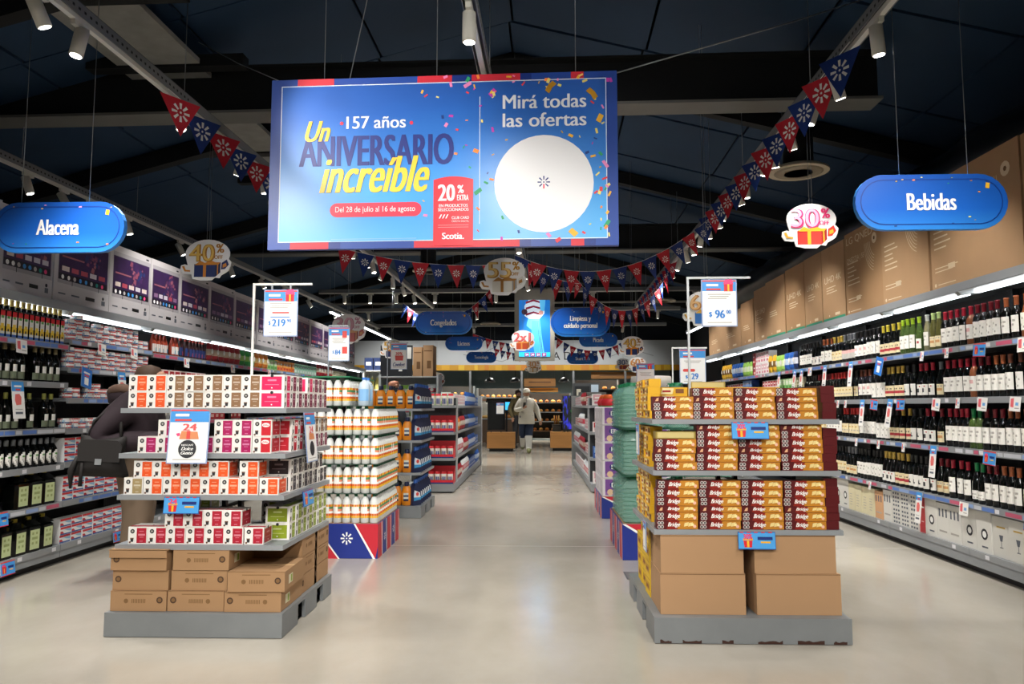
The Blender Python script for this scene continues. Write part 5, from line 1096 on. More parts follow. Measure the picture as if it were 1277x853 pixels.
# ---------------- biscuit island
pallet(.625, 1.66, 4.13, 5.2, .135, 'grey metal pallet with rust along its foot, under the biscuits', True)
BZ = [1.18, .9, .582]; RX0, RX1, RY0, RY1 = .645, 1.655, 4.2, 5.1
stand(RX0, RX1, RY0, RY1, .135, BZ, 'grey three-shelf stand full of wafer biscuit packs', 1.2)
PW, PD, PH, PT = .224, .075, .0455, .033
def wafer_kind(h, thin=False):
    b = MB().box(-PW/2, PW/2, 0, PD, 0, h, mat('#571417', .38)); fr = ((-PW/2,0,0),(1,0,0),(0,0,1),(0,-1,0))
    b.flat([(PW*.5,.001),(PW,.001),(PW,h-.001),(PW*.56,h-.001)], fr, .0005, mat('#c07f24', .4)); b.flat([(PW*.24,.001),(PW*.5,.001),(PW*.56,h-.001),(PW*.3,h-.001)], fr, .0004, mat('#8e2418', .4))
    b.text('Bridge', fr, PW*.27, PW*.57, h*.18, h*.82, .0012, WHITE, 'S')
    for a in (.66, .76): b.flat([(PW*a,h*.3),(PW*(a+.1),h*.42),(PW*(a+.12),h*.85),(PW*(a+.02),h*.75)], fr, .001+a*.0004, mat('#e9d08a', .5))
    b.disc(fr, PW*.92, h*.35, h*.2, .0012, mat('#e8b8a8', .5), 8); b.rect(fr, PW*.84, PW*.9, h*.4, h*.7, .0016, mat('#f2e0a0', .5))
    if thin: b.flat([(PW*.06,h*.2),(PW*.14,h*.25),(PW*.15,h*.8),(PW*.1,h*.7)], fr, .001, mat('#d8a880', .5))
    else:
        for cx in (.06, .135):
            for cz in (.28, .74): b.disc(fr, PW*cx, h*cz, h*.2, .0008, mat('#d8d2cc', .5), 10); b.disc(fr, PW*cx, h*cz, h*.14, .0012, LBK, 8); b.rect(fr, PW*cx-h*.07, PW*cx+h*.07, h*cz-h*.02, h*cz+h*.02, .0016, LTX)
    ft = ((-PW/2,0,h),(1,0,0),(0,1,0),(0,0,1)); b.rect(ft, PW*.5, PW, 0, PD, .0004, mat('#b3741f', .4))
    fs = ((PW/2,0,0),(0,1,0),(0,0,1),(1,0,0)); 
    b.rect(fs, PD*.2, PD*.8, h*.3, h*.7, .0004, mat('#6b1b1d', .4))
    return Kind('wafer_pack', 'biscuit pack', b)
WK, WT = wafer_kind(PH), wafer_kind(PT, True)
SHW = ('top', 'middle', 'lowest')
def wafers(k, col, rows, x, y=4.212, what='', rz=0, z=None):
    zc = BZ[k]
    for r_, ty in enumerate(rows):
        kd, h = (WK, PH) if ty == 'f' else (WT, PT)
        kd.put((x+R.uniform(-.005,.005), y+R.uniform(0,.006), zc), rz+R.uniform(-.012,.012), 'maroon and gold wafer pack'+what+', '+SHW[k]+' shelf, '+ORD[col]+' stack, '+ORD[r_]+' from below', 'wafer packs'+what+' on the '+SHW[k]+' biscuit shelf'); zc += h+.0005
    return zc
for c in range(4): wafers(2, c, 'fftfff', .775+.2295*c)
ends = [wafers(1, c, 'fftf' if c == 0 else 'fftfft', .768+.2295*c) for c in range(4)]
for c in range(4): wafers(0, c, 'fft' if c == 0 else 'fftf', .764+.2285*c - (.012 if c else 0))
# maroon packs lying end-on along the aisle side of the stand
for k, n in ((0, 4), (1, 5), (2, 6)):
    for c in range(2): wafers(k, c, 'f'*n, 1.65-.001, 4.33+.23*c, ' lying end-on', PI/2)
# yellow wafer packs along the middle aisle side
def yel_kind():
    b = MB().box(-.09, .09, 0, .07, 0, .046, mat('#d9a520', .4)); fr = ((-.09,0,0),(1,0,0),(0,0,1),(0,-1,0))
    b.flat([(.02,.005),(.09,.004),(.1,.04),(.03,.042)], fr, .0006, mat('#e8d8a0', .5)); b.rect(fr, .11, .16, .01, .036, .0006, mat('#7a4a1e', .5)); b.rect(fr, .03, .08, .016, .028, .001, mat('#a02020', .5))
    b.rect(((-.09,0,.046),(1,0,0),(0,1,0),(0,0,1)), .03, .15, .01, .06, .0006, mat('#e6bc3a', .4))
    for s_ in (-1, 1): b.flat([(s_*.09, .0, 0),(s_*.1, .035, .023),(s_*.09,.07,.046)], ((0,0,0),(1,0,0),(0,1,0),(0,0,1)), .0, mat('#c9921a', .4)) if False else None
    return Kind('yellow_wafer_pack', 'biscuit pack', b)
YK = yel_kind()
for k in range(3):
    for c in range(3):
        for l in range((5, 5, 6)[k]): YK.put((RX0+.012+R.uniform(0,.012), 4.56+.183*c, BZ[k]+l*.0466), -PI/2+R.uniform(-.04,.04), 'yellow wafer pack facing the middle aisle, '+SHW[k]+' shelf, '+ORD[c]+' stack, '+ORD[l]+' from below', 'yellow wafer packs facing the middle aisle')
for c in range(6):
    for l in range(4 if c < 5 else 4): YK.put((.83+.186*(c % 4), 4.62+.16*(c//4)+.0, BZ[0]+l*.0466), R.uniform(-.05,.05), 'yellow wafer pack at the back of the top shelf, '+ORD[c]+' stack, '+ORD[l]+' from below', 'yellow wafer packs at the back of the top shelf')
WKG = Kind('gold_biscuit_box', 'biscuit pack', MB().box(-.11, .11, 0, .09, 0, .04, mat('#a8924a', .35, .3)).rect(((-.11,0,0),(1,0,0),(0,0,1),(0,-1,0)), .01, .21, .005, .035, .0006, mat('#c9b87a', .4)))
WKG.put((.772, 4.22, ends[0]+.0006), 0, 'dull gold biscuit box topping the first stack of the middle shelf')
WKG.put((1.1, 4.86, BZ[0]+4*.0466), 0, 'dull gold biscuit box lying on the yellow packs behind')
# large plain cartons and yellow cases on the pallet
bigm = mat('#ab8661', .85, noise=.05, nscale=4, name='plain_cardboard')
def big(x0, x1, z0, z1, lab):
    w = x1-x0; t = O('plain_carton', MB().box(-w/2, w/2, 0, .34, 0, z1-z0, bigm), None, ((x0+x1)/2, 4.19+R.uniform(0,.012), z0), (0,0,R.uniform(-.01,.01)), lab, 'carton', 'plain cartons on the biscuit pallet')
    O('flap_seam', MB().box(-w/2-.0004, w/2+.0004, -.0006, 0, z1-z0-.006, z1-z0-.003, CARDD).box(-w/2, w/2, .16, .163, z1-z0, z1-z0+.0006, CARDD), t)
big(.67, 1.125, .136, .352, 'plain brown carton, lower left of four on the biscuit pallet'); big(1.185, 1.635, .136, .352, 'plain brown carton, lower right of four on the biscuit pallet')
big(.675, 1.12, .353, .555, 'plain brown carton, upper left of four on the biscuit pallet'); big(1.18, 1.615, .353, .555, 'plain brown carton, upper right of four on the biscuit pallet')
b = MB().box(-.09, .09, 0, .3, 0, .1, mat('#d9b21e', .5)); fr = ((-.09,0,0),(1,0,0),(0,0,1),(0,-1,0)); b.rect(fr, .02, .16, .03, .075, .0006, mat('#b98a14', .5)); b.rect(fr, .05, .13, .04, .06, .001, mat('#7a3a12', .5)); b.rect(fr, 0, .18, .096, .1, .001, mat('#a87f10', .5))
YC = Kind('yellow_case', 'carton', b)
for c in range(3):
    for l in range(4 if c < 2 else 3): YC.put((RX0+.02+R.uniform(0,.01), 4.635+.185*c, .136+l*.1008), -PI/2+R.uniform(-.02,.02), 'yellow case under the biscuit stand, '+ORD[c]+' stack from the entrance, '+ORD[l]+' from below', 'yellow cases on the biscuit pallet')
t = framed_card((.632, 4.5, .42), -PI/2, .1, .16, [], 'small pale card clipped to the side of the biscuit stand', 0)
t = framed_card((.632, 4.75, .96), -PI/2, .1, .18, [], 'narrow blue-topped card on the side of the biscuit stand', 0)
# ================================================================== displays further down the aisle
SKN = mat('#1c2f86', .45); SKR = mat('#c32636', .45)
def skirt_base(x0, x1, y0, y1, h, label, side):
    """printed cardboard skirt: navy front with a white burst, red and navy stripes along the aisle side"""
    w = x1-x0; L = y1-y0; t = E('pallet_skirt', (x0, y0, 0), 0, label, 'display base', 'navy and red pallet skirts')
    O('board', MB().box(0, w, 0, L, .002, h, SKN), t); f = ((0,0,0),(1,0,0),(0,0,1),(0,-1,0)); b = MB()
    if side > 0:
        b.flat([(w-.3,h),(w,h),(w,.0),(w-.02,0)], f, .001, SKR) if False else b.flat([(w-.19,h),(w,h),(w,.1),(w-.02,0)], f, .001, SKR)
        b.flat([(w-.205,h),(w-.19,h),(w-.02,0),(w-.04,0)], f, .0014, WHITE); b.flat([(w-.45,0),(w-.33,0),(w-.45,h*.55)], f, .001, SKR); b.flat([(w-.33,0),(w-.315,0),(w-.45,h*.62),(w-.45,h*.55)], f, .0012, WHITE); emblem(b, f, w-.26, h*.58, .05, .0014, WHITE, .28)
    else:
        b.flat([(.03,h),(.5,h),(.5,.02)], f, .001, SKR); b.flat([(.0,h),(.03,h),(.5,.02),(.48,.0)], f, .0012, WHITE)
    O('front_print', b, t)
    fs = ((w,0,0),(0,1,0),(0,0,1),(1,0,0)) if side > 0 else ((0,L,0),(0,-1,0),(0,0,1),(-1,0,0)); b = MB(); n = 5
    for k in range(n):
        a = L*k/n; q = L/n; m = SKR if k % 2 == 0 else SKN; b.flat([(a,0),(a+q,0),(a+q,h),(a,h)], fs, .001, m); b.flat([(a+q-.02,0),(a+q,0),(a+q-.04,h),(a+q-.06,h)], fs, .0014, WHITE)
        if k % 2: emblem(b, fs, a+q*.45, h*.5, .035, .0016, WHITE, .28)
    O('side_print', b, t); O('inner_tray', MB().box(.01, w-.01, .01, L-.01, h, h+.003, CARD), t)
# ---- white bottles with yellow and orange bands
skirt_base(-2.27, -1.305, 6.3, 7.27, .283, 'navy and red skirt under the white bottles', 1)
MB1 = mat('#dcdedb', .4, trans=.0, name='white_plastic'); GC = mat('#136b45', .45); LBo = mat('#d9651f', .5); LBy = mat('#e8b52c', .5)
def wb():
    b = MB().lathe([(.031,0),(.0365,.006),(.0365,.155),(.034,.175),(.02,.21),(.0125,.216),(.0125,.222)], 12, MB1)
    c = MB().lathe([(.0145,.215),(.0145,.234),(.012,.236)], 10, GC)
    def f(i, j):
        if j == 0: return LBy
        if j == 1: return LBo
        if j == 5: return LBo if i % 2 else LBy
        if j in (3, 4) and 5 <= i <= 7: return mat('#e08a6a', .5) if j == 3 else mat('#4a8a5a', .5)
        return None
    l = MB().shell(.0371, .04, .15, -PI, PI, 14, 6, lambda i, j: f(i, j) or WHITE)
    return Kind('drink_bottle', 'bottle', b, [('cap', c), ('bottle_label', l)])
WBK = wb(); LYR = ('bottom', 'second', 'third', 'fourth', 'top')
lay = MB().box(-.475, .475, 0, .96, 0, .004, mat('#2f4a3a', .6)).mesh('layer_sheet')
for k in range(5):
    z = .287+k*.2425; xr = -1.312 if k < 4 else -1.56
    nx = 8
    for i in range(nx): WBK.put((xr-.038-.0765*i, 6.345, z), R.uniform(-.5,.5), 'white bottle with orange bands facing the entrance, '+LYR[k]+' layer, '+ORD[i]+' from the aisle', 'white bottles facing the entrance')
    for j in range(1, 12): WBK.put((xr-.038, 6.345+.0765*j, z), R.uniform(-.5,.5), 'white bottle with orange bands along the aisle, '+LYR[k]+' layer, '+ORD[j]+' back', 'white bottles along the aisle')
    if k == 4:
        O('layer_sheet', MB().box(-.36, .36, 0, .96, 0, .012, GC), None, (xr-.36, 6.3, z+.2365), label='green plastic sheet lying over the top layer of white bottles', cat='sheet')
    else: O('layer_sheet', lay, None, (-1.787, 6.3, z+.2375), label='thin board between '+LYR[k]+' and next layer of white bottles', cat='sheet', group='boards between the bottle layers')
# blue and white bottles beside the top layer
BWK = Kind('milk_jug', 'bottle', MB().lathe([(.045,0),(.05,.008),(.05,.16),(.04,.19),(.018,.21),(.018,.222)], 12, mat('#b4c4d2', .4)), [('cap', MB().lathe([(.02,.218),(.02,.238)], 10, mat('#3a78c8', .5))), ('jug_label', MB().shell(.0506, .04, .14, -PI/2-1.1, -PI/2+1.1, 4, 3, lambda i, j: mat('#7fb0dc', .5)))])
for j in range(2): BWK.put((-1.46+.005, 6.37+.12*j, .287+4*.2425), 0, 'white and pale blue jug on the bottle stack, '+('nearer', 'farther')[j]+' one', 'pale blue jugs on the bottle stack')
# ---- detergent stand
pallet(-2.15, -1.29, 8.56, 9.7, .13, 'grey metal pallet under the detergent bottles')
DZ = [1.225, .865, .5]
stand(-2.14, -1.3, 8.6, 9.66, .13, DZ, 'grey stand holding orange and navy detergent bottles', 1.25)
OR_ = mat('#e38a1a', .4); NV = mat('#182448', .4)
ob = MB(); 
ob.lathe([(.048,0),(.056,.01),(.06,.07),(.057,.15),(.044,.2),(.024,.222)], 12, OR_); ob.v = [(x, y*.62, z) for x, y, z in ob.v]
OBK = Kind('detergent_bottle', 'detergent', ob, [('cap', MB().lathe([(.026,.215),(.028,.222),(.026,.258),(.02,.262)], 10, NV)), ('bottle_label', MB().grid(((0,-.0385,0),(1,0,0),(0,0,1),(0,-1,0)), -.028, .028, .05, .14, 3, 4, lambda i, j: [NV, mat('#d8d8cc', .5), mat('#4a5a78', .5), mat('#d8d8cc', .5)][j], .001))])
db = MB(); P = [(-.06,0),(.06,0),(.062,.1),(.045,.19),(.02,.24),(-.01,.25),(-.03,.235),(-.06,.15)]
db.ext(P, ((0,0,0),(1,0,0),(0,0,1),(0,-1,0)), -.035, .035, NV)
lb_ = MB(); ff = ((0,0,0),(1,0,0),(0,0,1),(0,-1,0))
lb_.flat([(-.05,.05),(.055,.06),(.056,.1),(.0,.11),(-.055,.15)], ff, .0355, mat('#3a9ad0', .5)); lb_.flat([(-.05,.09),(.05,.085),(.04,.14),(-.045,.17)], ff, .036, mat('#e0e6ea', .5)); lb_.disc(ff, .0, .125, .022, .0365, REDP, 10)
DBK = Kind('detergent_bottle', 'detergent', db, [('bottle_label', lb_), ('cap', MB().lathe([(.022,.235),(.024,.24),(.024,.285),(.02,.288)], 10, mat('#2a5aa8', .5), (.0,0,0)))])
for k, z in enumerate(DZ+[.131]):
    nm = ('top', 'second', 'third', 'base')[k]
    for i, x in enumerate((-1.44, -1.555, -1.67, -1.785, -1.9) if k == 0 else (-1.475, -1.59, -1.705, -1.82)):
        OBK.put((x, 8.67, z), 0, 'orange detergent bottle with navy cap, '+nm+' level, '+ORD[i]+' from the aisle', 'orange detergent bottles')
    for j in range(7): DBK.put((-1.378, 8.69+.138*j, z), PI/4+.1, 'navy detergent bottle with white and blue label, '+nm+' level, '+ORD[j]+' from the entrance', 'navy detergent bottles')
# ---- end bay with red trays and the gondola behind it
def gondola(x0, x1, y0, y1, zs, hz, label, end_label=None):
    t = E('gondola', ((x0+x1)/2, y0, 0), 0, label, 'shelving'); w = (x1-x0)/2; L = y1-y0
    O('base', MB().box(-w, w, 0, L, .02, .13, GREYP).box(-w+.03, w-.03, .03, L-.03, 0, .02, BLACK), t)
    O('spine', MB().box(-.02, .02, .35, L-.02, .131, hz, mat('#7d8082', .6)), t)
    O('end_wall', MB().box(-w+.01, w-.01, .33, .35, .131, hz, mat('#3a3c40', .6)), t)
    for z in zs:
        s_ = O('shelf', MB().box(-w, w, 0, L, z-.025, z, SHELFM), t); O('price_strip', MB().box(-w-.004, -w, 0, L, z-.035, z+.003, SHELFE).box(w, w+.004, 0, L, z-.035, z+.003, SHELFE).box(-w, w, -.004, 0, z-.035, z+.003, SHELFE), s_)
    O('far_panel', MB().box(-w-.03, w+.03, L, L+.03, .0, hz+.1, LGREY).box(w+.02, w+.035, L-.01, L+.04, .02, hz+.08, WHITE), t)
    for s_ in (-1, 1): O('corner_post', MB().box(s_*w-.015, s_*w+.015, .35, .38, .131, hz, LGREY), t)
GZ = [1.265, .875, .5]
gondola(-1.87, -1.19, 11.03, 16.25, GZ, 1.38, 'long grey gondola on the left of the middle aisle')
tr = MB().box(-.19, .19, 0, .003, .0, .055, RED).box(-.19, -.187, 0, .28, 0, .055, RED).box(.187, .19, 0, .28, 0, .055, RED).box(-.19, .19, 0, .28, 0, .003, RED).box(-.19, .19, .277, .28, 0, .24, RED)
tr.add([(.187,0,.055),(.19,0,.055),(.19,.28,.24),(.187,.28,.24),(.187,.28,.055),(.19,.28,.055)], [(0,3,4),(1,5,2),(0,1,2,3)], RED); tr.add([(-.187,0,.055),(-.19,0,.055),(-.19,.28,.24),(-.187,.28,.24),(-.187,.28,.055)], [(0,3,4)], RED)
tr.box(-.19, .19, -.002, 0, .0, .02, NAVY)
TRK_ = Kind('display_tray', 'tray', tr)
jar = MB().lathe([(.038,0),(.042,.006),(.042,.13),(.036,.14)], 12, mat('#e6e2d8', .45))
JK = Kind('coffee_jar', 'jar', jar, [('lid', MB().lathe([(.04,.138),(.04,.168),(.037,.17)], 12, RED)), ('jar_label', MB().shell(.0426, .02, .12, -PI/2-1.3, -PI/2+1.3, 5, 5, lambda i, j: mat('#1d3a86', .5) if 1 <= i <= 3 and j < 4 else mat('#c9b28a', .5) if i == 0 else mat('#e8e4da', .5)))])
for k, z in enumerate(GZ+[.131]):
    nm = ('top', 'second', 'third', 'base')[k]
    for c in range(1):
        x = -1.39-.385*c
        if k: TRK_.put((x, 11.045, z+.0), 0, 'red cardboard tray on the '+nm+' level of the end bay, '+('aisle', 'far')[c]+' side', 'red display trays on the end bay')
        for i in range(4): JK.put((x-.138+.092*i, 11.1, z+.0036), 0, 'white jar with red lid, '+nm+' level of end bay, '+('aisle', 'far')[c]+' tray, '+ORD[i]+' from left', 'red-lidded jars on the end bay')
for i in range(3): BX['greenbox'].put((-1.3-.15*i, 11.2, GZ[0]+.001), 0, 'lime and white box behind the top jars of the end bay, '+ORD[i]+' from the aisle', 'lime boxes on the end bay')
b = MB().box(-.07, .07, 0, .1, 0, .2, mat('#e2e6ea', .5)); fr = ((-.07,0,0),(1,0,0),(0,0,1),(0,-1,0)); b.rect(fr, .03, .11, .04, .1, .0008, SKY); b.rect(fr, .02, .12, .13, .17, .0008, mat('#9ec4dc', .5))
WPK = Kind('white_pack', 'pack', b); WPK.put((-1.36, 11.37, GZ[0]+.0), 0, 'tall white pack with blue print standing on the end bay'); 
# goods along the gondola side that faces the middle aisle
def gside(side, xf, y0, zs, cols, tail, group, w=.15):
    for k, z in enumerate(zs):
        for c, (kd, word) in enumerate(cols[k]): kd.put((xf-side*.03, y0+w*(c+.5), z), PI/2 if side > 0 else -PI/2, word+' on '+('top', 'second', 'third', 'base')[k]+' level of '+tail+', '+ORD[c]+' from the entrance', group)
g_red, g_blue, g_white, g_orange = (BAGS['white'], 'white and red pouch'), (BX['bluebox'], 'blue pack'), (BX['redwhite'], 'red and white pack'), (BAGS['orange'], 'orange pouch')
g_rd, g_bl2, g_nv = (BAGS['red'], 'red pouch'), (BAGS['blue'], 'blue pouch'), (BAGS['navy'], 'navy pouch')
gside(1, -1.19, 11.45, GZ+[.131], [[(BX['whitepink'], 'white pack')]*9+[g_bl2]*11+[g_blue]*6, [g_orange]*3+[g_rd]*5+[g_nv]*4+[g_bl2]*8+[g_blue]*6, [g_red]*6+[g_rd]*6+[g_bl2]*8+[g_blue]*6, [g_rd]*5+[g_red]*7+[g_blue]*10+[g_bl2]*4], 'the left gondola', 'packs on the left gondola', .172)
# ---- right-hand side: water, tissue, gondola
skirt_base(.705, 1.66, 6.3, 7.3, .29, 'navy and red skirt under the water jugs', -1)
WAT = bpy.data.materials.new('water_jug_plastic'); WAT.use_nodes = True; wb_ = WAT.node_tree.nodes['Principled BSDF']
wb_.inputs['Base Color'].default_value = hexc('#b4d8cc'); wb_.inputs['Roughness'].default_value = .06
_nt = WAT.node_tree; _tr = _nt.nodes.new('ShaderNodeBsdfTransparent'); _tr.inputs[0].default_value = hexc('#cfeae2'); _mx = _nt.nodes.new('ShaderNodeMixShader'); _mx.inputs[0].default_value = .3
_nt.links.new(_tr.outputs[0], _mx.inputs[1]); _nt.links.new(wb_.outputs[0], _mx.inputs[2]); _nt.links.new(_mx.outputs[0], _nt.nodes['Material Output'].inputs[0])
jb = MB(); NS = 20; rings = [(.8,0)]
for i in range(8): z = .012+.27*i/8; rings += [(1.0, z), (1.0, z+.016), (.9, z+.022), (.9, z+.03)]
rings += [(1.0,.285),(.95,.305),(.68,.338),(.34,.352),(.33,.362)]
V = []
for f_, z in rings:
    for i in range(NS):
        a = 2*PI*i/NS; c, q = math.cos(a), math.sin(a); k = (abs(c)**4+abs(q)**4)**-.25 if f_ > .5 else 1; V.append((.092*f_*k*c, .092*f_*k*q, z))
F = [(j*NS+i, j*NS+(i+1)%NS, (j+1)*NS+(i+1)%NS, (j+1)*NS+i) for j in range(len(rings)-1) for i in range(NS)]
jb.add(V, F+[tuple(range(NS-1,-1,-1))], WAT, False)
WJ = Kind('water_jug', 'water jug', jb, [('cap', MB().lathe([(.034,.355),(.034,.378),(.03,.38)], 12, mat('#1a7a4e', .45))), ('handle', MB().tube([(-.05,0,.36),(-.045,0,.378),(.045,0,.378),(.05,0,.36)], .006, 6, mat('#1a7a4e', .45)))])
LY3 = ('bottom', 'middle', 'top')
for k in range(3):
    z = .2935+k*.3865
    for i in range(3):
        for j in range(5):
            if i == 2 and j > 1: continue
            WJ.put((.81+.19*i, 6.4+.19*j, z), R.uniform(-.06,.06), 'clear green-tinted water jug, '+LY3[k]+' layer, '+ORD[i]+' from the aisle, '+ORD[j]+' back', 'water jugs on the pallet')
    if k < 2: O('layer_sheet', MB().box(0, .93, 0, .97, 0, .004, mat('#3d6a58', .6)), None, (.715, 6.31, z+.381), label='thin green sheet above the '+LY3[k]+' layer of water jugs', cat='sheet')
skirt_base(.735, 1.6, 8.6, 9.6, .24, 'navy and red skirt under the tissue packs', -1)
b = MB(); b.bbox(-.19, .19, 0, .24, 0, .2, .012, mat('#ded9dc', .45)); fr = ((-.19,0,0),(1,0,0),(0,0,1),(0,-1,0)); PUR = mat('#7a4a98', .45)
for q, fr in enumerate((((-.19,0,0),(1,0,0),(0,0,1),(0,-1,0)), ((-.19,.24,0),(0,-1,0),(0,0,1),(-1,0,0)))):
    W = .38 if q == 0 else .24
    if q == 0:
        b.rect(fr, .035, W-.035, .012, .188, .0008, PUR); b.rect(fr, .035, W-.035, .012, .05, .0012, mat('#9a6ab0', .5)); b.disc(fr, .16, .125, .075, .0016, NAVY, 18, .045); b.text('Elite', fr, .105, .215, .1, .15, .0024, WHITE, 'B'); b.disc(fr, .09, .045, .035, .002, mat('#e8c8a0', .5), 10)
    else: b.rect(fr, .03, W-.03, .03, .17, .0008, mat('#cfcad0', .5)); b.disc(fr, .12, .1, .045, .0012, mat('#e6e2e6', .5), 12)
TPK = Kind('tissue_pack', 'tissue pack', b)
for k in range(5):
    for i in range(2):
        for j in range(4): TPK.put((.735+.2+.39*i, 8.62+.245*j, .2445+k*.2005), R.uniform(-.02,.02), 'purple and white tissue pack, '+LYR[k]+' layer, '+('aisle', 'inner')[i]+' column, '+ORD[j]+' back', 'tissue packs on the pallet')
b = MB(); b.lathe([(.07,0),(.085,.02),(.09,.06),(.06,.1),(.03,.13)], 9, RED); b.lathe([(.055,.085),(.07,.1),(.045,.14)], 9, ORANGE); b.lathe([(.075,-.0),(.08,.015)], 9, GREEN)
RPK = Kind('red_topped_pack', 'pack', b)
for i in range(4):
    for j in range(3): RPK.put((.83+.19*i, 8.72+.22*j, .2445+5*.2005+.0005), R.uniform(0,3), 'red and orange round pack on top of the tissue, '+ORD[i]+' from the aisle, '+ORD[j]+' back', 'red packs on top of the tissue')
gondola(.8, 1.62, 11.1, 16.35, GZ, 1.38, 'long grey gondola on the right of the middle aisle')
gside(-1, .8, 11.45, GZ+[.131], [[g_white]*6+[g_rd]*6+[(BX['whitepink'], 'white pack')]*14, [(BX['whitepink'], 'white pack')]*8+[g_red]*8+[g_white]*10, [g_white]*8+[g_rd]*8+[g_red]*10, [g_red]*8+[(BX['whitepink'], 'white pack')]*18], 'the right gondola', 'packs on the right gondola', .172)
for k, z in enumerate(GZ+[.131]):
    for i in range(5): BX[('whitepink', 'redwhite', 'bluebox')[(k+i) % 3]].put((.9+.15*i, 11.14, z), 0, ('white', 'red-white', 'blue')[(k+i) % 3]+' pack on the near end of the right gondola, '+('top', 'second', 'third', 'base')[k]+' level, '+ORD[i]+' across', 'packs on the near end of the right gondola')
# tall far end panel of the right-hand gondola
t = E('end_panel', (.93, 16.45, 0), 0, 'tall grey end panel with seams beside the right television stand', 'panel'); O('board', MB().box(0, .6, 0, .05, .03, 1.56, mat('#8e8c88', .6, noise=.1, nscale=3)), t); O('foot', MB().box(.02, .58, -.03, .08, 0, .03, BLACK), t)
b = MB(); [b.box(0, .6, -.002, 0, z, z+.008, DARK) for z in (.5, 1.0)]; O('seam', b, t)
# ---- price cards on poles further back
def pole_card(x, y, z0, zc, dx, lines, label, w=.19, h=.265, m=WIRE):
    card_pole(x, y, z0, zc+h+.03, dx*2, 'thin steel pole of the '+label.split(' reading')[0].replace('white ', '')+' at '+label.split(' ')[-1], m, .005)
    t = framed_card((x+dx, y-.02, zc), 0, w, h, lines, label); lines_print(t, w, h, .66, 3); gift(t, w, h, .25, .86, 1.2); return t
card_pole(-1.83, 6.6, .287+4*.2425+.2365+.0125, 1.97, .17, 'thin pole of the card reading 84', WIRE, .005)
t = framed_card((-1.735, 6.58, 1.655), 0, .175, .29, [('84', -.2, .1, .18, .32, BT), ('$', -.32, -.24, .2, .3, BT)], 'white price card reading 84 above the white bottles'); lines_print(t, .175, .29, .66, 4); O('red_tag', MB().rect(FRONT, .03, .075, .06, .12, .002, REDP).rect(FRONT, .03, .07, .2, .26, .003, REDP), t)
card_pole(-1.78, 9.0, DZ[0]+.0, 2.02, .25, 'thin pole of the cursive card over the detergents', WIRE, .005)
t = framed_card((-1.64, 8.98, 1.7), 0, .185, .3, [], 'white card with red gift and cursive word over the detergents'); O('lettering', MB().text('Comfort', FRONT, -.07, .075, .03, .075, .003, NAVY, 'S').text('30%', FRONT, -.04, .045, .165, .2, .003, mat('#d84a50', .5), 'B').flat([(-.04,.1),(.05,.1),(.055,.16),(-.045,.16)], FRONT, .0026, mat('#d84a40', .5)), t)
card_pole(1.19, 6.59, .2945+2*.3865+.38, 1.765, .3, 'white pole of the card reading 129', WHITE, .005)
t = framed_card((1.36, 6.57, 1.45), 0, .215, .29, [('129', -.16, .22, .12, .3, BT), ('$', -.3, -.2, .14, .24, BT)], 'white price card reading 129 behind the biscuits'); lines_print(t, .215, .29, .66, 2); O('red_tag', MB().flat(pill(-.085, .02, .1, .125), FRONT, .002, REDP), t)
card_pole(1.02, 8.9, 1.378, 1.76, .3, 'white pole of the farther right price card', WHITE, .005) if False else None
t = framed_card((1.29, 8.9, 1.49), 0, .2, .26, [('199', -.2, .25, .04, .2, BT)], 'white price card over the tissue packs'); lines_print(t, .2, .26, .6, 4); gift(t, .2, .26, .25, .86, 1.2)
O('stem', MB().box(-.004, .004, .004, .01, -.24, .2, WIRE), t)
# ================================================================== the far end: bakery front, television stands, shelving
FW = mat('#ccd2d6', .6, noise=.04, nscale=1)
t = O('wall_bakery', MB().box(-8.9, 5.5, 27, 27.15, 2.74, 3.62, FW), kind='structure')
O('yellow_band', MB().box(-8.9, 5.5, 26.96, 27.0, 2.54, 2.74, mat('#d9a01e', .5)), t)
b = MB(); RR = random.Random(3); x = -8.8
while x < 5.3: w = RR.uniform(.1,.3); b.box(x, x+w, 26.955, 26.96, 2.545, 2.735, mat(RR.choice(('#f0c63a', '#e8b22a', '#d98a1e')), .5)); x += w+RR.uniform(.1,.4)
O('band_print', b, t, kind='stuff')
O('wall_upper', MB().box(-8.9, 5.5, 27.2, 27.3, 3.62, 6.1, WALLD), kind='structure')
LT = mat('#17181a', .5); fr = ((0,26.998,0),(1,0,0),(0,0,1),(0,-1,0))
for k, ch in enumerate('PANAD'): O('letter', MB().text(ch, fr, -.62+.41*k, -.62+.41*k+.27, 2.92, 3.2, .01, LT, 'l'), t)
b = MB(); ln = mat('#8a9096', .6)
for x0, z0, x1, z1 in ((-2.6,3.1,-1.2,2.85),(-2.5,3.2,-1.4,3.15),(-1.2,2.85,-.7,3.05),(-2.2,3.0,-1.5,3.35),(-1.5,3.35,-1.1,3.0),(2.6,3.0,3.4,3.3),(3.4,3.3,4.2,3.05)): b.flat([(x0,z0),(x1,z1),(x1,z1+.02),(x0,z0+.02)], fr, .004, ln)
O('line_drawing', b, t)
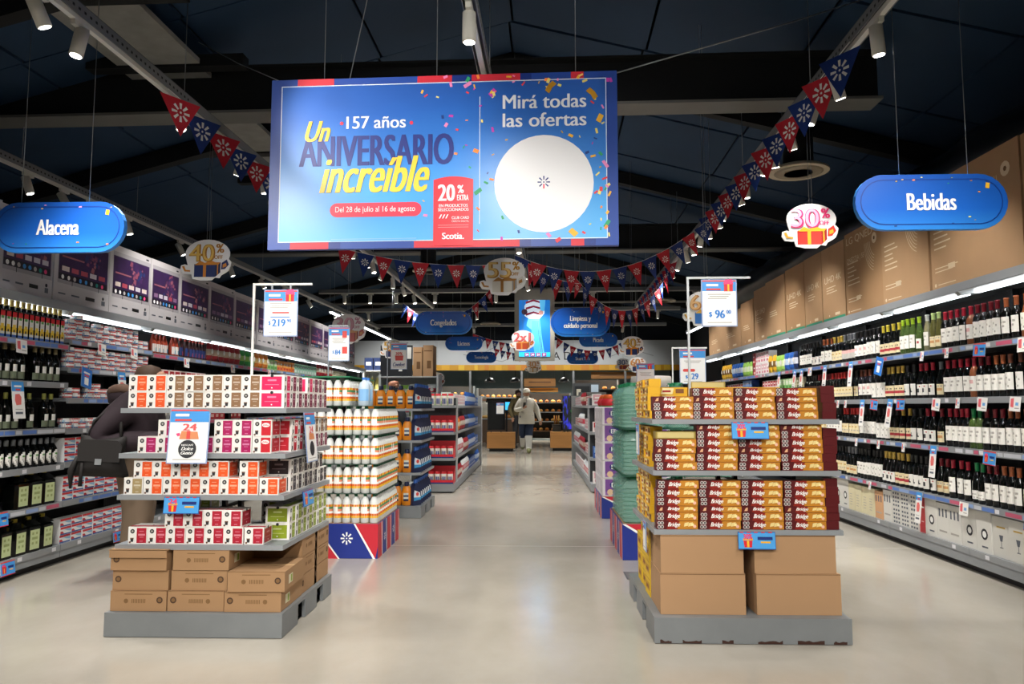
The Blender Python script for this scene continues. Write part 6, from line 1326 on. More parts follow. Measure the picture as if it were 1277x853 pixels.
# glazing posts and panes
GLS = bpy.data.materials.new('shop_glass'); GLS.use_nodes = True; g = GLS.node_tree.nodes['Principled BSDF']; g.inputs['Base Color'].default_value = (.8,.9,.92,1); g.inputs['Roughness'].default_value = .03; g.inputs['Transmission Weight'].default_value = 1; g.inputs['IOR'].default_value = 1.02; g.inputs['Alpha'].default_value = .35
gl = E('window_1', (0,27.05,0), 0, kind='structure')
for x in (-6.4, -4.2, -2.35, -.5, 1.35, 3.2, 5.2): O('mullion', MB().box(x-.035, x+.035, -.04, .04, 0, 2.54, STEEL), gl)
for x0, x1 in ((-6.4,-4.2), (-4.2,-2.35), (-2.35,-.5)): O('pane', MB().box(x0+.04, x1-.04, -.005, .005, 1.1, 2.5, GLS), gl)
O('sill_panel', MB().box(-6.4, -2.4, -.03, .03, .02, 1.1, mat('#9aa2a6', .6)), gl)
O('wall_bakery_back', MB().box(-8.5, 5.5, 31.0, 31.1, 0, 3.6, mat('#6f8288', .6, noise=.1, nscale=1)), kind='structure')
O('ceiling_bakery', MB().box(-8.5, 5.5, 27.16, 31, 3.3, 3.4, mat('#3a4244', .7)), kind='structure')
for k, x in enumerate((-3.2, -1.2, .8, 2.8)):
    t = E('bakery_downlight', (x, 28.6, 3.28), 0, 'small round downlight inside the bakery, '+ORD[k]+' from the left', 'ceiling light', 'bakery downlights')
    O('trim_ring', MB().lathe([(.1,0),(.1,.02)], 14, WHITE), t); O('lens', MB().lathe([(.08,-.004),(.08,-.001)], 14, LENS), t)
    L = bpy.data.lights.new('downlight', 'SPOT'); L.energy = 500; L.spot_size = 2.4; L.spot_blend = .8; L.shadow_soft_size = .08; L.color = (1,.93,.82); lo = bpy.data.objects.new('downlight', L); COL.objects.link(lo); lo.parent = t; lo.location = (0,0,-.03)
WOOD = mat('#a8763e', .55, noise=.25, nscale=3, stretch=(.4,4,6), name='oak'); WOODD = mat('#6d4a2c', .6, noise=.3, nscale=3, stretch=(.4,4,6)); LOAF = [mat(c, .7, noise=.2, nscale=20) for c in ('#c98a3c', '#b8742c', '#d9a85a', '#a8622a')]
lf = []
for m in LOAF:
    b = MB(); b.lathe([(.02,-.14),(.06,-.11),(.075,0),(.06,.11),(.02,.14)], 8, m, (0,0,.055), True, 'x'); b.v = [(x, y, max(0, z*.85)) for x, y, z in b.v]; lf.append(Kind('bread_loaf', 'bread', b))
def bread_rack(x0, x1, y, zs, label, n, group):
    t = E('bread_rack', ((x0+x1)/2, y, 0), 0, label, 'bread rack'); w = (x1-x0)/2
    for s_ in (-1, 1): O('post', MB().box(s_*w-.025, s_*w+.025, 0, .5, 0, zs[-1]+.35, STEEL), t)
    O('back_board', MB().box(-w, w, .5, .52, .05, zs[-1]+.35, mat('#3a3632', .7)), t)
    for z in zs: O('shelf', MB().box(-w+.026, w-.026, 0, .499, z-.03, z, WOODD if z < .6 else STEEL), t)
    i = 0
    for q, z in enumerate(zs):
        for j in range(n):
            lf[(i*7+q) % 4].put((x0+.19+(x1-x0-.38)*j/(n-1), y+.2+R.uniform(0,.1), z), PI/2+R.uniform(-.3,.3), 'golden bread loaf on '+ORD[q]+' shelf of the '+group+', '+ORD[j]+' from left', 'loaves on the '+group); i += 1
    return t
bread_rack(-.45, 1.3, 28.4, [.35, .7, 1.05, 1.4], 'steel and wood rack full of loaves behind the walking person', 7, 'middle bread rack')
bread_rack(1.45, 3.1, 28.2, [1.0, 1.45, 1.9], 'dark wooden rack of loaves at the bakery right side', 5, 'right bread rack')
bread_rack(-3.9, -2.4, 29.3, [.9, 1.3, 1.7], 'steel rack of loaves behind the bakery glass', 5, 'left bread rack')
def signboard(x, y, z, w, h, label, m=WOOD):
    t = E('wooden_signboard', (x, y, z), 0, label, 'signboard'); O('board', MB().box(-w/2, w/2, 0, .04, 0, h, m), t); O('carved_lines', MB().box(-w*.35, w*.35, -.004, 0, h*.45, h*.6, WOODD), t); O('hanger', MB().box(-w*.4, -w*.4+.01, .015, .025, h, 3.29-z, WIRE).box(w*.4-.01, w*.4, .015, .025, h, 3.29-z, WIRE), t)
signboard(.15, 27.6, 1.98, 1.15, .3, 'brown wooden board hanging above the bread, upper one'); signboard(.2, 27.9, 1.78, 1.25, .16, 'lighter wooden plank hanging below the brown board', mat('#c08a3e', .6))
signboard(3.0, 27.3, 2.25, 2.0, .24, 'long wooden beam board over the right bread rack')
bread_rack(-2.25, -.6, 28.9, [.9, 1.25, 1.6], 'long steel rack of loaves behind the bakery counter', 7, 'counter-side bread rack')
t = E('bakery_oven', (-3.6, 28.2, 0), 0, 'steel oven with black doors behind the bakery glass', 'oven'); O('cabinet', MB().box(-.6, .6, 0, .7, .1, 1.75, STEEL), t); O('foot', MB().box(-.55, .55, .05, .65, 0, .1, BLACK), t)
for z in (.3, .8, 1.3): O('oven_door', MB().box(-.52, .52, -.02, 0, z, z+.36, DARK).box(-.45, .45, -.05, -.02, z+.3, z+.33, STEEL), t)
for k, x in enumerate((-1.7, -.75, 1.05)):
    t = E('pendant_hood', (x, 27.9, 2.15), 0, 'dark dome pendant lamp in the bakery, '+ORD[k]+' from the left', 'pendant lamp', 'bakery pendant lamps'); O('dome', MB().lathe([(.2,0),(.19,.06),(.12,.14),(.03,.18)], 16, mat('#2a2c2e', .35, .5)), t); O('stem', MB().box(-.008, .008, -.008, .008, .18, 1.148, DARK), t); O('bulb', MB().lathe([(.05,.02),(.05,.05)], 10, LENS), t)
for k, x in enumerate((.7, 1.06)):
    t = E('bread_basket', (x, 25.6, 0), 0, 'tall grey wicker bread basket, '+('left', 'right')[k]+' one of two', 'basket', 'bread baskets'); O('basket', MB().lathe([(.11,0),(.13,.05),(.15,.6),(.155,.62)], 14, mat('#6f6a62', .9, noise=.3, nscale=30)), t); O('rim', MB().lathe([(.155,.62),(.165,.635),(.155,.65)], 14, mat('#544e46', .9)), t)
    for j in range(3): O('baguette', MB().tube([(-.06+.06*j, 0, .66), (-.08+.08*j, .02, .95)], [.03,.022], 7, LOAF[j]), t)
# counter with display case, steel machine, till screen
t = E('bakery_counter', (-1.2, 26.2, 0), 0, 'long glass-topped bakery counter with pastries behind the black television', 'counter')
O('body', MB().box(-1.2, .9, 0, .6, .02, .8, mat('#5d4a3a', .6, noise=.2, nscale=4)), t); O('worktop', MB().box(-1.22, .92, -.02, .62, .8, .84, STEEL), t); O('glass_case', MB().box(-1.2, .9, .05, .06, .84, 1.2, GLS).box(-1.2, .9, .05, .5, 1.2, 1.21, GLS), t)
for k in range(9): lf[k % 4].put((-2.25+.25*k, 26.5, .8405), R.uniform(-.5,.5), 'small loaf lying on the bakery counter, '+ORD[k]+' from left', 'loaves on the bakery counter')
t = E('coffee_machine', (1.75, 26.0, 0), 0, 'grey steel cabinet machine beside the right bread rack', 'machine'); O('cabinet', MB().box(-.45, .45, 0, .5, 0, 2.05, mat('#55595c', .5, .3)), t); O('front_panel', MB().box(-.4, .1, -.02, 0, 1.55, 1.95, mat('#2e3134', .4)).box(.2, .26, -.02, 0, 1.6, 1.8, BLACK), t); O('notice', MB().box(-.35, -.2, -.024, -.02, 1.6, 1.85, mat('#d8d4c0', .6)), t); O('notice', MB().box(.15, .4, -.026, -.021, 1.65, 2.0, mat('#c8dcec', .6)), t)
t = E('till_screen', (-.98, 25.4, 0), 0, 'small lit blue till screen on a stalk before the bakery', 'monitor'); O('stalk', MB().box(-.03, .03, .02, .06, 0, 1.15, DARK).box(-.2, .2, -.15, .2, 0, .02, DARK), t); O('screen', MB().box(-.22, .22, 0, .03, 1.12, 1.42, DARK), t); O('display', MB().rect(((0,0,0),(1,0,0),(0,0,1),(0,-1,0)), -.2, .2, 1.14, 1.4, .002, mat('#3fb4f0', .4, emit=1.3)), t)
# television stands
def tv_stand(x0, x1, y, label, tvlabel, picture, tvx0, tvx1, tvz=1.42):
    w = x1-x0; t = E('television_plinth', (x0, y, 0), 0, label, 'plinth', 'oak television plinths'); O('box', MB().box(0, w, 0, .55, .09, .53, WOOD), t); O('toe', MB().box(.06, w-.06, .05, .5, 0, .09, BLACK), t)
    v = E('television', ((tvx0+tvx1)/2, y+.22, .53), 0, tvlabel, 'television'); tw = (tvx1-tvx0)/2
    O('bezel', MB().box(-tw, tw, 0, .04, .06, tvz-.53, BLACK), v); O('foot', MB().box(-tw*.6, -tw*.5, -.12, .14, .001, .02, DARK).box(-tw*.56, -tw*.53, .0, .03, .02, .07, DARK).box(tw*.5, tw*.6, -.12, .14, .001, .02, DARK).box(tw*.53, tw*.56, 0, .03, .02, .07, DARK), v)
    O('screen', MB().rect(((0,0,0),(1,0,0),(0,0,1),(0,-1,0)), -tw+.012, tw-.012, .08, tvz-.545, .002, picture), v); return t, v
tp, tv = tv_stand(-1.36, -.58, 21.1, 'oak plinth carrying the switched-off television', 'black switched-off television on the left oak plinth', mat('#07070a', .12), -1.36, -.86)
framed_card((-1.0, 21.2, 1.05), 0, .2, .3, [], 'white card stuck on the black television')
m = bpy.data.materials.new('abstract_screen'); m.use_nodes = True; nt = m.node_tree; bs = nt.nodes['Principled BSDF']; tc = nt.nodes.new('ShaderNodeTexCoord'); wv = nt.nodes.new('ShaderNodeTexNoise'); wv.inputs['Scale'].default_value = 3.2; wv.inputs['Distortion'].default_value = 1.6; wv.inputs['Detail'].default_value = 2
mp = nt.nodes.new('ShaderNodeMapping'); mp.inputs['Scale'].default_value = (2.6,1,.55); nt.links.new(tc.outputs['Object'], mp.inputs[0]); nt.links.new(mp.outputs[0], wv.inputs[0]); cr = nt.nodes.new('ShaderNodeValToRGB'); el = cr.color_ramp.elements
for _ in range(3): el.new(.5)
for e_, (p, c) in zip(el, ((.3,'#0c8a3a'),(.4,'#03060a'),(.52,'#05060c'),(.6,'#2b3ee0'),(.7,'#7a22e0'))): e_.position = p; e_.color = hexc(c)
nt.links.new(wv.outputs['Fac'], cr.inputs[0]); nt.links.new(cr.outputs[0], bs.inputs['Emission Color']); bs.inputs['Emission Strength'].default_value = .8; bs.inputs['Base Color'].default_value = (.01,.01,.01,1)
tp, tv = tv_stand(.41, 1.4, 21.4, 'oak plinth carrying the colourful television', 'television showing purple and green swirls on the right plinth', m, .76, 1.4, 1.56)
O('lettering', MB().text('THA', FRONT, .62, .92, .22, .33, .004, LT, 'B'), tp)
# far shelving on the grocery side
def rack(x0, x1, y0, y1, zs, label, m=WHITE):
    t = E('display_rack', ((x0+x1)/2, y0, 0), 0, label, 'shelving'); w = (x1-x0)/2; L = y1-y0
    for s_ in (-1, 1): O('side_panel', MB().box(s_*w-.02, s_*w+.02, 0, L, 0, zs[0]+.04, m), t)
    O('back_panel', MB().box(-w, w, L-.02, L, .02, zs[0]+.04, m), t)
    for z in zs: O('shelf', MB().box(-w+.021, w-.021, 0, L-.021, z-.025, z, m), t)
    return t
rack(-4.05, -3.2, 17.6, 18.05, [2.1, 1.65, 1.2, .75, .3], 'bright white rack of yellow bottles at the far left end', mat('#e4e6e2', .5))
YB = Kind('yellow_bottle', 'bottle', MB().lathe([(.045,0),(.05,.01),(.05,.2),(.02,.27),(.02,.29)], 10, mat('#d9cf7a', .4)), [('cap', MB().lathe([(.023,.285),(.023,.32)], 8, mat('#d8d8d4', .5)))])
for q, z in enumerate((1.65, 1.2)):
    for j in range(7): YB.put((-3.99+.122*j, 17.75, z), 0, 'pale yellow bottle on the far white rack, '+('upper', 'lower')[q]+' row, '+ORD[j]+' from left', 'yellow bottles on the far white rack')
NB_ = Kind('navy_box', 'box', MB().box(-.1, .1, 0, .2, 0, .3, mat('#1a2a50', .5)).rect(((-.1,0,0),(1,0,0),(0,0,1),(0,-1,0)), .04, .16, .12, .2, .001, WHITE))
for j in range(4): NB_.put((-3.95+.22*j, 17.7, 2.1), 0, 'navy box on top of the far white rack, '+ORD[j]+' from left', 'navy boxes on the far white rack')
rack(-4.7, -4.12, 16.9, 17.3, [1.72, 1.4, 1.0, .6, .2], 'grey rack of gold jars at the far left', LGREY)
GJ = Kind('gold_jar', 'jar', MB().lathe([(.05,0),(.055,.01),(.055,.16),(.04,.18)], 10, mat('#8a6a2a', .4)), [('lid', MB().lathe([(.045,.178),(.045,.21)], 10, mat('#b8923a', .4, .4)))])
for q, z in enumerate((1.72, 1.4)):
    for j in range(4): GJ.put((-4.6+.125*j, 17.05, z), 0, 'gold jar on the far grey rack, '+('upper', 'lower')[q]+' row, '+ORD[j]+' from left', 'gold jars on the far grey rack')
t = rack(-3.1, -1.95, 14.9, 15.5, [1.85, 1.45, 1.05, .65, .25], 'tall rack with bagged goods under the brown cartons', LGREY)
for q, z in enumerate((1.45, 1.05, .65)):
    for j in range(6): (BAGS['white'] if (j+q) % 2 else BAGS['lime']).put((-2.98+.18*j, 15.1, z), 0, ('white' if (j+q) % 2 else 'lime')+' bag on the tall rack, '+('upper', 'middle', 'lower')[q]+' row, '+ORD[j]+' from left', 'bags on the tall rack')
for j, (x, w, h) in enumerate(((-2.14, .2, .62), (-2.35, .18, .58))):
    t = O('brown_carton', MB().box(-w/2, w/2, 0, .5, 0, h, CARD), None, (x, 14.92, 1.8505), label='tall brown carton on the tall rack, '+('aisle', 'inner')[j]+' one', cat='carton', group='brown cartons on the tall rack'); O('carton_print', MB().rect(FRONT, -w*.1, w*.3, h*.25, h*.5, .001, CARDD).rect(FRONT, -w*.4, w*.4, h*.8, h*.83, .001, CARDD), t)
t = O('black_panel', MB().box(-.32, .32, 0, .04, 0, .62, mat('#1d2126', .5)), None, (-2.78, 14.95, 1.8505), label='black board standing on the tall rack beside brown cartons', cat='board'); O('price_plate', MB().rect(FRONT, .05, .12, .1, .2, .001, WHITE).rect(FRONT, .2, .3, .35, .58, .001, mat('#c9c9c4', .5)), t)
# right side: pillows on a rack, blue boxes
rack(1.75, 2.75, 14.4, 15.0, [1.5, 1.1, .7, .3], 'grey rack topped with pillows on the right side', LGREY)
pb = MB(); V = []; n = 7
for s_ in (-1, 1):
    for j in range(n):
        for i in range(n):
            u, v = i/(n-1)*2-1, j/(n-1)*2-1; V.append((u*.26*(1-.06*v*v), s_*.09*(1-u**4)*(1-v**4), .19+v*.17*(1-.08*u*u)))
F = []
for s_ in range(2):
    for j in range(n-1):
        for i in range(n-1): a = s_*n*n+j*n+i; f_ = (a, a+1, a+n+1, a+n); F.append(f_ if s_ == 0 else f_[::-1])
pb.add(V, F, mat('#b5b2ac', .8, noise=.06), True); PLK = Kind('grey_pillow', 'pillow', pb)
PLK.put((2.36, 14.62, 1.485), 0, 'large grey pillow standing on the right rack, in front'); PLK.put((2.1, 14.78, 1.485), .15, 'grey pillow half hidden behind the front one')
for j in range(4): BX['bluebox'].put((1.92+.2*j, 14.45, 1.1), 0, 'blue box on the pillow rack, '+ORD[j]+' from left', 'blue boxes on the pillow rack')
for j in range(4): BX['grey'].put((1.92+.2*j, 14.45, .7), 0, 'grey box on the pillow rack, '+ORD[j]+' from left', 'grey boxes on the pillow rack')
# strip lights over the side aisles
def strip(p, q, label):
    d = Vector(q)-Vector(p); t = E('strip_light', p, math.atan2(d.y, d.x), label, 'strip light'); L = math.hypot(d.x, d.y); O('housing', MB().box(0, L, -.05, .05, .0, .05, mat('#6b6e70', .5)), t); O('tube', MB().box(.02, L-.02, -.025, .025, -.03, -.001, mat('#f4faff', .4, emit=7, name='tube_light')), t)
    O('hanger', MB().box(.3, .306, -.003, .003, .05, 1.5, WIRE).box(L-.3, L-.294, -.003, .003, .05, 1.5, WIRE), t)
strip((-4.5, 16.3, 3.33), (-4.5, 23.6, 3.33), 'lit strip light hanging left of the freezer sign'); strip((4.1, 17.6, 3.24), (4.1, 20.4, 3.24), 'lit strip light hanging left of the brown television cartons')

# ================================================================== people
def human(name, J, bones, mats, default, loc, rz, label, extra=None):
    """J: joint -> (position, radius); bones: (a, b, material); one continuous skinned body"""
    names = list(J); me = bpy.data.meshes.new(name); me.from_pydata([J[n][0] for n in names], [(names.index(a), names.index(b)) for a, b, _ in bones], [])
    ob = bpy.data.objects.new(name, me); COL.objects.link(ob); sk = ob.modifiers.new('skin', 'SKIN'); sk.use_smooth_shade = True
    for i, n in enumerate(names):
        v = me.skin_vertices[0].data[i]; r = J[n][1]; v.radius = (r[0]*1.13, r[1]*1.13) if isinstance(r, tuple) else (r*1.13, r*1.13); v.use_root = (n == 'pelvis')
    sb = ob.modifiers.new('sub', 'SUBSURF'); sb.levels = 2; sb.render_levels = 2
    dg = bpy.context.evaluated_depsgraph_get(); body = bpy.data.meshes.new_from_object(ob.evaluated_get(dg)); bpy.data.objects.remove(ob)
    ml = []
    for _, _, m_ in bones:
        if m_ not in ml: ml.append(m_)
    body.materials.clear(); [body.materials.append(m_) for m_ in ml]
    segs = [(Vector(J[a][0]), Vector(J[b_][0]), ml.index(m_), (J[a][1] if not isinstance(J[a][1], tuple) else J[a][1][0])) for a, b_, m_ in bones]
    for p in body.polygons:
        c = p.center; best = None
        for a, b_, k, r in segs:
            d = b_-a; tt = max(0, min(1, (c-a).dot(d)/max(1e-9, d.length_squared))); ds = (c-(a+d*tt)).length - r*.5
            if best is None or ds < best[0]: best = (ds, k)
        p.material_index = best[1]; p.use_smooth = True
    return O('person', body, None, loc, (0,0,rz), label, 'person')
def hand(J, B, w, d, m, side=1, s=1.0, key='r'):
    """palm and five fingers growing from wrist joint w along direction d"""
    W = Vector(J[w][0]); d = Vector(d).normalized(); sd = d.cross(Vector((0,-1,.2))).normalized()*side; nn = sd.cross(d)
    J[key+'palm'] = (tuple(W+d*.06*s), (.034*s,.018*s)); B.append((w, key+'palm', m))
    for k, (o_, ln) in enumerate(((-.03,.055),(-.011,.075),(.009,.08),(.028,.068))):
        a = W+d*.09*s+sd*o_*s; b_ = a+d*ln*.55*s; c = b_+(d*.6-nn*.5)*ln*.5*s
        for q, (pp, r) in enumerate(((a,.0095),(b_,.0085),(c,.0075))):
            J[key+'f%d%d' % (k,q)] = (tuple(pp), r*s); B.append((key+'palm' if q == 0 else key+'f%d%d' % (k,q-1), key+'f%d%d' % (k,q), m))
    a = W+d*.045*s-sd*.04*s; b_ = a+(d*.6-sd*.5)*.045*s
    J[key+'t0'] = (tuple(a), .011*s); J[key+'t1'] = (tuple(b_), .009*s); B.append((key+'palm', key+'t0', m)); B.append((key+'t0', key+'t1', m))
SKIN = mat('#b98a70', .55); 
def face(p, c, r, skin, y=-1):
    """eyes, brows, nose, mouth and ears set on the head at c, looking towards local -Y"""
    cx, cy, cz = c; b = MB()
    for s_ in (-1, 1): O('eye', MB().lathe([(.004,-.006),(.011,0),(.004,.006)], 8, LBK, (cx+s_*r*.38, cy-r*.88, cz+.0), True, 'x'), p); O('ear', MB().lathe([(.008,-.012),(.022,0),(.008,.012)], 8, skin, (cx+s_*r*.98, cy+.0, cz-.01), True, 'x'), p)
    O('nose', MB().add([(cx-.014,cy-r*.9,cz-.035),(cx+.014,cy-r*.9,cz-.035),(cx,cy-r*.92,cz+.015),(cx,cy-r*1.2,cz-.03)], [(0,1,3),(1,2,3),(2,0,3)], skin, True), p)
    O('mouth', MB().box(cx-.024, cx+.024, cy-r*.95, cy-r*.88, cz-.068, cz-.06, mat('#8a4a42', .6)), p)
def std(J, h=1.0): return J
# --- the person walking towards the entrance with a phone
FLE = mat('#cfcabd', .85, noise=.06, nscale=14); WPA = mat('#c9c9c2', .8, noise=.06); NVS = mat('#1c2a44', .8); SHO = mat('#6e7048', .8)
J = {'pelvis':((0,0,.93),(.17,.13)), 'waist':((0,0,1.06),(.19,.14)), 'chest':((0,0,1.28),(.19,.14)), 'neckb':((0,0,1.44),(.09,.08)), 'neck':((0,-.01,1.51),.055), 'head':((0,-.02,1.6),(.078,.09)), 'crown':((0,-.01,1.67),(.07,.08)),
     'shr':((-.17,0,1.4),.085), 'elr':((-.29,.02,1.14),.075), 'wrr':((-.12,-.26,1.2),.04), 'shl':((.17,0,1.4),.085), 'ell':((.29,.06,1.14),.075), 'wrl':((.36,-.04,.9),.04),
     'hir':((-.1,0,.86),.11), 'knr':((-.11,.02,.5),.085), 'anr':((-.1,.3,.2),.06), 'tor':((-.1,.33,.08),.035), 'hil':((.09,0,.86),.115), 'knl':((.06,-.1,.5),.095), 'anl':((.05,-.16,.1),.07), 'tol':((.05,-.32,.045),.042)}
B = [('pelvis','waist',FLE),('waist','chest',FLE),('chest','neckb',FLE),('neckb','neck',SKIN),('neck','head',SKIN),('head','crown',SKIN),('chest','shr',FLE),('shr','elr',FLE),('elr','wrr',FLE),('chest','shl',FLE),('shl','ell',FLE),('ell','wrl',FLE),
     ('pelvis','hir',NVS),('hir','knr',NVS),('knr','anr',WPA),('anr','tor',SHO),('pelvis','hil',NVS),('hil','knl',NVS),('knl','anl',WPA),('anl','tol',SHO)]
hand(J, B, 'wrr', (.6,-.5,.35), SKIN, 1, 1.0, 'r'); hand(J, B, 'wrl', (.15,-.1,-1), SKIN, 1, 1.0, 'l')
p = human('walker', J, B, None, None, (-.25, 20.5, .0), .05, 'person in cream fleece and cap walking down the aisle holding a phone')
p['label'] = 'person in cream fleece and cap walking down the aisle holding a phone'
face(p, (0,-.02,1.6), .085, SKIN)
O('cap', MB().lathe([(.094,1.625),(.1,1.64),(.094,1.7),(.06,1.74),(.01,1.752)], 14, FLE, (0,-.01,0)).box(-.07, .07, -.16, -.08, 1.63, 1.642, FLE), p)
O('hood_band', MB().shell(.104, 1.53, 1.68, .0, PI, 10, 2, lambda i, j: FLE, (0, -.005)), p)
O('jacket_hem', MB().lathe([(.2,.78),(.215,.8),(.205,.95),(.2,1.08)], 16, FLE), p, scale=(1.05, .92, 1))
O('collar', MB().lathe([(.085,1.43),(.08,1.49),(.07,1.5)], 12, FLE), p); O('zip', MB().box(-.006, .006, -.16, -.14, 1.28, 1.44, PRINT), p)
ph = O('mobile_phone', MB().box(-.036, .036, -.005, .005, -.075, .075, LBK).rect(((0,0,0),(1,0,0),(0,0,1),(0,1,0)), -.032, .032, -.068, .068, .0055, mat('#2a3a50', .2)), None, (-.3, 20.17, 1.29), (.4,.0,.3), 'dark phone held up by the walking person', 'phone')
# --- person in olive coat just behind
OLV = mat('#5c5232', .85, noise=.1); DKP = mat('#25262a', .85)
J2 = {'pelvis':((0,0,.95),(.16,.12)), 'waist':((0,0,1.08),(.17,.13)), 'chest':((0,0,1.3),(.19,.14)), 'neckb':((0,0,1.46),(.08,.07)), 'neck':((0,0,1.52),.055), 'head':((0,-.015,1.61),(.078,.09)), 'crown':((0,0,1.68),(.07,.08)),
      'shr':((-.18,0,1.42),.08), 'elr':((-.3,.0,1.16),.065), 'wrr':((-.26,-.12,.95),.04), 'shl':((.18,0,1.42),.08), 'ell':((.27,.02,1.15),.065), 'wrl':((.27,-.1,.93),.04),
      'hir':((-.1,0,.88),.1), 'knr':((-.11,-.02,.5),.075), 'anr':((-.12,.04,.09),.055), 'tor':((-.12,-.12,.04),.04), 'hil':((.1,0,.88),.1), 'knl':((.1,-.02,.5),.075), 'anl':((.11,.03,.09),.055), 'tol':((.11,-.13,.04),.04)}
def bones2(top, leg, shoe, skin): return [('pelvis','waist',top),('waist','chest',top),('chest','neckb',top),('neckb','neck',skin),('neck','head',skin),('head','crown',skin),('chest','shr',top),('shr','elr',top),('elr','wrr',top),('chest','shl',top),('shl','ell',top),('ell','wrl',top),('pelvis','hir',leg),('hir','knr',leg),('knr','anr',leg),('anr','tor',shoe),('pelvis','hil',leg),('hil','knl',leg),('knl','anl',leg),('anl','tol',shoe)]
def person2(loc, rz, top, leg, skin, label, hair=None, cap=None, sc=1):
    J = dict(J2); B = bones2(top, leg, BLACK, skin); hand(J, B, 'wrr', (.05,-.15,-1), skin, 1, 1, 'r'); hand(J, B, 'wrl', (.05,-.15,-1), skin, 1, 1, 'l')
    p = human('person', J, B, None, None, loc, rz, label); face(p, (0,-.015,1.61), .085, skin)
    if hair: O('hair', MB().lathe([(.085,1.6),(.094,1.63),(.092,1.69),(.06,1.735),(.01,1.75)], 14, hair, (0,.015,0)), p)
    if cap: O('cap', MB().lathe([(.094,1.64),(.1,1.65),(.098,1.73),(.05,1.76),(.01,1.765)], 14, cap, (0,0,0)), p)
    p.scale = (sc, sc, sc); return p
person2((-.52, 22.6, 0), .5, OLV, DKP, SKIN, 'person in olive coat mostly hidden behind the walking person', mat('#3a2a20', .8))
person2((-1.9, 27.75, 0), .2, mat('#c9c4b8', .8), DKP, SKIN, 'bakery worker in pale grey cap behind the counter', None, mat('#b8b4ac', .8), .93)
person2((-2.27, 11.95, 0), 2.2, mat('#30343c', .8), DKP, mat('#a87258', .5), 'bald person in the side aisle, head showing above the bottles', None, None, .99)
# --- shopper beside the coffee stand, seen from her right, turned towards the boxes
PLU = mat('#1f1018', .85, noise=.2, nscale=14, name='quilted_plum', bump=.5, stretch=(1,1,4)); BEI = mat('#7d6a58', .85, noise=.08); FUR = mat('#5a4438', .95, noise=.3, nscale=60, bump=.6); HAIR = mat('#4a3424', .7, noise=.25, nscale=40); BAGM = mat('#0f0a07', .8, noise=.2, nscale=12)
J = {'pelvis':((0,0,.84),(.19,.17)), 'waist':((0,.0,.97),(.21,.18)), 'chest':((0,.02,1.17),(.23,.2)), 'neckb':((0,-.03,1.32),(.11,.1)), 'neck':((0,-.06,1.39),.06), 'head':((0,-.09,1.46),(.082,.094)), 'crown':((0,-.08,1.525),(.072,.08)),
     'shr':((-.21,.06,1.27),.105), 'elr':((-.26,.27,.99),.095), 'wrr':((-.24,-.22,1.0),.06), 'shl':((.2,-.02,1.27),.1), 'ell':((.27,.1,1.0),.085), 'wrl':((.18,-.25,1.02),.05),
     'hir':((-.1,0,.78),.125), 'knr':((-.1,-.03,.45),.1), 'anr':((-.1,.03,.09),.075), 'tor':((-.1,-.14,.045),.045), 'hil':((.1,0,.78),.125), 'knl':((.1,-.02,.45),.1), 'anl':((.1,.04,.09),.075), 'tol':((.1,-.13,.045),.045)}
B = bones2(PLU, BEI, BROWN, SKIN); hand(J, B, 'wrr', (.3,-1,.1), SKIN, 1, .95, 'r'); hand(J, B, 'wrl', (-.2,-1,.1), SKIN, 1, .95, 'l')
p = human('shopper', J, B, None, None, (-2.98, 5.62, 0), PI/2+.35, 'shopper in dark plum quilted jacket and beige trousers beside the coffee stand')
face(p, (0,-.09,1.46), .09, SKIN)
O('hair', MB().lathe([(.07,1.3),(.098,1.38),(.102,1.48),(.08,1.545),(.02,1.565)], 14, HAIR, (0,-.045,0)), p)
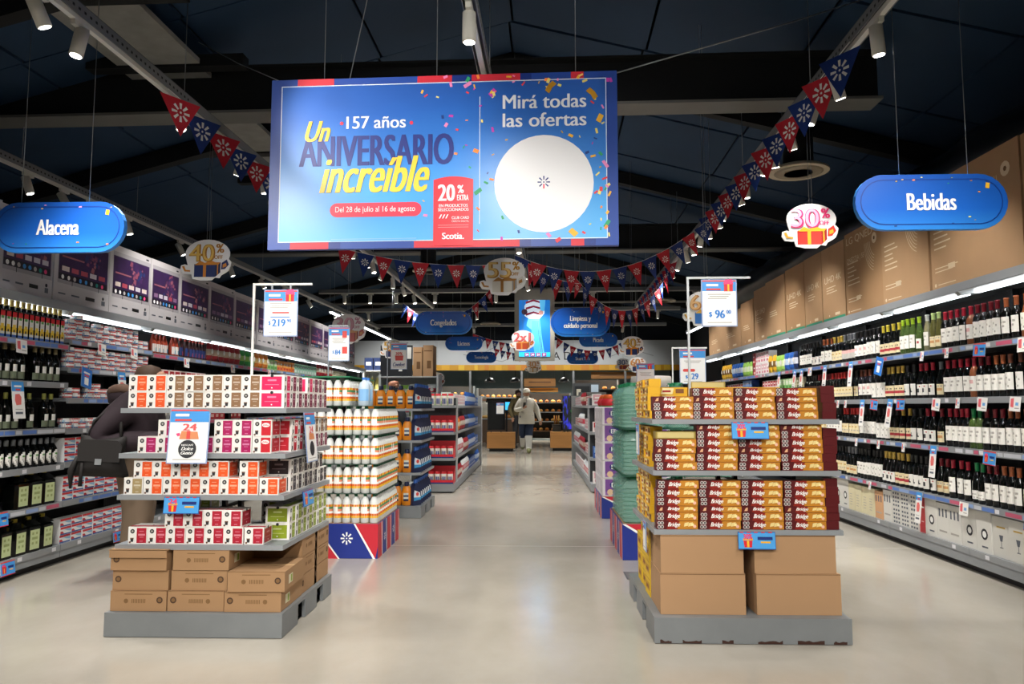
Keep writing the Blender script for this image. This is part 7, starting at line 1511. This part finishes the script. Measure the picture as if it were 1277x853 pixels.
O('hood', MB().lathe([(.12,1.24),(.17,1.28),(.18,1.34),(.13,1.39)], 14, PLU, (0,.05,0)), p); O('fur_trim', MB().tube([(.15*math.cos(a), .05+.15*math.sin(a), 1.37+.015*math.sin(a*3)) for a in [i*2*PI/16 for i in range(17)]], .035, 7, FUR), p)
for k in range(5): O('quilt_seam', MB().tube([(.242*math.cos(a), .005+.004*k+.212*math.sin(a), .92+.075*k) for a in [i*2*PI/20 for i in range(21)]], .004, 4, mat('#281a22', .9)), p)
hb = MB(); V = []; n = 9
for s_ in (-1, 1):
    for j in range(n):
        for i in range(n):
            u, v = i/(n-1)*2-1, j/(n-1)*2-1; V.append((u*(.21-.03*v-.015*math.cos(v*3)), s_*.075*(1-u**6)*(1-abs(v)**5)*(1-.2*v)+s_*.004, .125+v*.125-.012*math.cos(u*2.5)*(1 if v > .5 else 0)))
F = []
for s_ in range(2):
    for j in range(n-1):
        for i in range(n-1): a = s_*n*n+j*n+i; f_ = (a, a+1, a+n+1, a+n); F.append(f_ if s_ == 0 else f_[::-1])
rim = [i for i in range(n)]+[j*n+n-1 for j in range(1, n)]+[n*n-1-i for i in range(1, n)]+[j*n for j in range(n-2, 0, -1)]
for k in range(len(rim)): a, b_ = rim[k], rim[(k+1) % len(rim)]; F.append((a, a+n*n, b_+n*n, b_))
hb.v = []; V = [(x*.74, y, z*1.12) for x, y, z in V]; hb.add(V, F, BAGM, True)
hbag = O('handbag', hb, None, (-3.05, 5.24, .76), (.0,.06,.3), 'dark brown leather handbag hanging at the shopper hip', 'handbag')
O('flap', MB().ext([(-.13,.11),(.13,.11),(.14,.22),(.11,.26),(-.11,.26),(-.14,.22)], ((0,0,0),(1,0,0),(0,0,1),(0,-1,0)), .078, .088, mat('#120c09', .7)), hbag); O('strap', MB().tube([(-.11,0,.26),(-.08,.03,.38),(.05,.1,.53),(.09,.04,.38),(.11,0,.26)], .012, 6, BAGM), hbag); O('buckle', MB().box(-.02, .02, -.096, -.089, .09, .13, STEEL), hbag); O('tassel', MB().tube([(-.14,-.05,.14),(-.17,-.06,.04),(-.16,-.06,-.08)], [.012,.022,.008], 6, BAGM), hbag); O('tassel', MB().tube([(-.1,-.085,.1),(-.095,-.09,-.06)], [.01,.014], 6, BAGM), hbag)
